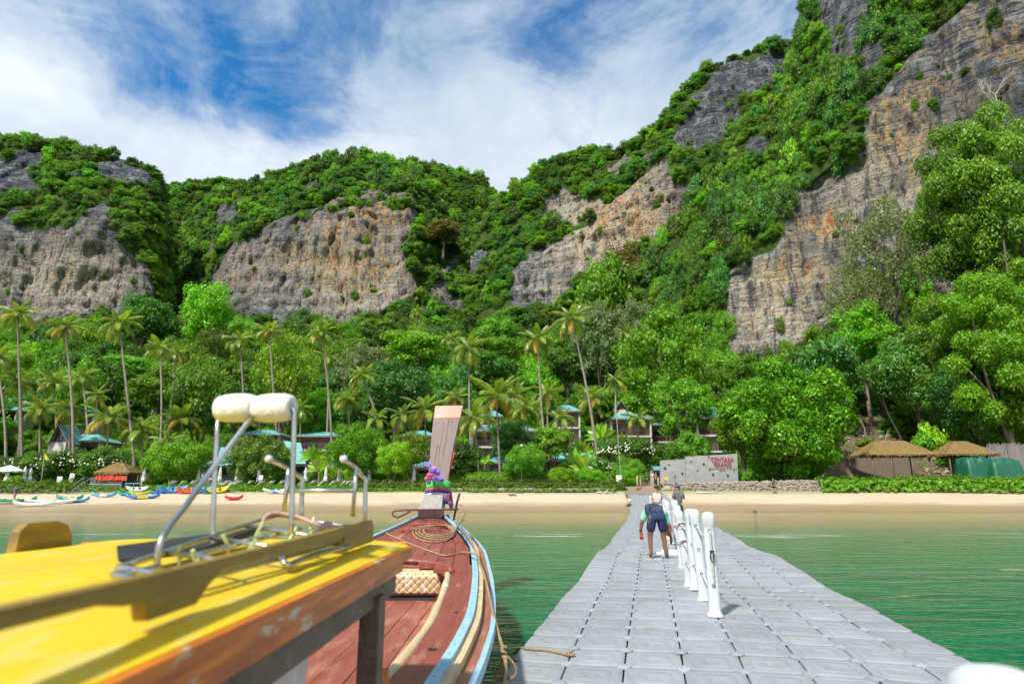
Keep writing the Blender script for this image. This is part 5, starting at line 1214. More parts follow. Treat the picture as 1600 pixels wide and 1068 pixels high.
# wooden rails on the roof
def rail(sg):
    x = BX+sg*.695; zr = 1.615; top = lambda Y: float(np.interp(Y, [.3, 1.2, 2.1, 3.0], [1.669, 1.664, 1.672, 1.684]))
    def side(xx):
        pts = []; yF = 3.04
        up = [(Y, top(Y)) for Y in np.linspace(-3.0, yF-.03, 30)]+[(yF, top(yF)-.02)]
        lo = [(yF+.015, zr-.03), (yF-.46, zr-.03), (yF-.50, zr-.015), (yF-.52, zr+.03), (yF-.57, top(2.4)-.052)]
        for Y in np.linspace(yF-.7, 1.66, 8): lo.append((Y, top(Y)-.030-.016*(Y-1.6)/.8))
        lo += [(1.48, zr+.022), (1.42, zr+.0), (1.375, zr-.03), (1.20, zr-.03), (1.19, zr-.01), (1.185, zr+.005), (1.12, top(1)-.042), (1.05, top(.9)-.030)]
        for Y in np.linspace(.8, -1.4, 6): lo.append((Y, top(Y)-.028))
        lo += [(-1.6, zr-.03), (-2.0, zr-.03), (-2.1, top(-2)-.05), (-3.0, top(-3)-.05)]
        return [Vector((xx, a, b)) for a, b in up+lo]
    mb = MB(); L_ = side(x-.02); mb.prism(L_, (.032, 0, 0))
    me = obj('roof_rail', mb, RAILW, boat, bevel=.004)
    return me
rail(1)
mb = MB(); x = BX-.715; mb.prism([(x, 2.68, 1.56), (x, 2.69, 1.655), (x, 2.73, 1.682), (x, 2.90, 1.684), (x, 2.97, 1.665), (x, 3.01, 1.62), (x, 3.02, 1.56)], (.04, 0, 0)); obj('roof_rail', mb, RAILW, boat, bevel=.004)
# prow board rising from the stem
def pw(t):      # centre and half width from deck to tip
    c = Vector((BX+.30*t**1.2, 11.15+.75*t, 1.30+1.98*t)); return c
LX = [P(672, 752, 11.3), P(680, 637, 11.95)]; 
mb = MB(); base_l, base_r, top_l, top_r = P(668, 790, 11.15), P(694, 790, 11.15), P(680, 634, 11.9), P(723, 633, 11.9)
def pr(t, s, d=0.0):
    a = base_l.lerp(top_l, t); b_ = base_r.lerp(top_r, t); c = a.lerp(b_, s); c = c+Vector((.035*math.sin(PI*t)*-.6, .06*math.sin(PI*t)*-1+d, 0)); return c
def prow_piece(t0, t1, m, nm, n=10, grow=0.0):
    mb = MB(); rr = []
    for t in np.linspace(t0, t1, n):
        L_, R_ = pr(t, -grow), pr(t, 1+grow); rr.append([L_+Vector((0, -grow*.3, 0)), pr(t, .5)+Vector((0, -.015-grow*.3, 0)), R_+Vector((0, -grow*.3, 0)), R_+Vector((0, .16+grow*.3, 0)), L_+Vector((0, .16+grow*.3, 0))])
    mb.loft(rr, closed=True, caps=True); return obj(nm, mb, m, boat, bevel=.006)
prow_piece(-.18, .03, GREYW2, 'stem_block'); prow_piece(.03, .865, GREYW, 'prow_board', 14); prow_piece(.866, 1.0, CORAL, 'prow_tip')
for k, (s, t0, t1) in enumerate(((.42, .3, .82), (.62, .45, .86), (.28, .25, .6))):
    mb = MB(); mb.tube([pr(t, s+.02*math.sin(t*21+k), -.016) for t in np.linspace(t0, t1, 14)], .003, 4); obj('wood_crack', mb, DARKW, boat)
mb = MB(); mb.tube([pr(t, 1.02+.02*math.sin(t*30), .05) for t in np.linspace(.33, .56, 6)], [.01, .022, .015, .024, .02, .006], 5); obj('red_fringe', mb, mat('red_cloth2', (.75, .08, .06), rough=.8), boat)
mb = MB(); a_, b_, c_, d_ = P(652, 795, 10.7), P(690, 795, 10.7), P(692, 772, 11.05), P(664, 772, 11.05); mb.prism([a_, b_, c_, d_], (0, .1, -.15)); obj('stem_wedge', mb, GREYW2, boat, bevel=.008)
# ribbons and flowers tied round the prow
cols = [((0.10, 0.62, 0.12), 'green_ribbon', .165, .235, .10), ((0.70, 0.10, 0.10), 'red_ribbon', .140, .164, .13), ((0.03, 0.04, 0.35), 'blue_ribbon', .118, .139, .15), ((0.75, 0.72, 0.76), 'white_ribbon', .098, .117, .17), ((0.80, 0.28, 0.34), 'pink_ribbon', .070, .097, .19), ((0.13, 0.06, 0.32), 'purple_ribbon', .030, .069, .22)]
sash = thing('prow_ribbons', 'bright ribbons wound round the foot of the prow', 'ribbons', pr(.2, .5))
for c, nm, t0, t1, g in cols:
    mb = MB(); rr = []
    for t, e in ((t0, 0), (t0+(t1-t0)*.3, .6), (t0+(t1-t0)*.7, .6), (t1, 0)):
        L_, R_ = pr(t, -g-.0), pr(t, 1+g); w_ = .03+.02*e; rr.append([L_+Vector((0, -w_, -.012)), pr(t, .3)+Vector((0, -.05-w_, .012)), pr(t, .7)+Vector((0, -.05-w_, .01)), R_+Vector((0, -w_, -.012)), R_+Vector((.01, .17+w_, -.03)), L_+Vector((0, .17+w_, -.03))])
    mb.loft(rr, closed=True, caps=True); obj(nm, mb, mat(nm, c, tuple(x*.75 for x in c), rough=.6, scale=14, sc=(1, 1, 5), coord='World', bump=.5), sash, smooth=True)
mb = MB()
mb.loft([[pr(.13, 1.18, .02), pr(.13, 1.25, .15)], [pr(.07, 1.2, .0), pr(.07, 1.38, .15)], [pr(.02, 1.22, .02), pr(.01, 1.48, .16)], [pr(-.02, 1.35, .03), pr(-.04, 1.5, .16)]]); obj('hanging_ribbon_end', mb, MATS['purple_ribbon'], sash)
mb = MB(); mb.loft([[pr(.12, 1.1, -.04), pr(.12, 1.2, .0)], [pr(.06, 1.12, -.05), pr(.06, 1.3, -.01)], [pr(.03, 1.22, -.04), pr(.02, 1.42, .0)]]); obj('hanging_ribbon_end', mb, MATS['red_ribbon'], sash)
gar = thing('flower_garland', 'garland of purple and pink flowers above the prow ribbons', 'flowers', pr(.3, .4))
fr_ = random.Random(4)
PURP = mat('purple_petals', (0.30, 0.16, 0.68), (0.40, 0.25, 0.80), rough=.7); PINK = mat('pink_petals', (0.85, 0.12, 0.25), (0.9, 0.3, 0.42), rough=.7)
for (x, y, m, r) in ((668, 727, PURP, .075), (678, 735, PURP, .085), (684, 738, PURP, .06), (672, 744, PINK, .08), (667, 748, PINK, .055), (679, 748, PURP, .07), (690, 748, PURP, .075), (670, 753, PURP, .055), (676, 742, PINK, .05)):
    c = P(x, y, 10.98); mb = MB()
    for k in range(26):
        d = Vector((fr_.gauss(0, 1), fr_.gauss(0, 1)-.4, fr_.gauss(0, 1))).normalized(); u = d.cross(Vector((fr_.random(), fr_.random(), 1))).normalized(); w = d.cross(u); s = r*.42
        p = c+d*r*.62; mb.add([p-u*s, p+d*s*.6-w*s*.8, p+u*s+d*s*.3, p+w*s], [(0, 1, 2, 3)])
    obj('flower', mb, m, gar)
for k in range(4):
    a = P(665+k*9, 755, 10.95); mb = MB(); e = a+Vector((fr_.uniform(-.12, .14), -.02, fr_.uniform(-.03, .12))); mb.add([a, a.lerp(e, .5)+Vector((0, -.02, .03)), e, a.lerp(e, .5)-Vector((0, 0, .02))], [(0, 1, 2, 3)]); obj('leaf', mb, L_LIME, gar)
# anchor across the bow
IRON = mat('rusty_iron', (0.10, 0.055, 0.045), (0.17, 0.08, 0.05), rough=.7, scale=20, coord='World')
an = thing('anchor', 'rusty iron anchor lying across the bow', 'anchor', P(670, 796, 10.6))
mb = MB(); D = 10.55; mb.tube([P(716, 795, D), P(680, 795.5, D), P(640, 796, D), P(618, 797, D), P(613, 800, D), P(614, 805, D), P(621, 808, D), P(634, 802, D), P(641, 798, D)], .017, 8); obj('stock', mb, IRON, an, smooth=True)
mb = MB(); mb.tube([P(718, 770, D-.05), P(714, 785, D), P(709, 812, D+.1)], [.028, .024, .02], 6, flat=.5); obj('shank', mb, IRON, an, smooth=True)
# seat cushion, tufted in diamonds
cu = thing('backrest_cushion', 'beige diamond-tufted cushion against the foredeck bulkhead', 'cushion', (BX+.3, YF-.2, FZ))
mb = MB(); x0, x1, z0, z1 = BX-.74, BX+.71, FZ+.02, .962; nx_, nz_ = 153, 29; rr = []
for j in range(nz_):
    row = []
    for i in range(nx_):
        u, v_ = i/(nx_-1), j/(nz_-1); a = (u*17+v_*3.5) % 1; c = (u*17-v_*3.5) % 1
        puff = min(abs(math.sin(PI*a)), 1)**.45*min(abs(math.sin(PI*c)), 1)**.45; edge = min(1, 8*min(u, 1-u))**.5*min(1, 5*min(v_, 1-v_))**.5
        row.append(Vector((x0+(x1-x0)*u, YF-.12-.11*edge-.013*puff*edge+.0*v_, z0+(z1-z0)*v_)))
    rr.append(row)
mb.loft(rr); obj('tufted_face', mb, TANP, cu, smooth=True)
sm = MB()
for sg in (1, -1):
    for k in range(-4, 21):
        pts = []
        for v_ in np.linspace(0.02, .98, 9):
            u = (k+.0-sg*v_*3.5)/17
            if 0.01 < u < .99:
                edge = min(1, 8*min(u, 1-u))**.5*min(1, 5*min(v_, 1-v_))**.5; pts.append(Vector((x0+(x1-x0)*u, YF-.12-.11*edge-.004, z0+(z1-z0)*v_)))
        if len(pts) > 1: sm.tube(pts, .0035, 4)
obj('stitching', sm, mat('brown_thread', (.16, .09, .05), rough=.9), cu, kind='stuff')
mb = MB(); mb.box(((x0+x1)/2, YF-.07, (z0+z1)/2), (x1-x0, .10, z1-z0)); obj('cushion_body', mb, TANP, cu, bevel=.02)
mb = MB(); mb.box(((x0+x1)/2, YF-.2, FZ+.012), (x1-x0, .12, .022)); obj('piping', mb, BLACK, cu)
# ropes on the foredeck
def dk(x, Y, up=.012): return Vector((x, Y, dz_(Y, (x-BX)/(hb(Y)-.05))+up))
def curve_pts(ctrl, n=8):
    ctrl = [Vector(c) for c in ctrl]; c = [ctrl[0]*2-ctrl[1]]+ctrl+[ctrl[-1]*2-ctrl[-2]]; out = []
    for i in range(1, len(c)-2):
        for k in range(n):
            t = k/n; p0, p1, p2, p3 = c[i-1], c[i], c[i+1], c[i+2]
            out.append(.5*((2*p1)+(-p0+p2)*t+(2*p0-5*p1+4*p2-p3)*t*t+(-p0+3*p1-3*p2+p3)*t**3))
    return out+[c[-2]]
def dkp(x, y, up=.012):       # the point of the foredeck seen at a pixel
    Y = 8.5
    for _ in range(40):
        X = P(x, y, Y).x; Y = .6*Y+.4*min(max(yrow(y, dk(X, Y, 0).z), 7.6), 10.7)
    X = P(x, y, Y).x; return dk(X, Y, up)
co = []
for k in range(4):
    for a in np.linspace(0, 2*PI, 13)[:-1]:
        r_ = 1-.10*k+.06*math.sin(a*2+k); co.append(dkp(677+33*r_*math.cos(a+.4)+3*k, 834+13*r_*math.sin(a+.4), .012+.014*k))
co += [dkp(712, 832, .05), dkp(722, 822, .09)]
e1 = PZ(741, 868, 1.02); 
co2 = co+[P(728, 812, 9.0)]
mb = strand(curve_pts(co2, 4), .0125, 90); o = obj('rope', mb, TANR, smooth=True); props(o, 'coil of tan rope lying on the red foredeck', 'rope')
r2 = [P(716, 787, 10.5), P(724, 790, 10.3), P(727, 798, 10.0), P(721, 812, 9.4), P(714, 825, 8.9)+Vector((0, 0, .02)), dkp(722, 836, .06), P(735, 845, 8.2)+Vector((0, 0, .02)), P(744, 862, 7.6), P(752, 884, 6.9), P(759, 905, 6.1), P(768, 945, 5.4), P(778, 985, 4.9), P(786, 1012, 4.7)]
mb = strand(curve_pts(r2, 10), .0115, 120); o = obj('rope', mb, TANR, smooth=True); props(o, 'tan mooring rope running over the gunwale down towards the water', 'rope')
r3 = [dkp(593, 829, .03), dkp(612, 838), dkp(645, 852), dkp(672, 862), dkp(697, 869), dkp(722, 864), P(735, 863, 7.75), P(745, 868, 7.4), P(753, 888, 6.7), P(757, 903, 6.2)]
mb = strand(curve_pts(r3, 10), .0115, 110); o = obj('rope', mb, TANR, smooth=True); props(o, 'tan rope lying across the foredeck from the roof to the gunwale', 'rope')
# knot and loop over the water
kd = 4.68; mb = MB(); kc = P(787, 1018, kd)
mb = strand(curve_pts([kc+Vector((.012*math.cos(a)*1.2, .015*math.sin(a), .035-.006*i)) for i, a in enumerate(np.linspace(0, 6*PI, 22))], 3), .011, 12)
lp = strand(curve_pts([P(787, 1022, kd), P(796, 1028, kd), P(806, 1042, kd), P(805, 1054, kd), P(796, 1058, kd), P(790, 1048, kd-.02), P(787, 1034, kd), P(779, 1046, kd), P(774, 1058, kd), P(781, 1063, kd), P(790, 1061, kd), P(803, 1058, kd)], 8), .011, 40)
mb.add(lp.v, lp.f); mb.add(*(lambda t: (t.v, t.f))(MB().tube([P(789, 1022, kd), P(790, 1050, kd-.03), P(785, 1075, kd-.06), P(783, 1100, kd-.08), P(788, 1090, kd+.3)], .016, 8)))
o = obj('rope', mb, TANR, smooth=True); props(o, 'knotted rope loop hanging between boat and pontoon', 'rope')
m3 = [PZ(803, 1020, .30), PZ(812, 1012, .36)+Vector((0, 0, .0)), PZ(822, 1012, .40), PZ(850, 1014, .40), PZ(872, 1017, .40), PZ(885, 1020, .40)]
for q in m3[2:]: q.z = deck(q.y/.9775, (q.x-deck(q.y/.9775, 0).x)/.9775).z+.018
mb = strand(curve_pts(m3, 8), .010, 30); kc = m3[-1]
kn = strand(curve_pts([kc+Vector((.02*math.cos(a)+.004*i, .02*math.sin(a), .012+.01*math.sin(i))) for i, a in enumerate(np.linspace(0, 5*PI, 16))], 3), .009, 10); mb.add(kn.v, kn.f)
o = obj('rope', mb, TANR, smooth=True); props(o, 'short tan rope tied to the left edge of the pontoon', 'rope')

# ------------------------------------------------------------------ ladder rack and float stand lashed on the roof
lad = thing('boarding_ladder', 'stainless steel boarding ladder lying on the yellow roof', 'ladder', P(300, 880, 2.0))
TB = .0095
def tb(nm, pts, r=TB, m=STEEL, par=lad, n=4): mb = MB(); mb.tube(curve_pts(pts, n) if len(pts) > 2 else pts, r, 10); return obj(nm, mb, m, par, smooth=True)
nl_, nr_ = P(186, 886, 1.72), P(292, 905, 1.52); fl2, fr2 = P(432, 805, 2.95), P(540, 822, 2.70)
tb('frame_rail', [fl2, fl2.lerp(nl_, .5), nl_.lerp(fl2, .05), nl_, nl_.lerp(nr_, .08), nl_.lerp(nr_, .5), nr_])
tb('frame_rail', [fr2, fr2.lerp(nr_, .5), nr_])
for k, t in enumerate((0, .30, .56, .8)):
    a, c = fl2.lerp(nl_, t), fr2.lerp(nr_, t); tb('rung', [a, c], TB*.9)
dn = Vector((0, 0, -.045))
n2, m2 = P(180, 897, 1.62), P(262, 918, 1.42)
tb('lower_hook', [nl_+Vector((.05, .1, -.01)), n2+Vector((.02, .05, 0)), n2, n2.lerp(m2, .15), m2], TB)
tb('lower_rail', [P(300, 868, 1.9)+dn*0, P(380, 848, 2.2), P(470, 826, 2.7)], TB*.9)
tb('lower_hook', [P(545, 852, 2.5), P(480, 870, 2.2), P(452, 882, 2.02), P(441, 874, 2.02), P(440, 862, 2.05)], TB)
tb('lower_rail', [P(540, 846, 2.62), P(420, 876, 2.0), P(310, 905, 1.62)], TB*.9)
RUB = MB(); a, c, d_, e = P(180, 850, 1.95), P(330, 836, 2.6), P(400, 826, 2.9), P(300, 872, 2.0)
RUB.prism([P(182, 852, 1.90), P(330, 833, 2.6), P(400, 824, 3.0), P(395, 834, 2.9), P(300, 862, 2.1), P(184, 874, 1.80)], (0, .01, -.008)); obj('rubber_mat', RUB, BLACK, lad, label='black rubber sheet under the ladder')
TAPE = mat('pale_green_tape', (0.55, 0.66, 0.30), (0.45, 0.55, 0.28), rough=.5)
for k, (t, s) in enumerate(((.32, .25), (.58, .3), (.6, .7), (.82, .5), (.33, .75), (.8, .2), (.05, .6))):
    p = fl2.lerp(nl_, t).lerp(fr2.lerp(nr_, t), s); mb = MB(); mb.box(p, (.011, .008, .055), rot=(.2, .5*(-1)**k, .3*k)); mb.box(p+Vector((.01, -.01, -.02)), (.009, .003, .045), rot=(.4, -.3, .4*k)); obj('tape_tie', mb, TAPE, lad)
# front grab rails of the ladder
for nm, X_ in (('l', (472, 443, 447, 420)), ('r', (571, 551, 553, 537))):
    a, b_, c, e = X_
    D1 = 2.92; y0 = 812 if nm == 'l' else 812
    tb('grab_rail', [P(e, 717, D1-.28), P((e+a)/2+2, 730, D1-.1), P(a-6, 742, D1-.01), P(a+1, 750, D1), P(a, 765, D1), P(a-1, 812, D1)], .0105)
    tb('grab_rail_leg', [P(c+4, 732, D1-.14), P(b_, 806, D1-.12)], .0095)
    mb = MB(); mb.lathe([(.002, -.017), (.014, -.012), (.017, 0), (.014, .012), (.002, .017)], 10, P(e, 717, D1-.28)); obj('end_cap', mb, WHITE, lad, smooth=True)
tb('cross_bar', [P(447, 766, 2.79), P(552, 766, 2.79)], .009)
# pink rope lashing
PINKR = mat('faded_pink_rope', (0.66, 0.42, 0.36), (0.5, 0.30, 0.26), rough=.9, scale=30, bump=.6)
lash = [P(407, 828, 2.65), P(414, 808, 2.7), P(430, 801, 2.75), P(462, 806, 2.75), P(488, 816, 2.7), P(505, 824, 2.66)]
pk = strand(curve_pts(lash, 8), .008, 30); c = P(512, 828, 2.64)
for k in range(3):
    q = strand(curve_pts([c+Vector((.028*math.cos(a)*(1+.2*k), .02*math.sin(a+k)-.025, .03*math.sin(a)-.01*k)) for a in np.linspace(k, k+6.2, 9)], 4), .008, 9); pk.add(q.v, q.f)
q = strand(curve_pts([c, c+Vector((-.02, -.03, -.03)), c+Vector((-.035, -.03, -.07))], 5), .008, 5); pk.add(q.v, q.f)
o = obj('rope', pk, PINKR, smooth=True); props(o, 'faded pink rope lashing the ladder to the roof rail', 'rope')
# float stand
st_ = thing('float_stand', 'steel tube stand carrying two white floats above the yellow roof', 'stand', P(330, 868, 2.3))
d1, d2 = 2.35, 2.28
tb('upright', [P(331, 868, d1), P(334, 780, d1), P(341, 648, d1+.02)], .009, par=st_); tb('upright', [P(455, 834, d2), P(457, 760, d2), P(460, 652, d2), P(458, 640, d2), P(450, 635, d2)], .009, par=st_)
tb('cross_tube', [P(345, 640, d1+.02), P(452, 635, d2)], .011, par=st_)
tb('brace', [P(398, 645, 2.3), P(330, 735, 2.12), P(290, 790, 1.98), P(262, 826, 1.88), P(250, 850, 1.84), P(244, 888, 1.84)], .0098, par=st_, n=5)
FOAM = mat('aged_white_foam', (0.78, 0.76, 0.70), (0.72, 0.70, 0.62), rough=.65, scale=8, bump=.4, bscale=30)
for k, (x, lb) in enumerate(((370, 'left white foam float on the steel stand'), (428, 'right white foam float on the steel stand'))):
    c = P(x, 637, 2.32-.02*k); f = thing('float', lb, 'float', c, group='white floats on the steel stand')
    a = (P(460, 635, d2)-P(341, 640, d1)).normalized(); mb = MB(); L_ = .078
    mb.lathe([(.014, -L_*.86), (.020, -L_*.98), (.034, -L_), (.045, -L_*.9), (.0515, -L_*.55), (.0535, 0), (.0515, L_*.55), (.045, L_*.9), (.034, L_), (.020, L_*.98), (.014, L_*.86)], 28, c, axis=a)
    obj('foam_body', mb, FOAM, f, smooth=True)
# mooring line end / something with white tail at the far left on the roof
# ------------------------------------------------------------------ hotel
TEAL = mat('teal_shingle_roof', (0.15, 0.40, 0.38), (0.11, 0.33, 0.32), rough=.6, scale=1.2, sc=(.4, .4, 6), coord='World', c3=(0.20, 0.42, 0.38), s3=2, bump=.3, bscale=6)
CREAMW = mat('weathered_cream_render', (0.62, 0.59, 0.51), (0.50, 0.47, 0.41), rough=.9, scale=.8, coord='World', c3=(0.26, 0.25, 0.21), s3=1.2)
WALLT = mat('taupe_render', (0.38, 0.34, 0.28), (0.28, 0.245, 0.20), rough=.9, scale=.7, coord='World')
GREYR = mat('grey_brown_timber', (0.15, 0.12, 0.10), (0.10, 0.08, 0.065), rough=.85, scale=2, coord='World')
BROWNR = mat('brown_timber_railing', (0.16, 0.075, 0.045), (0.11, 0.05, 0.03), rough=.7, scale=2, coord='World')
GLASS = mat('dark_window_glass', (0.03, 0.045, 0.06), (0.015, 0.02, 0.03), rough=.08, spec=.8)
FASC = mat('terracotta_fascia', (0.40, 0.24, 0.16), (0.34, 0.2, 0.14), rough=.8)
CONC = mat('board_marked_concrete', (0.33, 0.335, 0.33), (0.25, 0.255, 0.255), rough=.9, scale=.9, sc=(1, 1, 2.2), coord='World', c3=(0.18, 0.18, 0.18), s3=1.4, t3=(.6, .8), bump=.3, bscale=8)
def shingle_lines(mb, a, b, c, d, n):
    pass
def hip_roof(par, x0, x1, y0, y1, ze, zr, inset=None, gable=False, over=.5):
    w = y1-y0; ins = inset if inset is not None else min(w/2, (x1-x0)/2)*0.9
    x0, x1, y0, y1 = x0-over, x1+over, y0-over, y1+over; ym = (y0+y1)/2
    # courses: stepped strips of shingle
    n = 7
    def sl(A, B, C_, D):      # A,B eave; C_,D ridge
        mb = MB()
        for i in range(n):
            t0, t1 = i/n, (i+1)/n; up = Vector((0, 0, .03*(1)))
            a, b, c, d = A.lerp(D, t0)+up, B.lerp(C_, t0)+up, B.lerp(C_, t1), A.lerp(D, t1); mb.quad(a, b, c, d); mb.quad(a-up, b-up, b, a)
        obj('roof', mb, TEAL, par)
    E = [Vector((x0, y0, ze)), Vector((x1, y0, ze)), Vector((x1, y1, ze)), Vector((x0, y1, ze))]; R1, R2 = Vector((x0+ins, ym, zr)), Vector((x1-ins, ym, zr))
    sl(E[0], E[1], R2, R1); sl(E[2], E[3], R1, R2); sl(E[1], E[2], R2, R2); sl(E[3], E[0], R1, R1)
    mb = MB(); mb.box(((x0+x1)/2, (y0+y1)/2, ze-.09), (x1-x0-.1, y1-y0-.1, .16)); obj('eave_board', mb, FASC, par)
def villa(label, xl, xr, yr, ye, yb, Y, floors=2, depth=7, rail=True, bays=None, name='hotel_villa', dz=0, gh=None):
    a, b = P(xl, ye, Y), P(xr, ye, Y); zr = P(xl, yr, Y+depth*.4).z; ze = a.z; z0 = min(P(xl, yb, Y).z, g1((a.x+b.x)/2, Y))
    o = thing(name, label, 'building', ((a.x+b.x)/2, Y+depth/2, z0)); W = b.x-a.x; cx = (a.x+b.x)/2
    H = ze-P(xl, yb, Y).z; fh = H/floors; zb = P(xl, yb, Y).z
    mb = MB(); mb.box((cx, Y+depth/2+.9, (z0-1+ze)/2), (W, depth-1.8, ze-z0+1)); obj('wall', mb, WALLT, o)
    hip_roof(o, a.x, b.x, Y-.2, Y+depth, ze+.1, max(zr, ze+.9))
    nb = bays or max(1, round(W/3.6)); bw = W/nb
    for f in range(floors):
        zf = zb+f*fh
        mb = MB(); mb.box((cx, Y+.55, zf-.12), (W+.1, 1.5, .26)); obj('floor_slab', mb, CREAMW, o)
        for k in range(nb+1):
            mb = MB(); mb.box((a.x+k*bw, Y+.35, zf+fh/2), (.24 if k in (0, nb) else .16, .8 if k in (0, nb) else .2, fh-.1)); obj('column', mb, CREAMW if k in (0, nb) else GREYR, o)
        for k in range(nb):
            xc = a.x+(k+.5)*bw; mb = MB(); ww, wh = bw*.62, fh*.66
            for sx in (-1, 1): mb.box((xc+sx*ww/2, Y+1.74, zf+wh/2+.1), (.09, .09, wh))
            mb.box((xc, Y+1.74, zf+wh+.14), (ww+.09, .09, .09)); mb.box((xc, Y+1.74, zf+wh/2+.1), (.07, .07, wh)); w_ = obj('window', mb, BROWNR, o)
            mb = MB(); mb.box((xc, Y+1.77, zf+wh/2+.1), (ww-.02, .03, wh)); obj('pane', mb, GLASS, w_)
            if rail and (f > 0 or floors == 1):
                mb = MB(); mb.box((xc, Y-.1, zf+.95), (bw-.2, .07, .07)); mb.box((xc, Y-.1, zf+.12), (bw-.2, .05, .05))
                for q in np.arange(-bw/2+.18, bw/2-.1, .16): mb.box((xc+q, Y-.1, zf+.53), (.03, .03, .8))
                obj('balcony_rail', mb, BROWNR, o)
    return o
villa('upper three-storey hotel wing with wide balcony above banana leaves', 868, 905, 632, 643, 716, 112, 3, 7)
villa('long hotel wing with teal roof behind the middle palms', 737, 838, 664, 674, 720, 106, 2, 7)
villa('small top-floor hotel room with teal roof above the long wing', 752, 782, 641, 651, 664, 113, 1, 5)
villa('hotel wing with teal roof behind the flagpole', 955, 1016, 644, 655, 706, 106, 2, 7)
villa('small hotel block at the entrance path left of the glossy tree', 1018, 1076, 659, 664, 715, 110, 2, 6)
villa('corner hotel villa with brown balcony left of the big glossy tree', 1089, 1150, 634, 654, 704, 98, 2, 8)
villa('low hotel restaurant with teal roof behind the round clipped trees', 846, 945, 707, 722, 747, 92, 1, 6, rail=False)
villa('low hotel wing with windows behind the tall hedge right of the prow', 762, 800, 716, 723, 747, 90, 1, 4, rail=False)
villa('low hotel building seen left of the prow ribbons', 644, 684, 722, 730, 750, 90, 1, 4, rail=False)
villa('hotel wing with teal roof behind the palms right of the floats', 462, 532, 674, 682, 722, 106, 2, 6)
villa('hotel wing with teal roof between the two white floats and the yellow tree', 372, 436, 671, 680, 712, 106, 2, 6)
villa('hotel wing with teal roof just left of the tall prow', 630, 678, 672, 681, 722, 108, 2, 6)
villa('low teal-roofed villa behind the leftmost tall palms', 80, 156, 678, 690, 716, 102, 1, 6)
villa('upper teal-roofed villa on the slope at the left', 112, 146, 640, 647, 662, 122, 1, 5)
villa('teal-roofed villa half hidden at the left edge', -6, 26, 634, 641, 662, 122, 1, 5)
villa('low poolside villa behind the loungers with teal roof', 318, 374, 712, 730, 746, 90, 1, 6, rail=False)
villa('teal-roofed kiosk villa beside the round clipped bush', 506, 546, 722, 730, 748, 91, 1, 4, rail=False)
def gable(label, xc, hw, yt, yb_, Y, D=4, skirt=True):
    t = P(xc, yt, Y); bl, br = P(xc-hw, yb_, Y), P(xc+hw, yb_, Y); o = thing('gabled_porch', label, 'building', (t.x, Y+D/2, min(bl.z, g1(t.x, Y))))
    for s, q in ((-1, bl), (1, br)):
        e = t+(q-t)*1.12; mb = MB(); n = 8
        for i in range(n):
            p0, p1 = t.lerp(e, i/n), t.lerp(e, (i+1)/n); up = Vector((s*.02, 0, .03)); mb.quad(p0+up, p1+up+Vector((s*.03, 0, .03)), p1+up+Vector((s*.03, D, .03)), p0+up+Vector((0, D, 0))); mb.quad(p0, p1, p1+Vector((0, D, 0)), p0+Vector((0, D, 0)))
        obj('roof', mb, TEAL, o)
        mb = MB(); mb.bar(t+Vector((0, -.06, -.05)), e+Vector((0, -.06, -.05)), .08, .34, up=(0, 1, 0)); obj('barge_board', mb, mat('grey_barge_board', (.27, .24, .21), (.2, .18, .16), rough=.9), o)
    mb = MB(); mb.prism([t+Vector((0, .5, -.2)), bl+Vector((.2, .5, 0)), br+Vector((-.2, .5, 0))], (0, .1, 0)); g = obj('gable_window', mb, GLASS, o)
    mb = MB(); h = t.z-bl.z
    for k in (-1, 0, 1): mb.box((t.x+k*(br.x-bl.x)*.18, Y+.44, bl.z+h*(.3 if k else .45)), (.1, .08, h*(.6 if k else .9)))
    mb.box((t.x, Y+.44, bl.z+h*.34), ((br.x-bl.x)*.64, .08, .14)); mb.box((t.x, Y+.44, bl.z+.1), ((br.x-bl.x)*.95, .08, .2)); obj('mullions', mb, GREYR, g)
    mb = MB(); mb.box((t.x, Y+D/2, (bl.z+o.location.z)/2-.3), ((br.x-bl.x)*.9, D*.8, bl.z-o.location.z+.8)); obj('wall', mb, CREAMW, o)
    return o
gable('A-frame gabled porch with dark glass right of the prow', 779, 17, 685, 718, 93)
gable('A-frame gabled porch half hidden left of the prow', 683, 15, 688, 715, 94)
gable('A-frame gable with teal roof at the far left villa', 92, 15, 662, 690, 99)
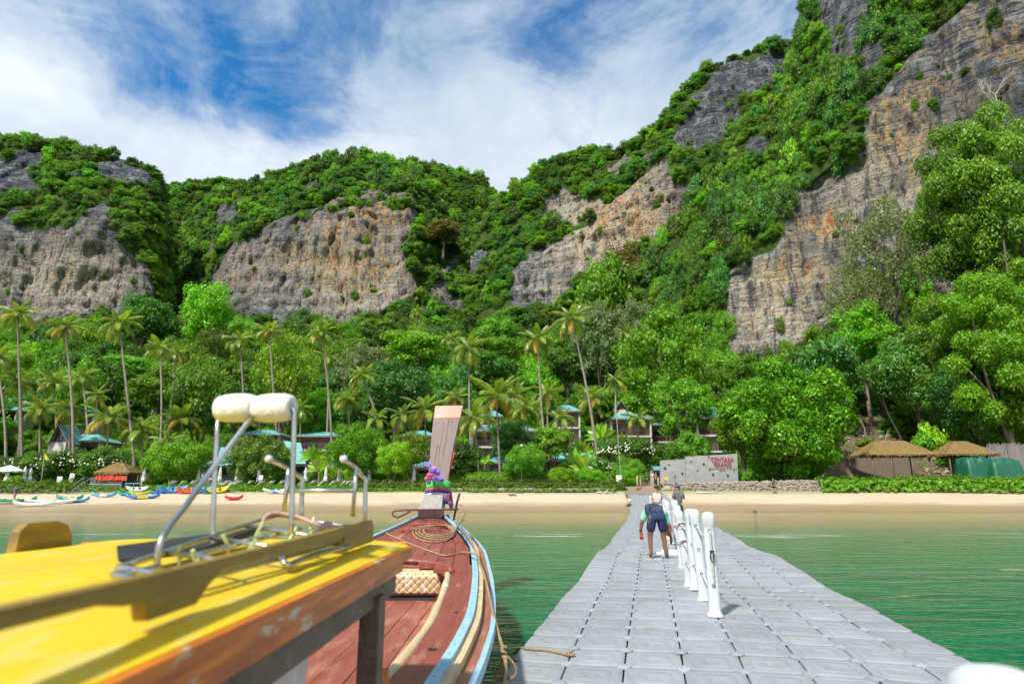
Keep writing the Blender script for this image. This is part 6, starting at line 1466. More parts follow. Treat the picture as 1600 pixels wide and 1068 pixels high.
def steep(label, pts, Y, dep):      # a steep teal roof plane seen side on, with its gable end
    p = [P(x, y, Y+d) for x, y, d in pts]; o = thing('steep_roofed_villa', label, 'building', (p[0].x, Y, g1(p[0].x, Y))); a, b, c, d = p; mb = MB(); n = 8
    for i in range(n):
        t0, t1 = i/n, (i+1)/n; mb.quad(a.lerp(d, t0), b.lerp(c, t0), b.lerp(c, t1)+Vector((0, -.04, .0)), a.lerp(d, t1)+Vector((0, -.04, 0)))
    off = Vector((0, .16, -.05)); mb.quad(a+off, b+off, c+off, d+off); obj('roof', mb, TEAL, o)
    mb = MB(); back = Vector((0, dep, 0)); mb.quad(a, b, b+back+Vector((0, dep, -(a.z-d.z))), a+back+Vector((0, dep, -(a.z-d.z)))); obj('roof', mb, TEAL, o)
    mb = MB(); mb.box(((c.x+d.x)/2, Y+dep*.7+.6, (c.z+o.location.z)/2), (abs(c.x-d.x)*.9, dep, c.z-o.location.z)); obj('wall', mb, CREAMW, o)
    mb = MB(); mb.bar(a, d, .12, .3, up=(0, 1, 0)); obj('barge_board', mb, GREYR, o)
    mb = MB(); mb.box(((c.x+d.x)/2, Y+.3+dep*.2, c.z-1.0), (abs(c.x-d.x)*.7, .1, 1.3)); w = obj('window', mb, BROWNR, o); mb = MB(); mb.box(((c.x+d.x)/2, Y+.22+dep*.2, c.z-1.0), (abs(c.x-d.x)*.62, .04, 1.1)); obj('pane', mb, GLASS, w)
steep('steep teal-roofed villa behind the white float stand', [(443, 688, 2), (470, 692, 2), (478, 724, 0), (455, 724, 0)], 92, 3)
steep('steep teal-roofed villa above the umbrellas left of the float stand', [(345, 698, 3), (360, 700, 3), (372, 727, 0), (330, 727, 0)], 86, 3)
gable('tiny gabled hut high among the trees at the left', 246, 8, 618, 634, 138, 3)
gable('small green gabled roof above the hotel wing behind the flagpole', 970, 10, 626, 640, 118, 3)
steep('teal awning roof at the hotel entrance gate', [(1019, 728, .6), (1034, 728, .6), (1034, 734, 0), (1019, 734, 0)], 84, 1)

# ------------------------------------------------------------------ concrete sign wall
sw = thing('sign_wall', 'board-marked concrete wall with red hotel lettering', 'wall', P(1095, 751, 76.6))
YW = 76.6
def wp_(x, y, Y=YW): return P(x, y, Y)
mb = MB(); a, b, c, d = wp_(1032, 719), wp_(1071, 717), wp_(1071, 756), wp_(1032, 756); mb.prism([a, b, c, d], (0, .35, 0)); obj('wall_panel', mb, CONC, sw, bevel=.03)
mb = MB(); a, b, c, d = wp_(1071.4, 713), wp_(1152, 708.5), wp_(1154, 756), wp_(1071.4, 756); mb.prism([a, b, c, d], (0, .35, 0)); obj('wall_panel', mb, CONC, sw, bevel=.03)
for x, y in ((1039, 731), (1066, 739), (1099.5, 724.5), (1114, 741), (1137, 742.5), (1090, 734), (1080, 720.5), (1147, 735), (1045.5, 725.5), (1109, 734.5)):
    s = .55 if (x, y) in ((1090, 734), (1080, 720.5), (1147, 735), (1045.5, 725.5), (1109, 734.5)) else 1; p = wp_(x, y, YW-.03); mb = MB(); mb.box(p, (.24*s, .08, .24*s)); obj('opening', mb, BLACK, sw)
REDL = mat('red_metal_letters', (0.42, 0.05, 0.07), (0.36, 0.045, 0.06), rough=.5)
def lettering(txt, x, y, h, m, par, Y, nm='lettering', ext=.06, sx=1.0, bold=0.0):
    cu_ = bpy.data.curves.new(nm, 'FONT'); cu_.body = txt; cu_.align_x = 'CENTER'; cu_.align_y = 'CENTER'; cu_.size = h; cu_.extrude = ext*.5; cu_.space_character = 1.12; cu_.offset = bold
    t = bpy.data.objects.new(nm, cu_); COL.objects.link(t); cu_.materials.append(m); t.parent = par; t.location = P(x, y, Y)-wloc(par); t.rotation_euler = (PI/2, 0, 0); t.scale = (sx, 1, 1); return t
lettering('CENTARA', 1128.5, 717.6, .72, REDL, sw, YW-.1, sx=.78, bold=.006); lettering('GRAND', 1129, 725.4, .68, REDL, sw, YW-.1, sx=.82, bold=.006)
BRL = mat('brown_small_letters', (0.28, 0.12, 0.09), rough=.6)
lettering('BEACH RESORT & VILLAS', 1129, 731.6, .26, BRL, sw, YW-.06, sx=1.05, ext=.03); lettering('KRABI', 1129.5, 734.6, .24, BRL, sw, YW-.06, ext=.03)
mb = MB(); p = wp_(1107.2, 713.2, YW-.12); mb.prism([p+Vector((.05, 0, .28)), p+Vector((.09, 0, .10)), p+Vector((.06, 0, -.03)), p+Vector((-.06, 0, -.03)), p+Vector((-.07, 0, .10))], (0, .05, 0)); obj('emblem', mb, REDL, sw)

# ------------------------------------------------------------------ stone gabion, banks, hedges
STONE = mat('pale_rubble_stone', (0.36, 0.31, 0.24), (0.22, 0.19, 0.15), rough=.95, scale=2.5, coord='World', c3=(0.12, 0.11, 0.09), s3=5, bump=.4)
iv, iF = icos()
def rubble(name, label, x0, x1, y0, y1, Y0, Y1, n, r, cat='wall', kind=None):
    rng = np.random.default_rng(8); o = thing(name, label, cat, P((x0+x1)/2, y1, (Y0+Y1)/2)); lo = Vector(o.location); V, F = [], []
    for k in range(n):
        t = rng.random(); x = x0+(x1-x0)*t; Y = Y0+(Y1-Y0)*t; y = y0(x)+(y1-y0(x))*rng.random(); c = P(x, y, Y-.12+.2*rng.random())-lo
        q = iv*np.array([r*rng.uniform(.7, 1.5), r*.8, r*rng.uniform(.5, 1.0)])*(1+.35*pnoise(iv*1.4+k))[:, None]+np.array(c); V.append(q); F.append(iF+len(iv)*k)
    npmesh('stones', np.concatenate(V), np.concatenate(F), STONE, o, kind='stuff')
    o.children[0].location = (0, 0, 0); 
    mb = MB(); mb.prism([P(x0, y0(x0)+1, Y0+.2), P(x1, y0(x1)+1, Y1+.2), P(x1, y1+2, Y1+.2), P(x0, y1+2, Y0+.2)], (0, 1.2, 0)); obj('core', mb, STONE, o); return o
rubble('stone_retaining_wall', 'low rubble stone retaining wall along the beach below the sign wall', 1052, 1285, lambda x: 755-(x-1052)*.022, 767.5, 74.6, 72.8, 1500, .17)
rubble('stone_retaining_wall', 'rubble foot of the planted terrace right of the prow', 690, 960, lambda x: 763, 767, 72.2, 72.2, 500, .13)
def leafy(name, label, cat, path, w, h, mt, leaf=.11, dens=160, rnd=.45, rough_=.12, kind=None, box=True, top=None, seed=1):
    """a hedge or a bank of creeper: leaves over every outer face of a long low block following path [(x,y,z)...]"""
    rng = np.random.default_rng(seed); path = [Vector(p) for p in path]; C, Nn = [], []; core = MB()
    for a, b in zip(path[:-1], path[1:]):
        d = b-a; L = Vector((d.x, d.y, 0)).length; t = Vector((d.x, d.y, 0)).normalized(); nrm = Vector((t.y, -t.x, 0))
        for face, area in (('f', L*h), ('t', L*w), ('b', L*h*.3)):
            n = int(area*dens); u = rng.random(n); v = rng.random(n)
            base = np.array(a)[None]+np.outer(u, np.array(d))
            if face == 'f': p = base+np.outer(np.full(n, w/2), nrm)+np.outer(v*h, (0, 0, 1)); nn_ = np.tile(np.array(nrm), (n, 1))
            elif face == 't': p = base+np.outer((v-.5)*w, nrm)+np.array([0, 0, h]); nn_ = np.tile(np.array([0, 0, 1.]), (n, 1))
            else: p = base-np.outer(np.full(n, w/2), nrm)+np.outer(v*h, (0, 0, 1)); nn_ = np.tile(-np.array(nrm), (n, 1))
            p = p+nn_*(rough_*fbm(p*1.3, 3)[:, None]*2+rng.random(n)[:, None]*.06); C.append(p); Nn.append(nn_+np.array([0, 0, .35])+rng.normal(size=(n, 3))*rnd)
        if box:
            q = nrm*(w/2-.06); z = Vector((0, 0, h-.06)); core.loft([[a-q, a+q, a+q+z, a-q+z], [b-q, b+q, b+q+z, b-q+z]], closed=True, caps=True)
    C = np.concatenate(C); Nn = np.concatenate(Nn); Nn /= np.linalg.norm(Nn, axis=1)[:, None]; V, F = leaf_quads(C, Nn, leaf, rng)
    if kind: return npmesh(name, V, F, mt, label=label, kind=kind, smooth=False) if not box else (lambda o: obj('core', core, mt, o) and o)(npmesh(name, V, F, mt, label=label, kind=kind, smooth=False))
    o = thing(name, label, cat, path[0]); m = npmesh('foliage', V-np.array(path[0]), F, mt, o, smooth=False)
    if box: obj('inner_branches', core, mt, o)  # solid core block behind the leaf layer, no branches modelled
    return o
def gp(x, Y, dz=0.0): p = P(x, 760, Y); return Vector((p.x, Y, g1(p.x, Y)+dz))
leafy('clipped_hedge', 'long clipped hedge behind the loungers, from the umbrellas to the prow', 'hedge', [gp(428, 85), gp(560, 85), gp(700, 85)], 1.4, 1.75, L_HEDGE, seed=2)
leafy('clipped_hedge', 'tall clipped hedge between the prow and the flowering bushes', 'hedge', [gp(702, 83), gp(850, 83), gp(960, 83)], 1.4, 2.0, L_HEDGE, seed=3)
leafy('clipped_hedge', 'clipped hedge behind the kayak area at the left', 'hedge', [gp(62, 84), gp(135, 84)], 1.4, 1.9, L_HEDGE, seed=4)
leafy('low_hedge', 'low vine-covered terrace hedge at the top of the beach right of the prow', 'hedge', [gp(560, 73.4), gp(700, 73.4), gp(850, 73.4), gp(975, 73.4)], 1.3, .95, L_OLIVE, leaf=.10, rough_=.2, seed=5)
leafy('low_hedge', 'low green hedge in front of the loungers', 'hedge', [gp(225, 74.4), gp(400, 74.4), gp(558, 74.4)], 1.2, .55, L_HEDGE, leaf=.10, rough_=.2, seed=6)
leafy('beach_creeper', 'bright green creeper spilling over the beach bank on the right', None, [gp(1275, 73.2), gp(1400, 72.9), gp(1500, 72.6), gp(1700, 72.4)], 2.6, 1.15, L_HEDGE, leaf=.15, dens=150, rough_=.35, kind='stuff', box=False, seed=7)
leafy('beach_creeper', 'green creeper on the beach bank at the left', None, [gp(-150, 73.0), gp(0, 73.0), gp(130, 73.0)], 2.6, .75, L_MID, leaf=.12, dens=150, rough_=.3, kind='stuff', box=False, seed=8)
leafy('beach_creeper', 'strip of green creeper along the top of the beach', None, [gp(130, 72.6), gp(400, 72.6), gp(700, 72.5), gp(960, 72.5)], 1.0, .32, L_HEDGE, leaf=.11, dens=150, rough_=.25, kind='stuff', box=False, seed=9)
mb = MB(); mb.prism([gp(1275, 73.0, -.5)+Vector((0, 0, 0)), gp(1700, 72.6, -.5), gp(1700, 75, 1.0), gp(1275, 75.5, 1.0)], (0, 0, .05))
o = obj('earth_bank', mb, gm if False else mat('dark_soil', (0.05, 0.045, 0.02), (0.03, 0.05, 0.015), rough=1), kind='structure', label='earth bank under the creeper on the right')

# ------------------------------------------------------------------ garden trees and bushes
def garden(x, ytop, ybase, R, kind, mt, label, Y, variant=0, rzs=1.0, cat='tree', name='tree', trunk=True, flowers=0, H=None, seed=0):
    b = gp(x, Y); top = P(x, ytop, Y); o, cr = tree(name, label, cat, b, R, (top.z-b.z) if H is None else H, kind, variant, mt, rzs=rzs, trunk=trunk)
    if flowers:
        rng = np.random.default_rng(variant+seed); d = rng.normal(size=(flowers, 3)); d /= np.linalg.norm(d, axis=1)[:, None]; d[:, 2] = np.abs(d[:, 2])*.9-.15
        C = d*np.array([R, R, R*rzs*KIND[kind]['rz']])*(.93+.12*rng.random(flowers))[:, None]; V, F = leaf_quads(C, d+np.array([0, -.4, .3]), .095, rng, aspect=.9); V2, F2 = leaf_quads(C+.02, d+rng.normal(size=d.shape)*.5, .09, rng, aspect=.9)
        m = npmesh('blossoms', np.concatenate([V, V2]), np.concatenate([F, F2+len(V)]), FLOWER, o, smooth=False); m.location = cr.location
    return o
L_BEACH = leafmat('leaves_sea_almond', (0.016, 0.095, 0.006), (0.045, 0.175, 0.010), tip=(0.16, 0.42, 0.02), rough=.45, spec=.25)
garden(1232, 572, 748, 8.6, 'glossy', L_BEACH, 'big glossy round-leaved beach tree right of the sign wall', 79, rzs=1.0)
garden(1165, 640, 748, 3.6, 'fine', L_MID, 'smaller green tree touching the left side of the big glossy tree', 80, 4)
garden(555, 666, 752, 3.9, 'fine', L_LIME, 'dome-shaped clipped tree left of the prow', 80, 1, rzs=1.0)
garden(615, 690, 755, 2.5, 'fine', L_LIME, 'small round tree with pale trunks just right of the dome-shaped tree', 79, 2)
garden(278, 688, 752, 4.0, 'fine', L_LIME, 'bright green spreading tree left of the float stand', 80, 3, rzs=.85)
garden(400, 684, 752, 4.1, 'fine', L_OLIVE, 'rusty olive round tree behind the float stand', 82, 5, rzs=.95)
garden(640, 672, 752, 3.0, 'airy', L_YEL, 'yellowish loose tree behind the small round tree', 84, 2)
garden(800, 655, 752, 3.0, 'layer', L_BLUE, 'tiered green tree right of the A-frame porch', 90, 3, rzs=1.4)
garden(862, 664, 752, 3.1, 'layer', L_MID, 'tiered mid green tree right of the middle palm', 88, 4, rzs=1.3)
garden(820, 694, 750, 2.7, 'fine', L_MID, 'small round lawn tree by the lamp post', 81, 6)
garden(716, 690, 752, 3.0, 'round', L_DEEP, 'dark bushy tree just right of the prow', 84, 3)
garden(1082, 680, 748, 2.8, 'round', L_MID, 'green bushy tree above the sign wall', 85, 4)
garden(1055, 690, 750, 2.6, 'round', L_DEEP, 'dark bushy tree behind the entrance gate', 86, 5)
garden(880, 735, 766, 1.9, 'fine', L_LIME, 'rounded clipped bush nearest the hedge on the beach terrace', 75, 7, rzs=.75, cat='bush', name='bush', trunk=False, H=2.6)
garden(920, 736, 766, 1.9, 'fine', L_LIME, 'rounded clipped bush left of the pontoon landing', 75, 8, rzs=.7, cat='bush', name='bush', trunk=False, H=2.5)
garden(984, 738, 764, 1.5, 'fine', L_LIME, 'bright green bush beside the entrance path', 77, 9, rzs=.9, cat='bush', name='bush', trunk=False, H=2.4)
garden(985, 712, 748, 2.3, 'fine', L_MID, 'leafy green bush above the bright entrance bush', 81, 6, cat='bush', name='bush', trunk=False, H=3.9)
for x, yt, R, Y, lb, v in ((992, 684, 3.1, 87, 'white-flowering frangipani behind the flagpole', 3), (940, 716, 1.9, 84, 'small white-flowering frangipani left of the flagpole', 4), (105, 702, 3.0, 83, 'white-flowering frangipani behind the beach signs', 5), (160, 700, 3.2, 82, 'white-flowering frangipani left of the kayak hut', 6),
                        (60, 708, 2.6, 83, 'white-flowering frangipani near the left edge', 7), (20, 712, 2.4, 84, 'white-flowering frangipani at the left edge', 8), (690, 716, 1.7, 82, 'white-flowering shrub behind the prow foot', 9), (955, 690, 2.2, 88, 'white-flowering frangipani left of the flagpole mast', 10)):
    garden(x, yt, 750, R, 'round', L_DEEP, lb, Y, v, rzs=.8, flowers=130, seed=v)
for x, yt, R, Y, lb, v in ((1130, 738, .9, 78.2, 'low bush at the left foot of the sign wall', 1), (1165, 742, 1.0, 78, 'low bush at the right foot of the sign wall', 2), (1182, 735, 1.3, 78, 'round bush beside the glossy tree trunk', 3), (1052, 745, 1.0, 78, 'low bright bush in front of the concrete wall', 0), (1470, 668, 1.5, 82, 'left upright bright bush between the thatched pavilions', 4), (1452, 680, 1.3, 82, 'right upright bright bush between the thatched pavilions', 5), (24, 745, 1.2, 76, 'dark bush on the lawn by the leftmost umbrella', 2),
                        (1262, 735, 1.4, 80, 'bush beside the picnic table behind the glossy tree', 1), (1480, 715, 1.2, 80, 'bush behind the gap between the thatched pavilions', 2), (678, 748, .6, 74.5, 'tuft of leaves by the hedge below the prow', 1)):
    garden(x, yt, 750, R, 'shrub', L_LIME if v in (0, 4, 5) else L_MID, lb, Y, v, rzs=.95 if v not in (4, 5) else 1.6, cat='bush', name='bush', trunk=False)
def fan_plant(x, ybase, Y, H, label, n=9, wid=.34, L=2.1, seed=0, stem=True, spread=1.25):
    rng = random.Random(seed); b = gp(x, Y); o = thing('banana_plant', label, 'plant', b); 
    if stem: mb = MB(); mb.tube([(0, 0, -.3), (.03, 0, H*.3), (0, 0, H*.62)], [.16, .12, .09], 7); me = bpy.data.meshes.new('stem'); me.from_pydata([tuple(v) for v in mb.v], [], mb.f); me.materials.append(BARKP); q = bpy.data.objects.new('stem', me); COL.objects.link(q); q.parent = o
    for i in range(n):
        t = (i+.5)/n*2-1; az = rng.uniform(-.5, .5)+(0 if rng.random() < .5 else PI); tilt = t*spread; mb = MB(); rr = []; m = 9
        for k in range(m+1):
            s = k/m; a = tilt*(.55+.6*s); r = L*s; w = wid*math.sin(PI*min(1, max(0, (s-.28)/.72))**.8)*(1 if s > .28 else 0)+.02
            c = Vector((math.sin(a)*r, rng.uniform(-.01, .01)+.18*math.sin(az)*s, math.cos(a)*r-.25*s*s*abs(t)*L)); e = Vector((math.cos(a), .25, -math.sin(a))).normalized(); rr.append([c-e*w+Vector((0, -.06*w, .0)), c+Vector((0, .12*w, 0)), c+e*w+Vector((0, -.06*w, 0))])
        mb.loft(rr); me = bpy.data.meshes.new('leaf'); me.from_pydata([tuple(v) for v in mb.v], [], mb.f); me.materials.append(L_BAN); q = bpy.data.objects.new('leaf', me); COL.objects.link(q); q.parent = o; q.location = (0, 0, H*.55 if stem else .1); q.rotation_euler = (0, 0, rng.uniform(-.7, .7))
    return o
for i, (x, Y, H, lb, n, L) in enumerate(((485, 86, 5.8, 'tall fan-shaped travellers palm right of the float stand', 11, 2.6), (497, 84, 3.2, 'banana plant at the foot of the fan palm', 7, 2.2), (512, 87, 5.2, 'second fan-shaped palm behind the grab rails', 8, 2.2), (757, 88, 4.9, 'slim banana plant left of the A-frame porch', 4, 2.0), (757.5, 86, 2.2, 'young banana plant below the slim one', 4, 1.7),
     (900, 90, 4.2, 'banana plant with wide leaves right of the tiered tree', 9, 3.2), (918, 87, 2.4, 'large banana clump beside the restaurant roof', 9, 3.6), (908, 96, 6.0, 'pale fan palm in front of the upper hotel wing', 11, 3.3), (943, 102, 9.2, 'fan-shaped palm above the banana clump', 11, 3.4), (975, 100, 7.2, 'fan palm left of the small hotel block', 9, 3.0), (530, 85, 2.6, 'banana plant left of the dome-shaped tree', 7, 2.0), (1076, 78.3, .4, 'young palm growing against the concrete wall', 6, 2.4), (1160, 78, .3, 'leafy plant at the right end of the sign wall', 6, 1.5))):
    fan_plant(x, 0, Y, H, lb, n, wid=.34 if L < 3 else .42, L=L, seed=i)

# ------------------------------------------------------------------ coconut palms
PALMS = [  # x base, x top, row of the heart, distance, frond length
 (34, 27, 492, 88, 3.5, 'leftmost tall palm'), (112, 101, 512, 90, 3.4, 'second tall palm from the left'), (212, 186, 505, 88, 3.5, 'tall palm leaning left above the kayak hut'), (245, 250, 545, 100, 3.2, 'tall slim palm right of the leaning palm'),
 (257, 276, 553, 104, 2.6, 'pale thin palm beside the slim palm'), (376, 374, 532, 112, 3.5, 'tall palm behind the left white float'), (432, 421, 518, 112, 3.4, 'tall palm above the right white float'), (517, 502, 521, 104, 3.3, 'tall palm behind the grab rails'),
 (738, 733, 545, 100, 4.0, 'tall palm right of the prow'), (603, 567, 588, 106, 3.3, 'palm leaning left above the dome-shaped tree'), (857, 840, 530, 92, 3.7, 'tall palm rising in front of the middle hotel wing'), (938, 893, 498, 88, 3.9, 'tallest palm leaning left behind the entrance bushes'),
 (783, 776, 622, 84, 4.7, 'big palm in front of the A-frame porch'), (748, 741, 655, 92, 3.8, 'drooping palm behind the big porch palm'), (668, 664, 640, 100, 4.4, 'wide palm just left of the prow tip'), (545, 543, 626, 108, 3.4, 'middling palm above the dome-shaped tree'),
 (595, 588, 655, 100, 3.2, 'short palm left of the wide palm'), (640, 630, 650, 98, 3.4, 'leaning short palm left of the prow'), (165, 170, 655, 88, 3.9, 'low palm between the two leaning trunks at left'), (132, 128, 590, 106, 3.4, 'middling palm behind the second tall palm'), (60, 62, 640, 98, 3.6, 'low palm right of the leftmost tall palm'),
 (22, 28, 600, 104, 3.4, 'middling palm at the left edge'), (88, 84, 598, 106, 3.4, 'middling palm left of the second tall palm'), (222, 220, 672, 90, 3.8, 'low palm above the kayak hut'), (288, 284, 655, 96, 4.0, 'bushy palm left of the float stand'), (330, 333, 598, 102, 4.0, 'palm left of the upper white float'), 
 (105, 110, 640, 98, 3.4, 'low palm in front of the left villa'), (828, 822, 640, 98, 3.6, 'short palm right of the tiered tree'), (800, 806, 618, 108, 3.6, 'palm above the long hotel wing'), (852, 855, 615, 112, 3.8, 'palm above the middle hotel wing'), (930, 925, 625, 104, 3.8, 'palm right of the upper hotel wing'), (958, 962, 594, 108, 3.2, 'slim palm above the green gabled roof'),
 (1010, 975, 520, 140, 3.0, 'slim palm under the mossy cliff spine'), (505, 512, 560, 116, 3.0, 'palm behind the tall palm by the rails'), (410, 404, 640, 100, 3.6, 'low palm between the white floats and roof'), (463, 470, 640, 106, 3.2, 'low palm behind the right upright of the float stand'), (1000, 997, 655, 96, 2.8, 'short palm left of the entrance tree'), (5, -6, 560, 100, 3.6, 'palm cut by the left edge'),
 (700, 712, 622, 104, 3.6, 'palm behind the prow tip'), (880, 876, 655, 94, 3.0, 'short palm in front of the middle wing'), (148, 152, 618, 112, 3.2, 'palm above the left villa'), (265, 262, 690, 86, 2.6, 'small palm beside the bright spreading tree'), (720, 705, 530, 135, 3.4, 'slim palm high behind the prow'), (655, 652, 488, 165, 3.2, 'palm high on the slope left of the prow')]
for i, (xb, xt, yt, Y, FL, lb) in enumerate(PALMS):
    b = gp(xb, Y); t = P(xt, yt, Y); palm(b, t, lb+(' with pale ringed trunk' if len(lb.split()) < 12 else ''), 'coconut palms of the hotel garden', FL, .20 if t.z-b.z > 15 else .17, 15 if FL < 3.3 else 18, seed=i, sway=.25*(1 if t.z-b.z > 12 else .4))
# ------------------------------------------------------------------ beach and garden furniture
def local(nm, mb, m, par, **k): return obj(nm, mb, m, par, **k)
LWHITE = mat('white_lounger_plastic', (0.62, 0.60, 0.56), (0.52, 0.50, 0.47), rough=.6)
def lounger():
    o = thing('sun_lounger', 'x', 'sun lounger', (0, 0, 0), 0, 'white sun loungers in a row behind the beach hedge')
    for k in range(5): mb = MB(); mb.box((.15+k*.26, 0, .33), (.22, .66, .035)); local('seat_slat', mb, LWHITE, o)
    for k in range(3): mb = MB(); mb.box((-.07-k*.19, 0, .44+k*.19), (.25, .66, .035), rot=(0, .80, 0)); local('back_slat', mb, LWHITE, o)
    for s in (-1, 1): mb = MB(); mb.box((.65, s*.34, .30), (1.5, .05, .07)); mb.bar((-.05, s*.34, .34), (-.6, s*.34, .92), .05, .05); local('frame', mb, LWHITE, o)
    for x in (.05, 1.3):
        for s in (-1, 1): mb = MB(); mb.box((x, s*.31, .14), (.05, .05, .30)); local('leg', mb, LWHITE, o)
    return o
proto = lounger()
lx = [265, 280, 296, 312, 330, 349, 366, 384, 402, 418, 434, 450, 466, 482, 497, 514, 532, 538.5, 546, 592, 602, 628, 638]
where = lambda x: 'behind the kayaks on the beach' if x < 345 else 'behind the float stand' if x < 480 else 'behind the grab rails' if x < 580 else 'left of the prow'
for i, x in enumerate(lx):
    o = proto if i == 0 else copy_tree(proto); o['label'] = ['first', 'second', 'third', 'fourth', 'fifth', 'sixth', 'seventh', 'eighth', 'ninth', 'tenth', 'eleventh', 'twelfth', 'thirteenth', 'fourteenth', 'fifteenth', 'sixteenth', 'seventeenth', 'eighteenth', 'nineteenth', 'twentieth', 'twenty-first', 'twenty-second', 'last'][i]+' white sun lounger counted from the left, '+where(x)
    b = gp(x, 77.5+random.uniform(-.2, .2)); o.location = b+Vector((0, 0, .05)); o.rotation_euler = (0, 0, PI+.25 if i < 0 else PI-.1+random.uniform(-.1, .1)); o.scale = (1.15,)*3
UWHITE = mat('off_white_umbrella_cloth', (0.74, 0.73, 0.70), (0.62, 0.61, 0.59), rough=.85, bump=.3)
def closed_umb():
    o = thing('closed_umbrella', 'x', 'umbrella', (0, 0, 0), 0, 'closed white garden umbrellas')
    mb = MB(); mb.tube([(0, 0, 0), (0, 0, 2.75)], .03, 6); local('pole', mb, BROWNR, o)
    mb = MB(); n = 16; rr = []
    for z, r in ((.95, .20), (1.05, .24), (1.5, .19), (1.62, .12), (1.72, .17), (2.1, .15), (2.45, .10), (2.62, .06), (2.75, .015)): rr.append([Vector((r*(1+.28*math.cos(8*a))*math.cos(a), r*(1+.28*math.cos(8*a))*math.sin(a), z)) for a in np.linspace(0, 2*PI, 33)[:-1]])
    mb.loft(rr, closed=True, caps=True); local('folded_canopy', mb, UWHITE, o, smooth=True)
    mb = MB(); mb.lathe([(.3, 0), (.3, .06), (.06, .1), (.05, .2)], 12); local('base', mb, GREYR, o); return o
pu = closed_umb()
ul = [(35, 80, 'second closed white umbrella from the left edge'), (44, 80.5, 'third closed white umbrella from the left edge'), (8, 78, 'closed white umbrella under the open one at the left edge'), (223, 79, 'closed umbrella right of the kayak hut'), (279, 80, 'closed umbrella under the bright spreading tree'), (308, 80, 'closed umbrella right of the bright spreading tree'), (342, 80, 'closed umbrella touching the left upright of the float stand'), (369, 80, 'closed umbrella between the float stand uprights'),
      (403, 79, 'closed umbrella by the white notice among the loungers'), (476, 80, 'closed umbrella between the grab rails'), (508, 80, 'closed umbrella above the cross bar'), (529, 80.3, 'closed umbrella left of the right grab rail'), (576, 80, 'closed umbrella right of the grab rails'), (646, 80, 'closed umbrella left of the prow flowers')]
for i, (x, Y, lb) in enumerate(ul):
    o = pu if i == 0 else copy_tree(pu); o['label'] = lb; o.location = gp(x, Y, .02); o.rotation_euler = (0, 0, i*.7); o.scale = (1, 1, .95+.1*random.random())
o = thing('open_umbrella', 'open white umbrella at the left edge of the lawn', 'umbrella', gp(10, 79)); b = Vector(o.location); mb = MB(); mb.tube([b, b+Vector((0, 0, 2.9))], .035, 6); obj('pole', mb, BROWNR, o)
mb = MB(); rr = [[b+Vector((r*math.cos(a), r*math.sin(a), z-.06*(k % 2)*(r > .5))) for k, a in enumerate(np.linspace(0, 2*PI, 17)[:-1])] for r, z in ((1.55, 2.15), (1.5, 2.3), (.8, 2.65), (.1, 2.95))]; mb.loft(rr, closed=True, caps=True); obj('canopy', mb, UWHITE, o)
# kayaks
def ysand(y):      # distance at which the beach shows on pixel row y
    lo, hi = 57.0, 71.6
    for _ in range(40):
        m = (lo+hi)/2; r = proj(0, m, g1(0, m)+.03)[1]
        if r > y: lo = m
        else: hi = m
    return lo
def kmat(nm, c): return mat(nm, c, tuple(x*.8 for x in c), rough=.35)
KB = kmat('blue_kayak_plastic', (0.05, 0.20, 0.55)); KLB = kmat('light_blue_kayak_plastic', (0.10, 0.36, 0.66)); KT = kmat('teal_kayak_plastic', (0.01, 0.30, 0.30)); KG = kmat('green_kayak_plastic', (0.02, 0.30, 0.12)); KLG = kmat('lime_kayak_plastic', (0.28, 0.50, 0.04)); KY = kmat('yellow_kayak_plastic', (0.75, 0.55, 0.02)); KR = kmat('red_kayak_plastic', (0.62, 0.03, 0.04)); KO = kmat('orange_kayak_plastic', (0.80, 0.22, 0.05)); KW = kmat('white_kayak_plastic', (0.68, 0.68, 0.66)); KCO = kmat('coral_kayak_plastic', (0.75, 0.14, 0.10))
def kayak(label, x, y, L, m1, m2, rz, Y=None, tip=0.0, lift=0.0, roll=0.0, cat='kayak', name='kayak', wd=.38, group='kayaks lying on the beach'):
    if Y is None:      # find the sand under the pixel
        Y = ysand(y)
    b = P(x, y, Y); b.z = g1(b.x, Y)+.03+lift
    o = thing(name, label, cat, b, 0, group); R = Euler((roll, tip, rz)).to_matrix(); n = 24
    def sec(t, up):
        w = wd*(max(0, 1-abs(t)**2.4))**.62; sh = .34*abs(t)**3; return w, sh
    for nm, m, lo, hi in (('hull', m1, -1.0, -.25), ('hull', m2 or m1, -.25, .35), ('hull', m1, .35, 1.0)) if m2 else (('hull', m1, -1.0, 1.0),):
        mb = MB(); rr = []
        for t in np.linspace(lo, hi, 12 if m2 else n):
            w, sh = sec(t, 0); x_ = t*L/2; w = max(w, .015)
            prof = [(-w, .20+sh), (-w*.92, .06+sh*.9), (-w*.5, .0+sh*.8), (w*.5, .0+sh*.8), (w*.92, .06+sh*.9), (w, .20+sh), (w*.78, .27+sh), (w*.4, .27+sh-(.13 if abs(t) < .62 and abs(t) > .05 else .0)), (-w*.4, .27+sh-(.13 if abs(t) < .62 and abs(t) > .05 else 0)), (-w*.78, .27+sh)]
            rr.append([b+R @ Vector((x_, py_, pz_)) for py_, pz_ in prof])
        mb.loft(rr, closed=True, caps=True); obj(nm, mb, m, o, smooth=True, autosm=35)
    for t in (-.38, .2):
        mb = MB(); c = b+R @ Vector((t*L/2, 0, .22)); mb.box(c, (.10, wd*1.1, .22), rot=(R @ Euler((0, .25, 0)).to_matrix())); obj('seat_back', mb, BLACK, o, bevel=.02)
    return o
kayak('green kayak with yellow end nearest the left edge', 20, 784, 4.2, KG, None, .15)
kayak('dark green kayak with yellow end beside the pale blue kayak', 108, 781, 2.6, KG, KY, .1)
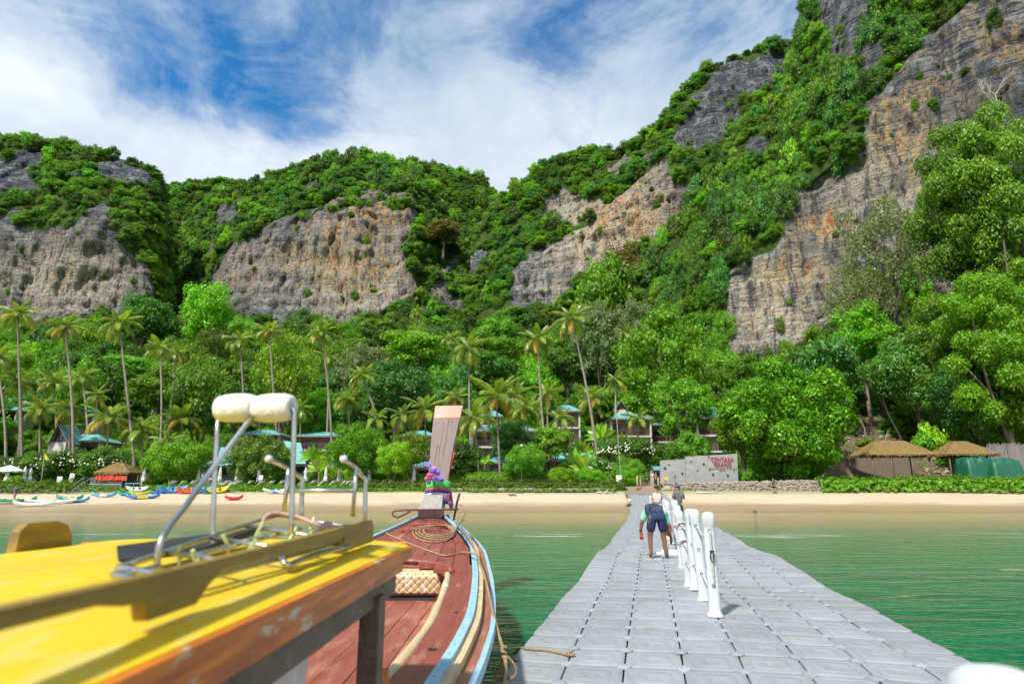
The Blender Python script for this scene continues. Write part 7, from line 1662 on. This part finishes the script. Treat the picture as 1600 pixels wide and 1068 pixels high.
kayak('plain blue kayak lying right of the yellow-ended green kayak', 118, 784, 2.4, KLB, None, .25)
kayak('blue kayak with white band in front of the beach stairs', 162, 776, 2.4, KLB, KW, .22)
kayak('blue kayak with yellow band lying foremost', 222, 779, 3.2, KB, KY, .35)
kayak('lime green kayak with yellow deck behind the blue and yellow one', 218, 774.5, 2.3, KLG, KY, .1, lift=.1)
kayak('teal kayak left of the lime green one', 196, 773.5, 1.6, KT, None, .1)
kayak('pale grey kayak leaning on the lime green kayak', 214, 771, 2.2, KW, None, .35, lift=.35, roll=.5)
kayak('red kayak alone on the sand between the float stand tubes', 365, 780.5, 1.75, KR, None, .3)
for i, (x, m, m2, lb, tp) in enumerate(((254, KB, None, 'leftmost blue kayak of the pile by the hedge', -.2), (262, KLB, None, 'second blue kayak of the pile by the hedge', .15), (269, KB, KR, 'blue kayak with red band in the pile', .1), (276, KLB, None, 'broad blue kayak in the middle of the pile', -.1), (291, KCO, None, 'coral red kayak in the pile', .15), (299, KO, KY, 'orange and yellow kayak in the pile', -.1), (307, KCO, None, 'second coral kayak in the pile', .1), (318, KLB, None, 'light blue kayak right of the coral ones', -.1), (330, KT, None, 'teal kayak at the right end of the pile', .0), (340, KY, None, 'yellow kayak at the right end of the pile', -.12))):
    kayak(lb, x, 768, 2.3, m, m2, .5+.1*(i % 3), Y=71.4+.12*(i % 4), lift=.05+.18*(i % 2), roll=.75, tip=tp)
kayak('blue and white paddle board at the hedge behind the grab rails', 430, 767, 2.6, KW, KLB, .45, Y=71.3, lift=.1, roll=.3, wd=.3)
kayak('white paddle board beside the blue and white one', 443, 767.5, 1.8, KW, None, .45, Y=71.2, roll=.2, wd=.3)
# catamaran hulls left of the beach
for i, (x, y, L, lb) in enumerate(((78, 786, 4.6, 'long white catamaran hull pointing at the green kayak'), (52, 790, 3.6, 'near white catamaran hull beside the purple-shirted person'))): kayak(lb, x, y, L, KW, None, .18, wd=.16, cat='boat hull', name='catamaran_hull', group='white catamaran hulls')
# kayak hut
THATCH = mat('brown_palm_thatch', (0.25, 0.165, 0.055), (0.16, 0.105, 0.035), rough=1.0, scale=3, sc=(1, 1, 3), coord='World', c3=(0.42, 0.31, 0.16), s3=6, bump=.9, bscale=14)
def thatch_roof(par, c, hx, hy, z0, z1, rx=.35, eave=.5, m=THATCH):
    rng = random.Random(int(c.x*10)); n = 7; nseg = 72
    def ring(t, j=.0):
        out = []; ax, ay = (hx)*(1-t)+hx*rx*t, hy*(1-t)+.05*t
        for k in range(nseg):
            a = 2*PI*k/nseg; f = 1/max(abs(math.cos(a)), abs(math.sin(a))); s = .82+.18*(f-1)/.414
            out.append(Vector((c.x+ax*f*math.cos(a)*s**.5*.98, c.y+ay*f*math.sin(a)*s**.5*.98, z0+(z1-z0)*t**.92+rng.uniform(-j, j))))
        return out
    mb = MB(); prev = None
    for i in range(n):
        t0, t1 = i/n, (i+1)/n; a = ring(t0, .045); b = ring(t1, .02); a = [Vector((p.x, p.y, p.z+.07)) for p in a]; mb.loft([[p-Vector((0, 0, .10 if i else .16)) for p in a], a, b], closed=True)
    mb.add(ring(1.0), [tuple(range(nseg))]); obj('thatched_roof', mb, m, par)
    # ragged thatch ends
    C = []; r0 = ring(0)
    mb = MB()
    for k in range(nseg*3):
        p = r0[(k//3) % nseg].lerp(r0[(k//3+1) % nseg], (k % 3)/3); d = rng.uniform(.12, .34); w = Vector((rng.uniform(-.08, .08), rng.uniform(-.08, .08), 0)); mb.quad(p+Vector((-.08, 0, .06)), p+Vector((.08, .02, .06)), p+Vector((.05, 0, -d))+w, p+Vector((-.05, 0, -d))+w)
    obj('eave_fringe', mb, m, par, kind='stuff')
def hut(label, xc, Y, hx, hy, ye, yr, posts, name='thatched_hut', rx=.3, cat='hut', bench=False):
    b = gp(xc, Y); o = thing(name, label, cat, b); ze, zr = P(xc, ye, Y-hy).z, P(xc, yr, Y).z; thatch_roof(o, b, hx, hy, ze, zr, rx)
    for sx in posts:
        for sy in (-1, 1): mb = MB(); p = b+Vector((sx*hx*.84, sy*hy*.8, 0)); mb.tube([p-Vector((0, 0, .3)), Vector((p.x, p.y, ze+.25))], .09, 7); obj('post', mb, GREYR, o, smooth=True)
    if bench:
        mb = MB(); mb.box(b+Vector((0, -hy*.8, .95)), (hx*1.7, .08, .09)); mb.box(b+Vector((0, -hy*.8, .5)), (hx*1.7, .08, .07)); mb.box(b+Vector((0, -hy*.6, .45)), (hx*1.6, .5, .06)); obj('bench_rail', mb, BROWNR, o)
    mb = MB(); mb.box(b+Vector((0, 0, .04)), (hx*1.8, hy*1.7, .2)); obj('platform', mb, GREYR, o); return o
h = hut('thatched kayak hut hung with orange life vests', 183, 78.5, 2.15, 1.6, 737, 722, (-1, 0, 1), rx=.12)
hb0 = Vector(h.location); mb = MB(); mb.box(hb0+Vector((0, 1.0, 1.0)), (3.4, .1, 2.0)); obj('back_wall', mb, GREYR, h); mb = MB(); mb.box(hb0+Vector((0, -1.2, .55)), (2.9, .5, .9)); obj('counter', mb, BROWNR, h)
VEST = mat('orange_life_vest', (0.85, 0.13, 0.06), (0.75, 0.09, 0.05), rough=.7, bump=.4)
vm = MB()
for s in (-1, 1): vm.box((s*.11, 0, -.26), (.17, .14, .5), taper=.7); vm.box((s*.08, 0, -.02), (.10, .12, .12))
vm.box((0, .05, -.12), (.34, .06, .3)); vmesh = None
for k in range(14):
    p = P(150.5+k*3.55, 743.5, 77)+Vector((0, random.uniform(-.1, .1), random.uniform(-.05, .08)))
    if vmesh is None: o = obj('life_vest', vm, VEST, at=(0, 0, 0)); vmesh = o.data
    else: o = bpy.data.objects.new('life_vest', vmesh); COL.objects.link(o)
    o.location = p; o.rotation_euler = (0, random.uniform(-.15, .15), random.uniform(-.9, .9)); o.scale = (.95,)*3
    props(o, 'orange life vest hanging in the row under the kayak hut eave', 'life vest', 'orange life vests hanging at the kayak hut')
mb = MB(); mb.tube([P(148, 742, 77), P(200, 740, 77)], .03, 6); o = obj('hanging_rail', mb, GREYR, h)
# blue racks
RACK = mat('light_blue_rack_paint', (0.16, 0.44, 0.58), (0.12, 0.36, 0.5), rough=.5)
for x0, x1, yt, lb in ((140, 156, 756, 'light blue boat rack left of the hut with crossed legs'), (160, 189, 756.5, 'long light blue boat rack below the life vests'), (196, 222, 755, 'light blue boat rack right of the hut')):
    o = thing('boat_rack', lb, 'rack', gp((x0+x1)/2, 73.6), 0, 'light blue boat racks'); zt = P(x0, yt, 73.6).z; z0 = g1(0, 73.3)
    for Y in (73.1, 74.1):
        a, b = P(x0, yt, Y), P(x1, yt, Y); a.z = b.z = zt; mb = MB(); mb.tube([a, b], .04, 6); obj('top_tube', mb, RACK, o)
        for q in (a, b, a.lerp(b, .5)): mb = MB(); mb.tube([Vector((q.x, q.y, z0-.1)), q], .035, 6); obj('leg', mb, RACK, o)
    if x0 == 140:
        mb = MB(); a, b = P(142, 757, 73), P(152, 757, 73); a.z = zt; b.z = z0; mb.tube([a, b], .03, 6); mb.tube([Vector((a.x, a.y, z0)), Vector((b.x, b.y, zt))], .03, 6); obj('cross_brace', mb, RACK, o)
# beach stairs
o = thing('beach_stairs', 'grey concrete steps with two handrails down to the beach at the left', 'stairs', gp(118, 72.6)); 
for k in range(6): mb = MB(); p = P(106+5*k, 768-2.6*k, 71.6+.45*k); mb.box((p.x, p.y+.3, 1.5+.14*k), (.9, .5, .16)); obj('step', mb, CONC, o)
RAILP = mat('grey_handrail_paint', (0.36, 0.36, 0.34), (0.28, 0.28, 0.26), rough=.6)
for dx in (0, 12):
    mb = MB(); a, b, c = P(101+dx, 765, 71.2), P(131+dx, 746, 73.6), P(138+dx, 746, 74.4); mb.tube([a, b, c], .035, 6)
    for t in (0, .33, .66, 1): q = a.lerp(b, t); mb.tube([q, q-Vector((0, 0, .85))], .028, 5)
    obj('handrail', mb, RAILP, o)
# signs
def board(label, x, y0, y1, w, Y, m, pole=True, name='notice_board', yb=768, tilt=0, txt=None):
    a, b = P(x, y0, Y), P(x, y1, Y); o = thing(name, label, 'sign', gp(x, Y)); mb = MB(); mb.box((a.x, Y, (a.z+b.z)/2), (w, .06, abs(a.z-b.z)), rot=(0, tilt, 0)); obj('panel', mb, m, o)
    mb = MB(); [mb.box((a.x+s*(w*.4 if w > .6 else 0), Y+.08, (a.z+o.location.z)/2-.1), (.07, .07, a.z-o.location.z+.2)) for s in ((-1, 1) if w > .6 else (0,))]; obj('leg', mb, GREYR, o)
    if txt:
        for k in range(3): mb = MB(); mb.box((a.x, Y-.035, a.z-(.2+.2*k)*abs(a.z-b.z)*1.1), (w*.6, .01, .04)); obj('printed_line', mb, mat('grey_print', (.3, .3, .32), rough=.8), o)
    return o
SGW = mat('white_sign_board', (0.70, 0.70, 0.68), (0.62, 0.62, 0.6), rough=.6); SGY = mat('yellow_sign_board', (0.75, 0.48, 0.02), rough=.6)
board('white notice board left of the beach stairs', 94, 744, 757, .62, 74.2, SGW, txt=1); board('leaning white notice board behind the beach stairs', 113, 739, 754, .55, 75, SGW, tilt=.12, txt=1)
board('small brown sign between the two white notices', 105, 750, 756, .35, 74.6, BROWNR); board('white notice among the sun loungers', 408, 742, 749, .5, 78.4, SGW)
board('white notice board left of the entrance bush', 967, 742, 754, .62, 73.6, SGW, txt=1); board('yellow warning sign by the landing', 1040, 745, 749.4, .45, 73.4, SGY); board('small dark sign right of the yellow sign', 1054.5, 743, 746, .26, 74, GREYR)
board('small white sign in the restaurant hedge', 900, 732, 738, .5, 82, SGW)
# flagpoles
for x0, x1, yt, yb_, Y, lb in ((64, 70, 706, 752, 76, 'thin pole with a yellow flag by the beach signs'), (971, 962, 630, 756, 78, 'tall thin pale mast behind the entrance bush')):
    a, b = gp(x0, Y), P(x1, yt, Y); o = thing('flagpole', lb, 'flagpole', a); mb = MB(); mb.tube([a-Vector((0, 0, .2)), b], .045, 6); obj('pole', mb, RAILP, o)
    if x0 == 64: mb = MB(); mb.loft([[b+Vector((k*.12, .03*math.sin(k*1.7), -.1-.12*k)), b+Vector((k*.12-.02, .03*math.sin(k*1.7), -.75-.06*k))] for k in range(5)]); obj('flag', mb, KY, o)
o = thing('lamp_post', 'slim grey lamp post in front of the hotel wing', 'lamp post', gp(815, 80)); a = gp(815, 80); b = P(815, 697, 80); mb = MB(); mb.tube([a, b], .05, 6); obj('pole', mb, RAILP, o); mb = MB(); mb.lathe([(.05, 0), (.16, .02), (.16, .22), (.05, .28)], 10, b); obj('lantern', mb, SGW, o)
# thatched pavilions, reed fences, tarpaulins on the right
hut('larger thatched beach pavilion right of the glossy tree', 1399, 81, 4.35, 2.6, 709, 688, (-1, -.35, .35, 1), 'thatched_pavilion', rx=.42, cat='pavilion', bench=True)
hut('smaller thatched beach pavilion near the right edge', 1509, 80, 3.35, 2.4, 708, 689, (-1, 0, 1), 'thatched_pavilion', rx=.25, cat='pavilion', bench=True)
REED = mat('grey_brown_reed', (0.24, 0.185, 0.13), (0.17, 0.13, 0.095), rough=.95, scale=4, sc=(6, 6, .3), coord='World', c3=(0.33, 0.28, 0.22), s3=5, sc3=(8, 8, .3)); REEDG = mat('grey_purple_reed', (0.26, 0.235, 0.235), (0.18, 0.165, 0.165), rough=.95, scale=4, sc=(6, 6, .3), coord='World', c3=(0.34, 0.31, 0.30), s3=5, sc3=(8, 8, .3))
def reeds(label, pts, m, hgt, n):
    rng = random.Random(3); o = thing('reed_fence', label, 'fence', pts[0]); L = [(Vector(b)-Vector(a)).length for a, b in zip(pts[:-1], pts[1:])]; tot = sum(L); me = None
    for k in range(n):
        d = (k+.5)/n*tot; i = 0
        while d > L[i]: d -= L[i]; i += 1
        p = Vector(pts[i]).lerp(Vector(pts[i+1]), d/L[i]); h = hgt*(1+rng.uniform(-.05, .05)); w = tot/n*.62
        mb = MB(); mb.tube([p-Vector((0, 0, .2)), p+Vector((rng.uniform(-.06, .06), 0, h))], w, 5)
        obj('reed_bundle', mb, m, o)
    return o
reeds('brown reed fence behind the larger pavilion', [gp(1285, 84), gp(1440, 86)], REED, 4.6, 110)
reeds('dark reed panel fence left of the larger pavilion', [gp(1215, 80), gp(1275, 80)], REED, 2.4, 44)
reeds('tall grey reed fence at the right edge', [gp(1552, 78), gp(1640, 77)], REEDG, 5.4, 90)
TARP = mat('green_tarpaulin', (0.010, 0.115, 0.062), (0.008, 0.085, 0.045), rough=.5, scale=1.5, bump=.9, bscale=2.5)
def tarp(label, x0, x1, yt, Y, H, D):
    a, b = gp(x0, Y), gp(x1, Y); o = thing('tarpaulin', label, 'tarpaulin', (a+b)/2); n, m = 22, 14; V = []; zt = P(x0, yt, Y).z
    rng = np.random.default_rng(int(x0)); W = b.x-a.x; rr = []
    for j in range(m):
        v = j/(m-1); row = []
        for i in range(n):
            u = i/(n-1); e = min(u, 1-u, .5)*2; ev = min(v, 1-v)*2; top = (min(1, e*5)**.5)*(min(1, ev*4)**.5)
            z = zt-(1-top)*(zt-a.z)*.82+.22*float(fbm(np.array([[u*4+x0, v*4, 0]]), 3)[0])*top-.18*math.sin(u*PI*3)**2*top; row.append(Vector((a.x+W*(u*1.06-.03), Y-D/2+D*v, max(z, a.z+.1+.25*math.sin(u*9)**2))))
        rr.append(row)
    mb = MB(); mb.loft(rr); obj('sheet', mb, TARP, o, smooth=True); return o
tarp('left green tarpaulin draped over stacked boats', 1506, 1546, 714, 77, 2, 3); tarp('right green tarpaulin draped over stacked boats', 1545, 1592, 716, 76, 2, 3)
for x, lb in ((1538, 'white boat bow showing under the left tarpaulin'), (1586, 'white boat bow showing under the right tarpaulin'), (1556, 'white boat stern between the tarpaulins')): kayak(lb, x, 742, 2.6, KW, None, 1.2, Y=75, lift=.25, cat='boat hull', name='stored_boat', wd=.6, group='stored boats under the tarpaulins')
mb = MB(); a = gp(1505, 74.6); b = gp(1700, 74); mb.prism([a+Vector((0, 0, -.5)), b+Vector((0, 0, -.5)), b+Vector((0, 0, .55)), a+Vector((0, 0, .55))], (0, .3, 0)); o = obj('concrete_kerb', mb, CONC, label='low concrete kerb in front of the tarpaulins', cat='kerb')
# landing: wooden platform, steps and posts at the head of the pontoon
PLK = mat('sandy_grey_planks', (0.36, 0.29, 0.21), (0.27, 0.21, 0.15), rough=.9, scale=3, coord='World')
p0 = deck(67.9, 2); o = thing('landing_platform', 'low wooden landing platform where the pontoon meets the garden path', 'platform', (p0.x, 66.8, 1.5))
for k in range(24): mb = MB(); mb.box((p0.x-.1+k*.045, 66.9+k*.28, 1.60+.0145*k), (4.0, .26, .09)); obj('plank', mb, PLK, o)
for k in range(6): mb = MB(); Yk = 67.2+(k//2)*2.6; xk = p0.x+(-1.8 if k % 2 == 0 else 1.8)+(Yk-67)*.16; mb.box((xk, Yk, (g1(xk, Yk)+1.5)/2), (.16, .16, 1.62-g1(xk, Yk)+.2)); obj('leg', mb, PLK, o)
for k in range(4): mb = MB(); mb.box((p0.x+1.0, 73.7+k*.36, 2.02+.11*k), (3.4, .36, .14)); obj('step', mb, PLK, o)
mb = MB(); a = gp(1013, 76.8, .03); mb.prism([gp(998, 76.8, .35), gp(1030, 76.8, .35), gp(1030, 90, .35), gp(1012, 90, .35)], (0, 0, .12)); obj('garden_path', mb, PLK, kind='structure', label='sandy path leading up from the landing to the hotel')
WOODP = mat('pale_timber_post', (0.38, 0.27, 0.16), (0.28, 0.2, 0.12), rough=.9)
for x, Y, h, lb in ((996, 73.4, 1.7, 'left front timber post of the landing'), (1001, 76, 1.5, 'left rear timber post of the landing'), (1037, 73.4, 1.7, 'right front timber post of the landing'), (1029, 77, 1.5, 'right rear timber post of the landing')):
    b = gp(x, Y); mb = MB(); mb.tube([b-Vector((0, 0, .2)), b+Vector((0, 0, h))], .10, 7); o = obj('landing_post', mb, WOODP, smooth=True); props(o, lb, 'post', 'timber posts of the landing')
for k, (x, y, r) in enumerate(((1043, 764, .55), (1049, 765.5, .42), (1038, 767, .35), (1046, 768, .3))):
    b = P(x, y, 73.2); V = iv*r*(1+.3*pnoise(iv*1.5+k))[:, None]*np.array([1.1, .9, .8]); m = npmesh('boulder', V, iF, STONE, label=['large pale boulder', 'middling boulder', 'left small boulder', 'right small boulder'][k]+' beside the landing', cat='boulder', smooth=False); m.location = (b.x, b.y, max(b.z, g1(b.x, b.y)+r*.3))
# people further off
def walker(label, x, Y, **k):
    b = gp(x, Y, k.pop('dz', 0)); j = standing(*k.pop('arms', (0, 0)), k.pop('stride', .03)); return figure(label, b, k.pop('rz', PI), k.pop('h', 1.68), j, SKIN2, **k)
walker('man in black on the garden path with arms folded', 1011, 77.5, arms=(1, 1), dz=.45, top=BLACK, bottom=cloth('dark_jeans', (.04, .05, .07)), legs='long', rz=2.2)
walker('person in white carrying a bag on the garden path', 1003, 80, dz=.5, top=MATS['white_cloth'], bottom=MATS['white_cloth'], legs='long')
walker('person in bright pink top on the garden path', 1026, 77.2, dz=.45, top=cloth('bright_pink_cloth', (.8, .12, .35)), bottom=BLACK, legs='long', rz=1.2)
walker('person in cream clothes waiting behind on the path', 1020, 81, dz=.5, top=cloth('cream_cloth', (.6, .55, .4)), bottom=MATS['cream_cloth'], legs='long')
walker('man in black T-shirt and shorts walking by the stone wall', 1209, 71.6, arms=(1, 0), stride=.10, top=BLACK, bottom=cloth('black_shorts', (.02, .02, .025)), rz=2.0)
b = Vector(P(35.5, 789, 64)); b.z = g1(b.x, 62.8)+.02; b.y = 62.8; figure('person in purple shirt walking on the sand at the left', b, 1.8, 1.66, standing(0, 0, .1), SKIN2, cloth('purple_cloth', (.16, .05, .45)), cloth('pale_shorts', (.5, .42, .38)))
js2 = dict(js); figure('person in blue sitting at the table behind the glossy tree', gp(1284, 80, .3), PI, 1.68, js2, SKIN2, cloth('blue_cloth2', (.1, .25, .5)), cloth('white_cloth2', (.7, .7, .7)))
# driftwood and flotsam
for k, (x, y, L, lb) in enumerate(((1105, 767, 2.6, 'pale driftwood trunk at the foot of the stone wall'), (801, 774, .9, 'small dark driftwood on the sand right of the prow'), (1180, 799, .3, 'dark coconut at the water edge'), (945, 764, 2.0, 'bleached branch by the terrace'))):
    Y = ysand(y); b = P(x, y, Y); b.z = g1(b.x, Y)+(.06 if k != 2 else -.03); rr_ = random.Random(k); mb = MB(); mb.tube([b+Vector(((t-.5)*L, rr_.uniform(-.1, .1), rr_.uniform(0, .12))) for t in np.linspace(0, 1, 6)], [.05, .11, .10, .09, .07, .03] if k != 2 else [.05, .12, .15, .15, .12, .05], 7)
    if k == 3: mb.tube([b, b+Vector((.5, .1, .5))], [.05, .02], 5); mb.tube([b+Vector((-.4, 0, .1)), b+Vector((-.9, .1, .6))], [.05, .02], 5)
    o = obj('driftwood' if k != 2 else 'coconut', mb, BARKW if k in (0, 3) else GREYR, smooth=True); props(o, lb, 'driftwood' if k != 2 else 'coconut')
# right-edge timber: bare white tree on the cliff
b = P(1560, 170, 118); o = thing('bare_tree', 'bare white-barked tree on the upper right cliff', 'tree', b); rng_ = random.Random(9); mb = MB()
def branch(p, d, L, r, depth):
    q = p+d*L; m = p.lerp(q, .5)+Vector((rng_.uniform(-1, 1), rng_.uniform(-.5, .5), rng_.uniform(-.3, .6)))*L*.1; mb.tube([p, m, q], [r, r*.8, r*.6], 5)
    if depth > 0:
        for _ in range(3 if depth > 1 else 3): branch(q if rng_.random() < .6 else m, (d+Vector((rng_.uniform(-1, 1), rng_.uniform(-.5, .5), rng_.uniform(-.35, .7)))*.85).normalized(), L*rng_.uniform(.55, .8), r*.6, depth-1)
branch(Vector((0, 0, -1)), Vector((-.1, -.1, 1)).normalized(), 4.2, .2, 4); branch(Vector((.3, 0, -1)), Vector((-.6, -.1, .9)).normalized(), 3.6, .15, 3)
me = bpy.data.meshes.new('trunk_and_branches'); me.from_pydata([tuple(v) for v in mb.v], [], mb.f); me.materials.append(BARKW); q = bpy.data.objects.new('trunk_and_branches', me); COL.objects.link(q); q.parent = o
# ------------------------------------------------------------------ debris of stones, litter and dead stems on the slope behind the pavilions
rng = np.random.default_rng(55); n = 3200
Y = 84+rng.random(n)*24; px_ = 1290+rng.random(n)*260; X = (px_-800)/FPX*Y*.985; Zg = gz(X, Y)
C = np.stack([X, Y, Zg+.12+.1*rng.random(n)], -1); Nn = np.stack([rng.normal(size=n)*.6, -.7+rng.normal(size=n)*.4, .7+rng.normal(size=n)*.3], -1); Nn /= np.linalg.norm(Nn, axis=1)[:, None]
V, F = leaf_quads(C, Nn, .24, rng, aspect=.5)
npmesh('leaf_litter', V, F, mat('dry_leaf_litter', (0.34, 0.25, 0.14), (0.16, 0.11, 0.06), rough=.9, scale=.7, coord='World', c3=(0.10, 0.16, 0.04), s3=.5, t3=(.5, .56)), label='dry litter and rubble on the bare slope behind the thatched pavilions', kind='stuff', smooth=False)
V, F = [], []
for k in range(260):
    i = rng.integers(n); r = rng.uniform(.12, .42); q = iv*r*(1+.35*pnoise(iv*1.4+k))[:, None]*np.array([1.2, .9, .7])+C[i]; V.append(q); F.append(iF+len(iv)*k)
npmesh('slope_rubble', np.concatenate(V), np.concatenate(F), STONE, label='pale rubble on the slope behind the thatched pavilions', kind='stuff', smooth=False)
for k, (x, Y_, L, dx, lb) in enumerate(((1352, 92, 4.5, 1.3, 'leaning bare stem left of the pavilion slope'), (1382, 96, 8.0, -2.2, 'pale leaning trunk above the larger pavilion'), (1420, 98, 9.0, -4.5, 'long slanting trunk above the larger pavilion'), (1332, 94, 5.0, -.5, 'short broken trunk at the left of the debris slope'), (1428, 86, 1.6, 1.1, 'fallen forked branch above the pavilion roof'))):
    b = at_ground(x, Y_); mb = MB(); pts = [b+Vector((dx*t+.15*math.sin(t*7+k), .4*t, L*t-.3)) for t in np.linspace(0, 1, 7)]; mb.tube(pts, [.20, .15, .13, .12, .11, .09, .06], 7)
    mb.tube([pts[4], pts[4]+Vector((.5*(-1)**k, 0, .8)), pts[4]+Vector((1.0*(-1)**k, 0, 1.9))], [.07, .05, .02], 5); o = obj('dead_tree', mb, BARKW if k in (1, 4) else BARK, smooth=True); props(o, lb, 'dead tree')
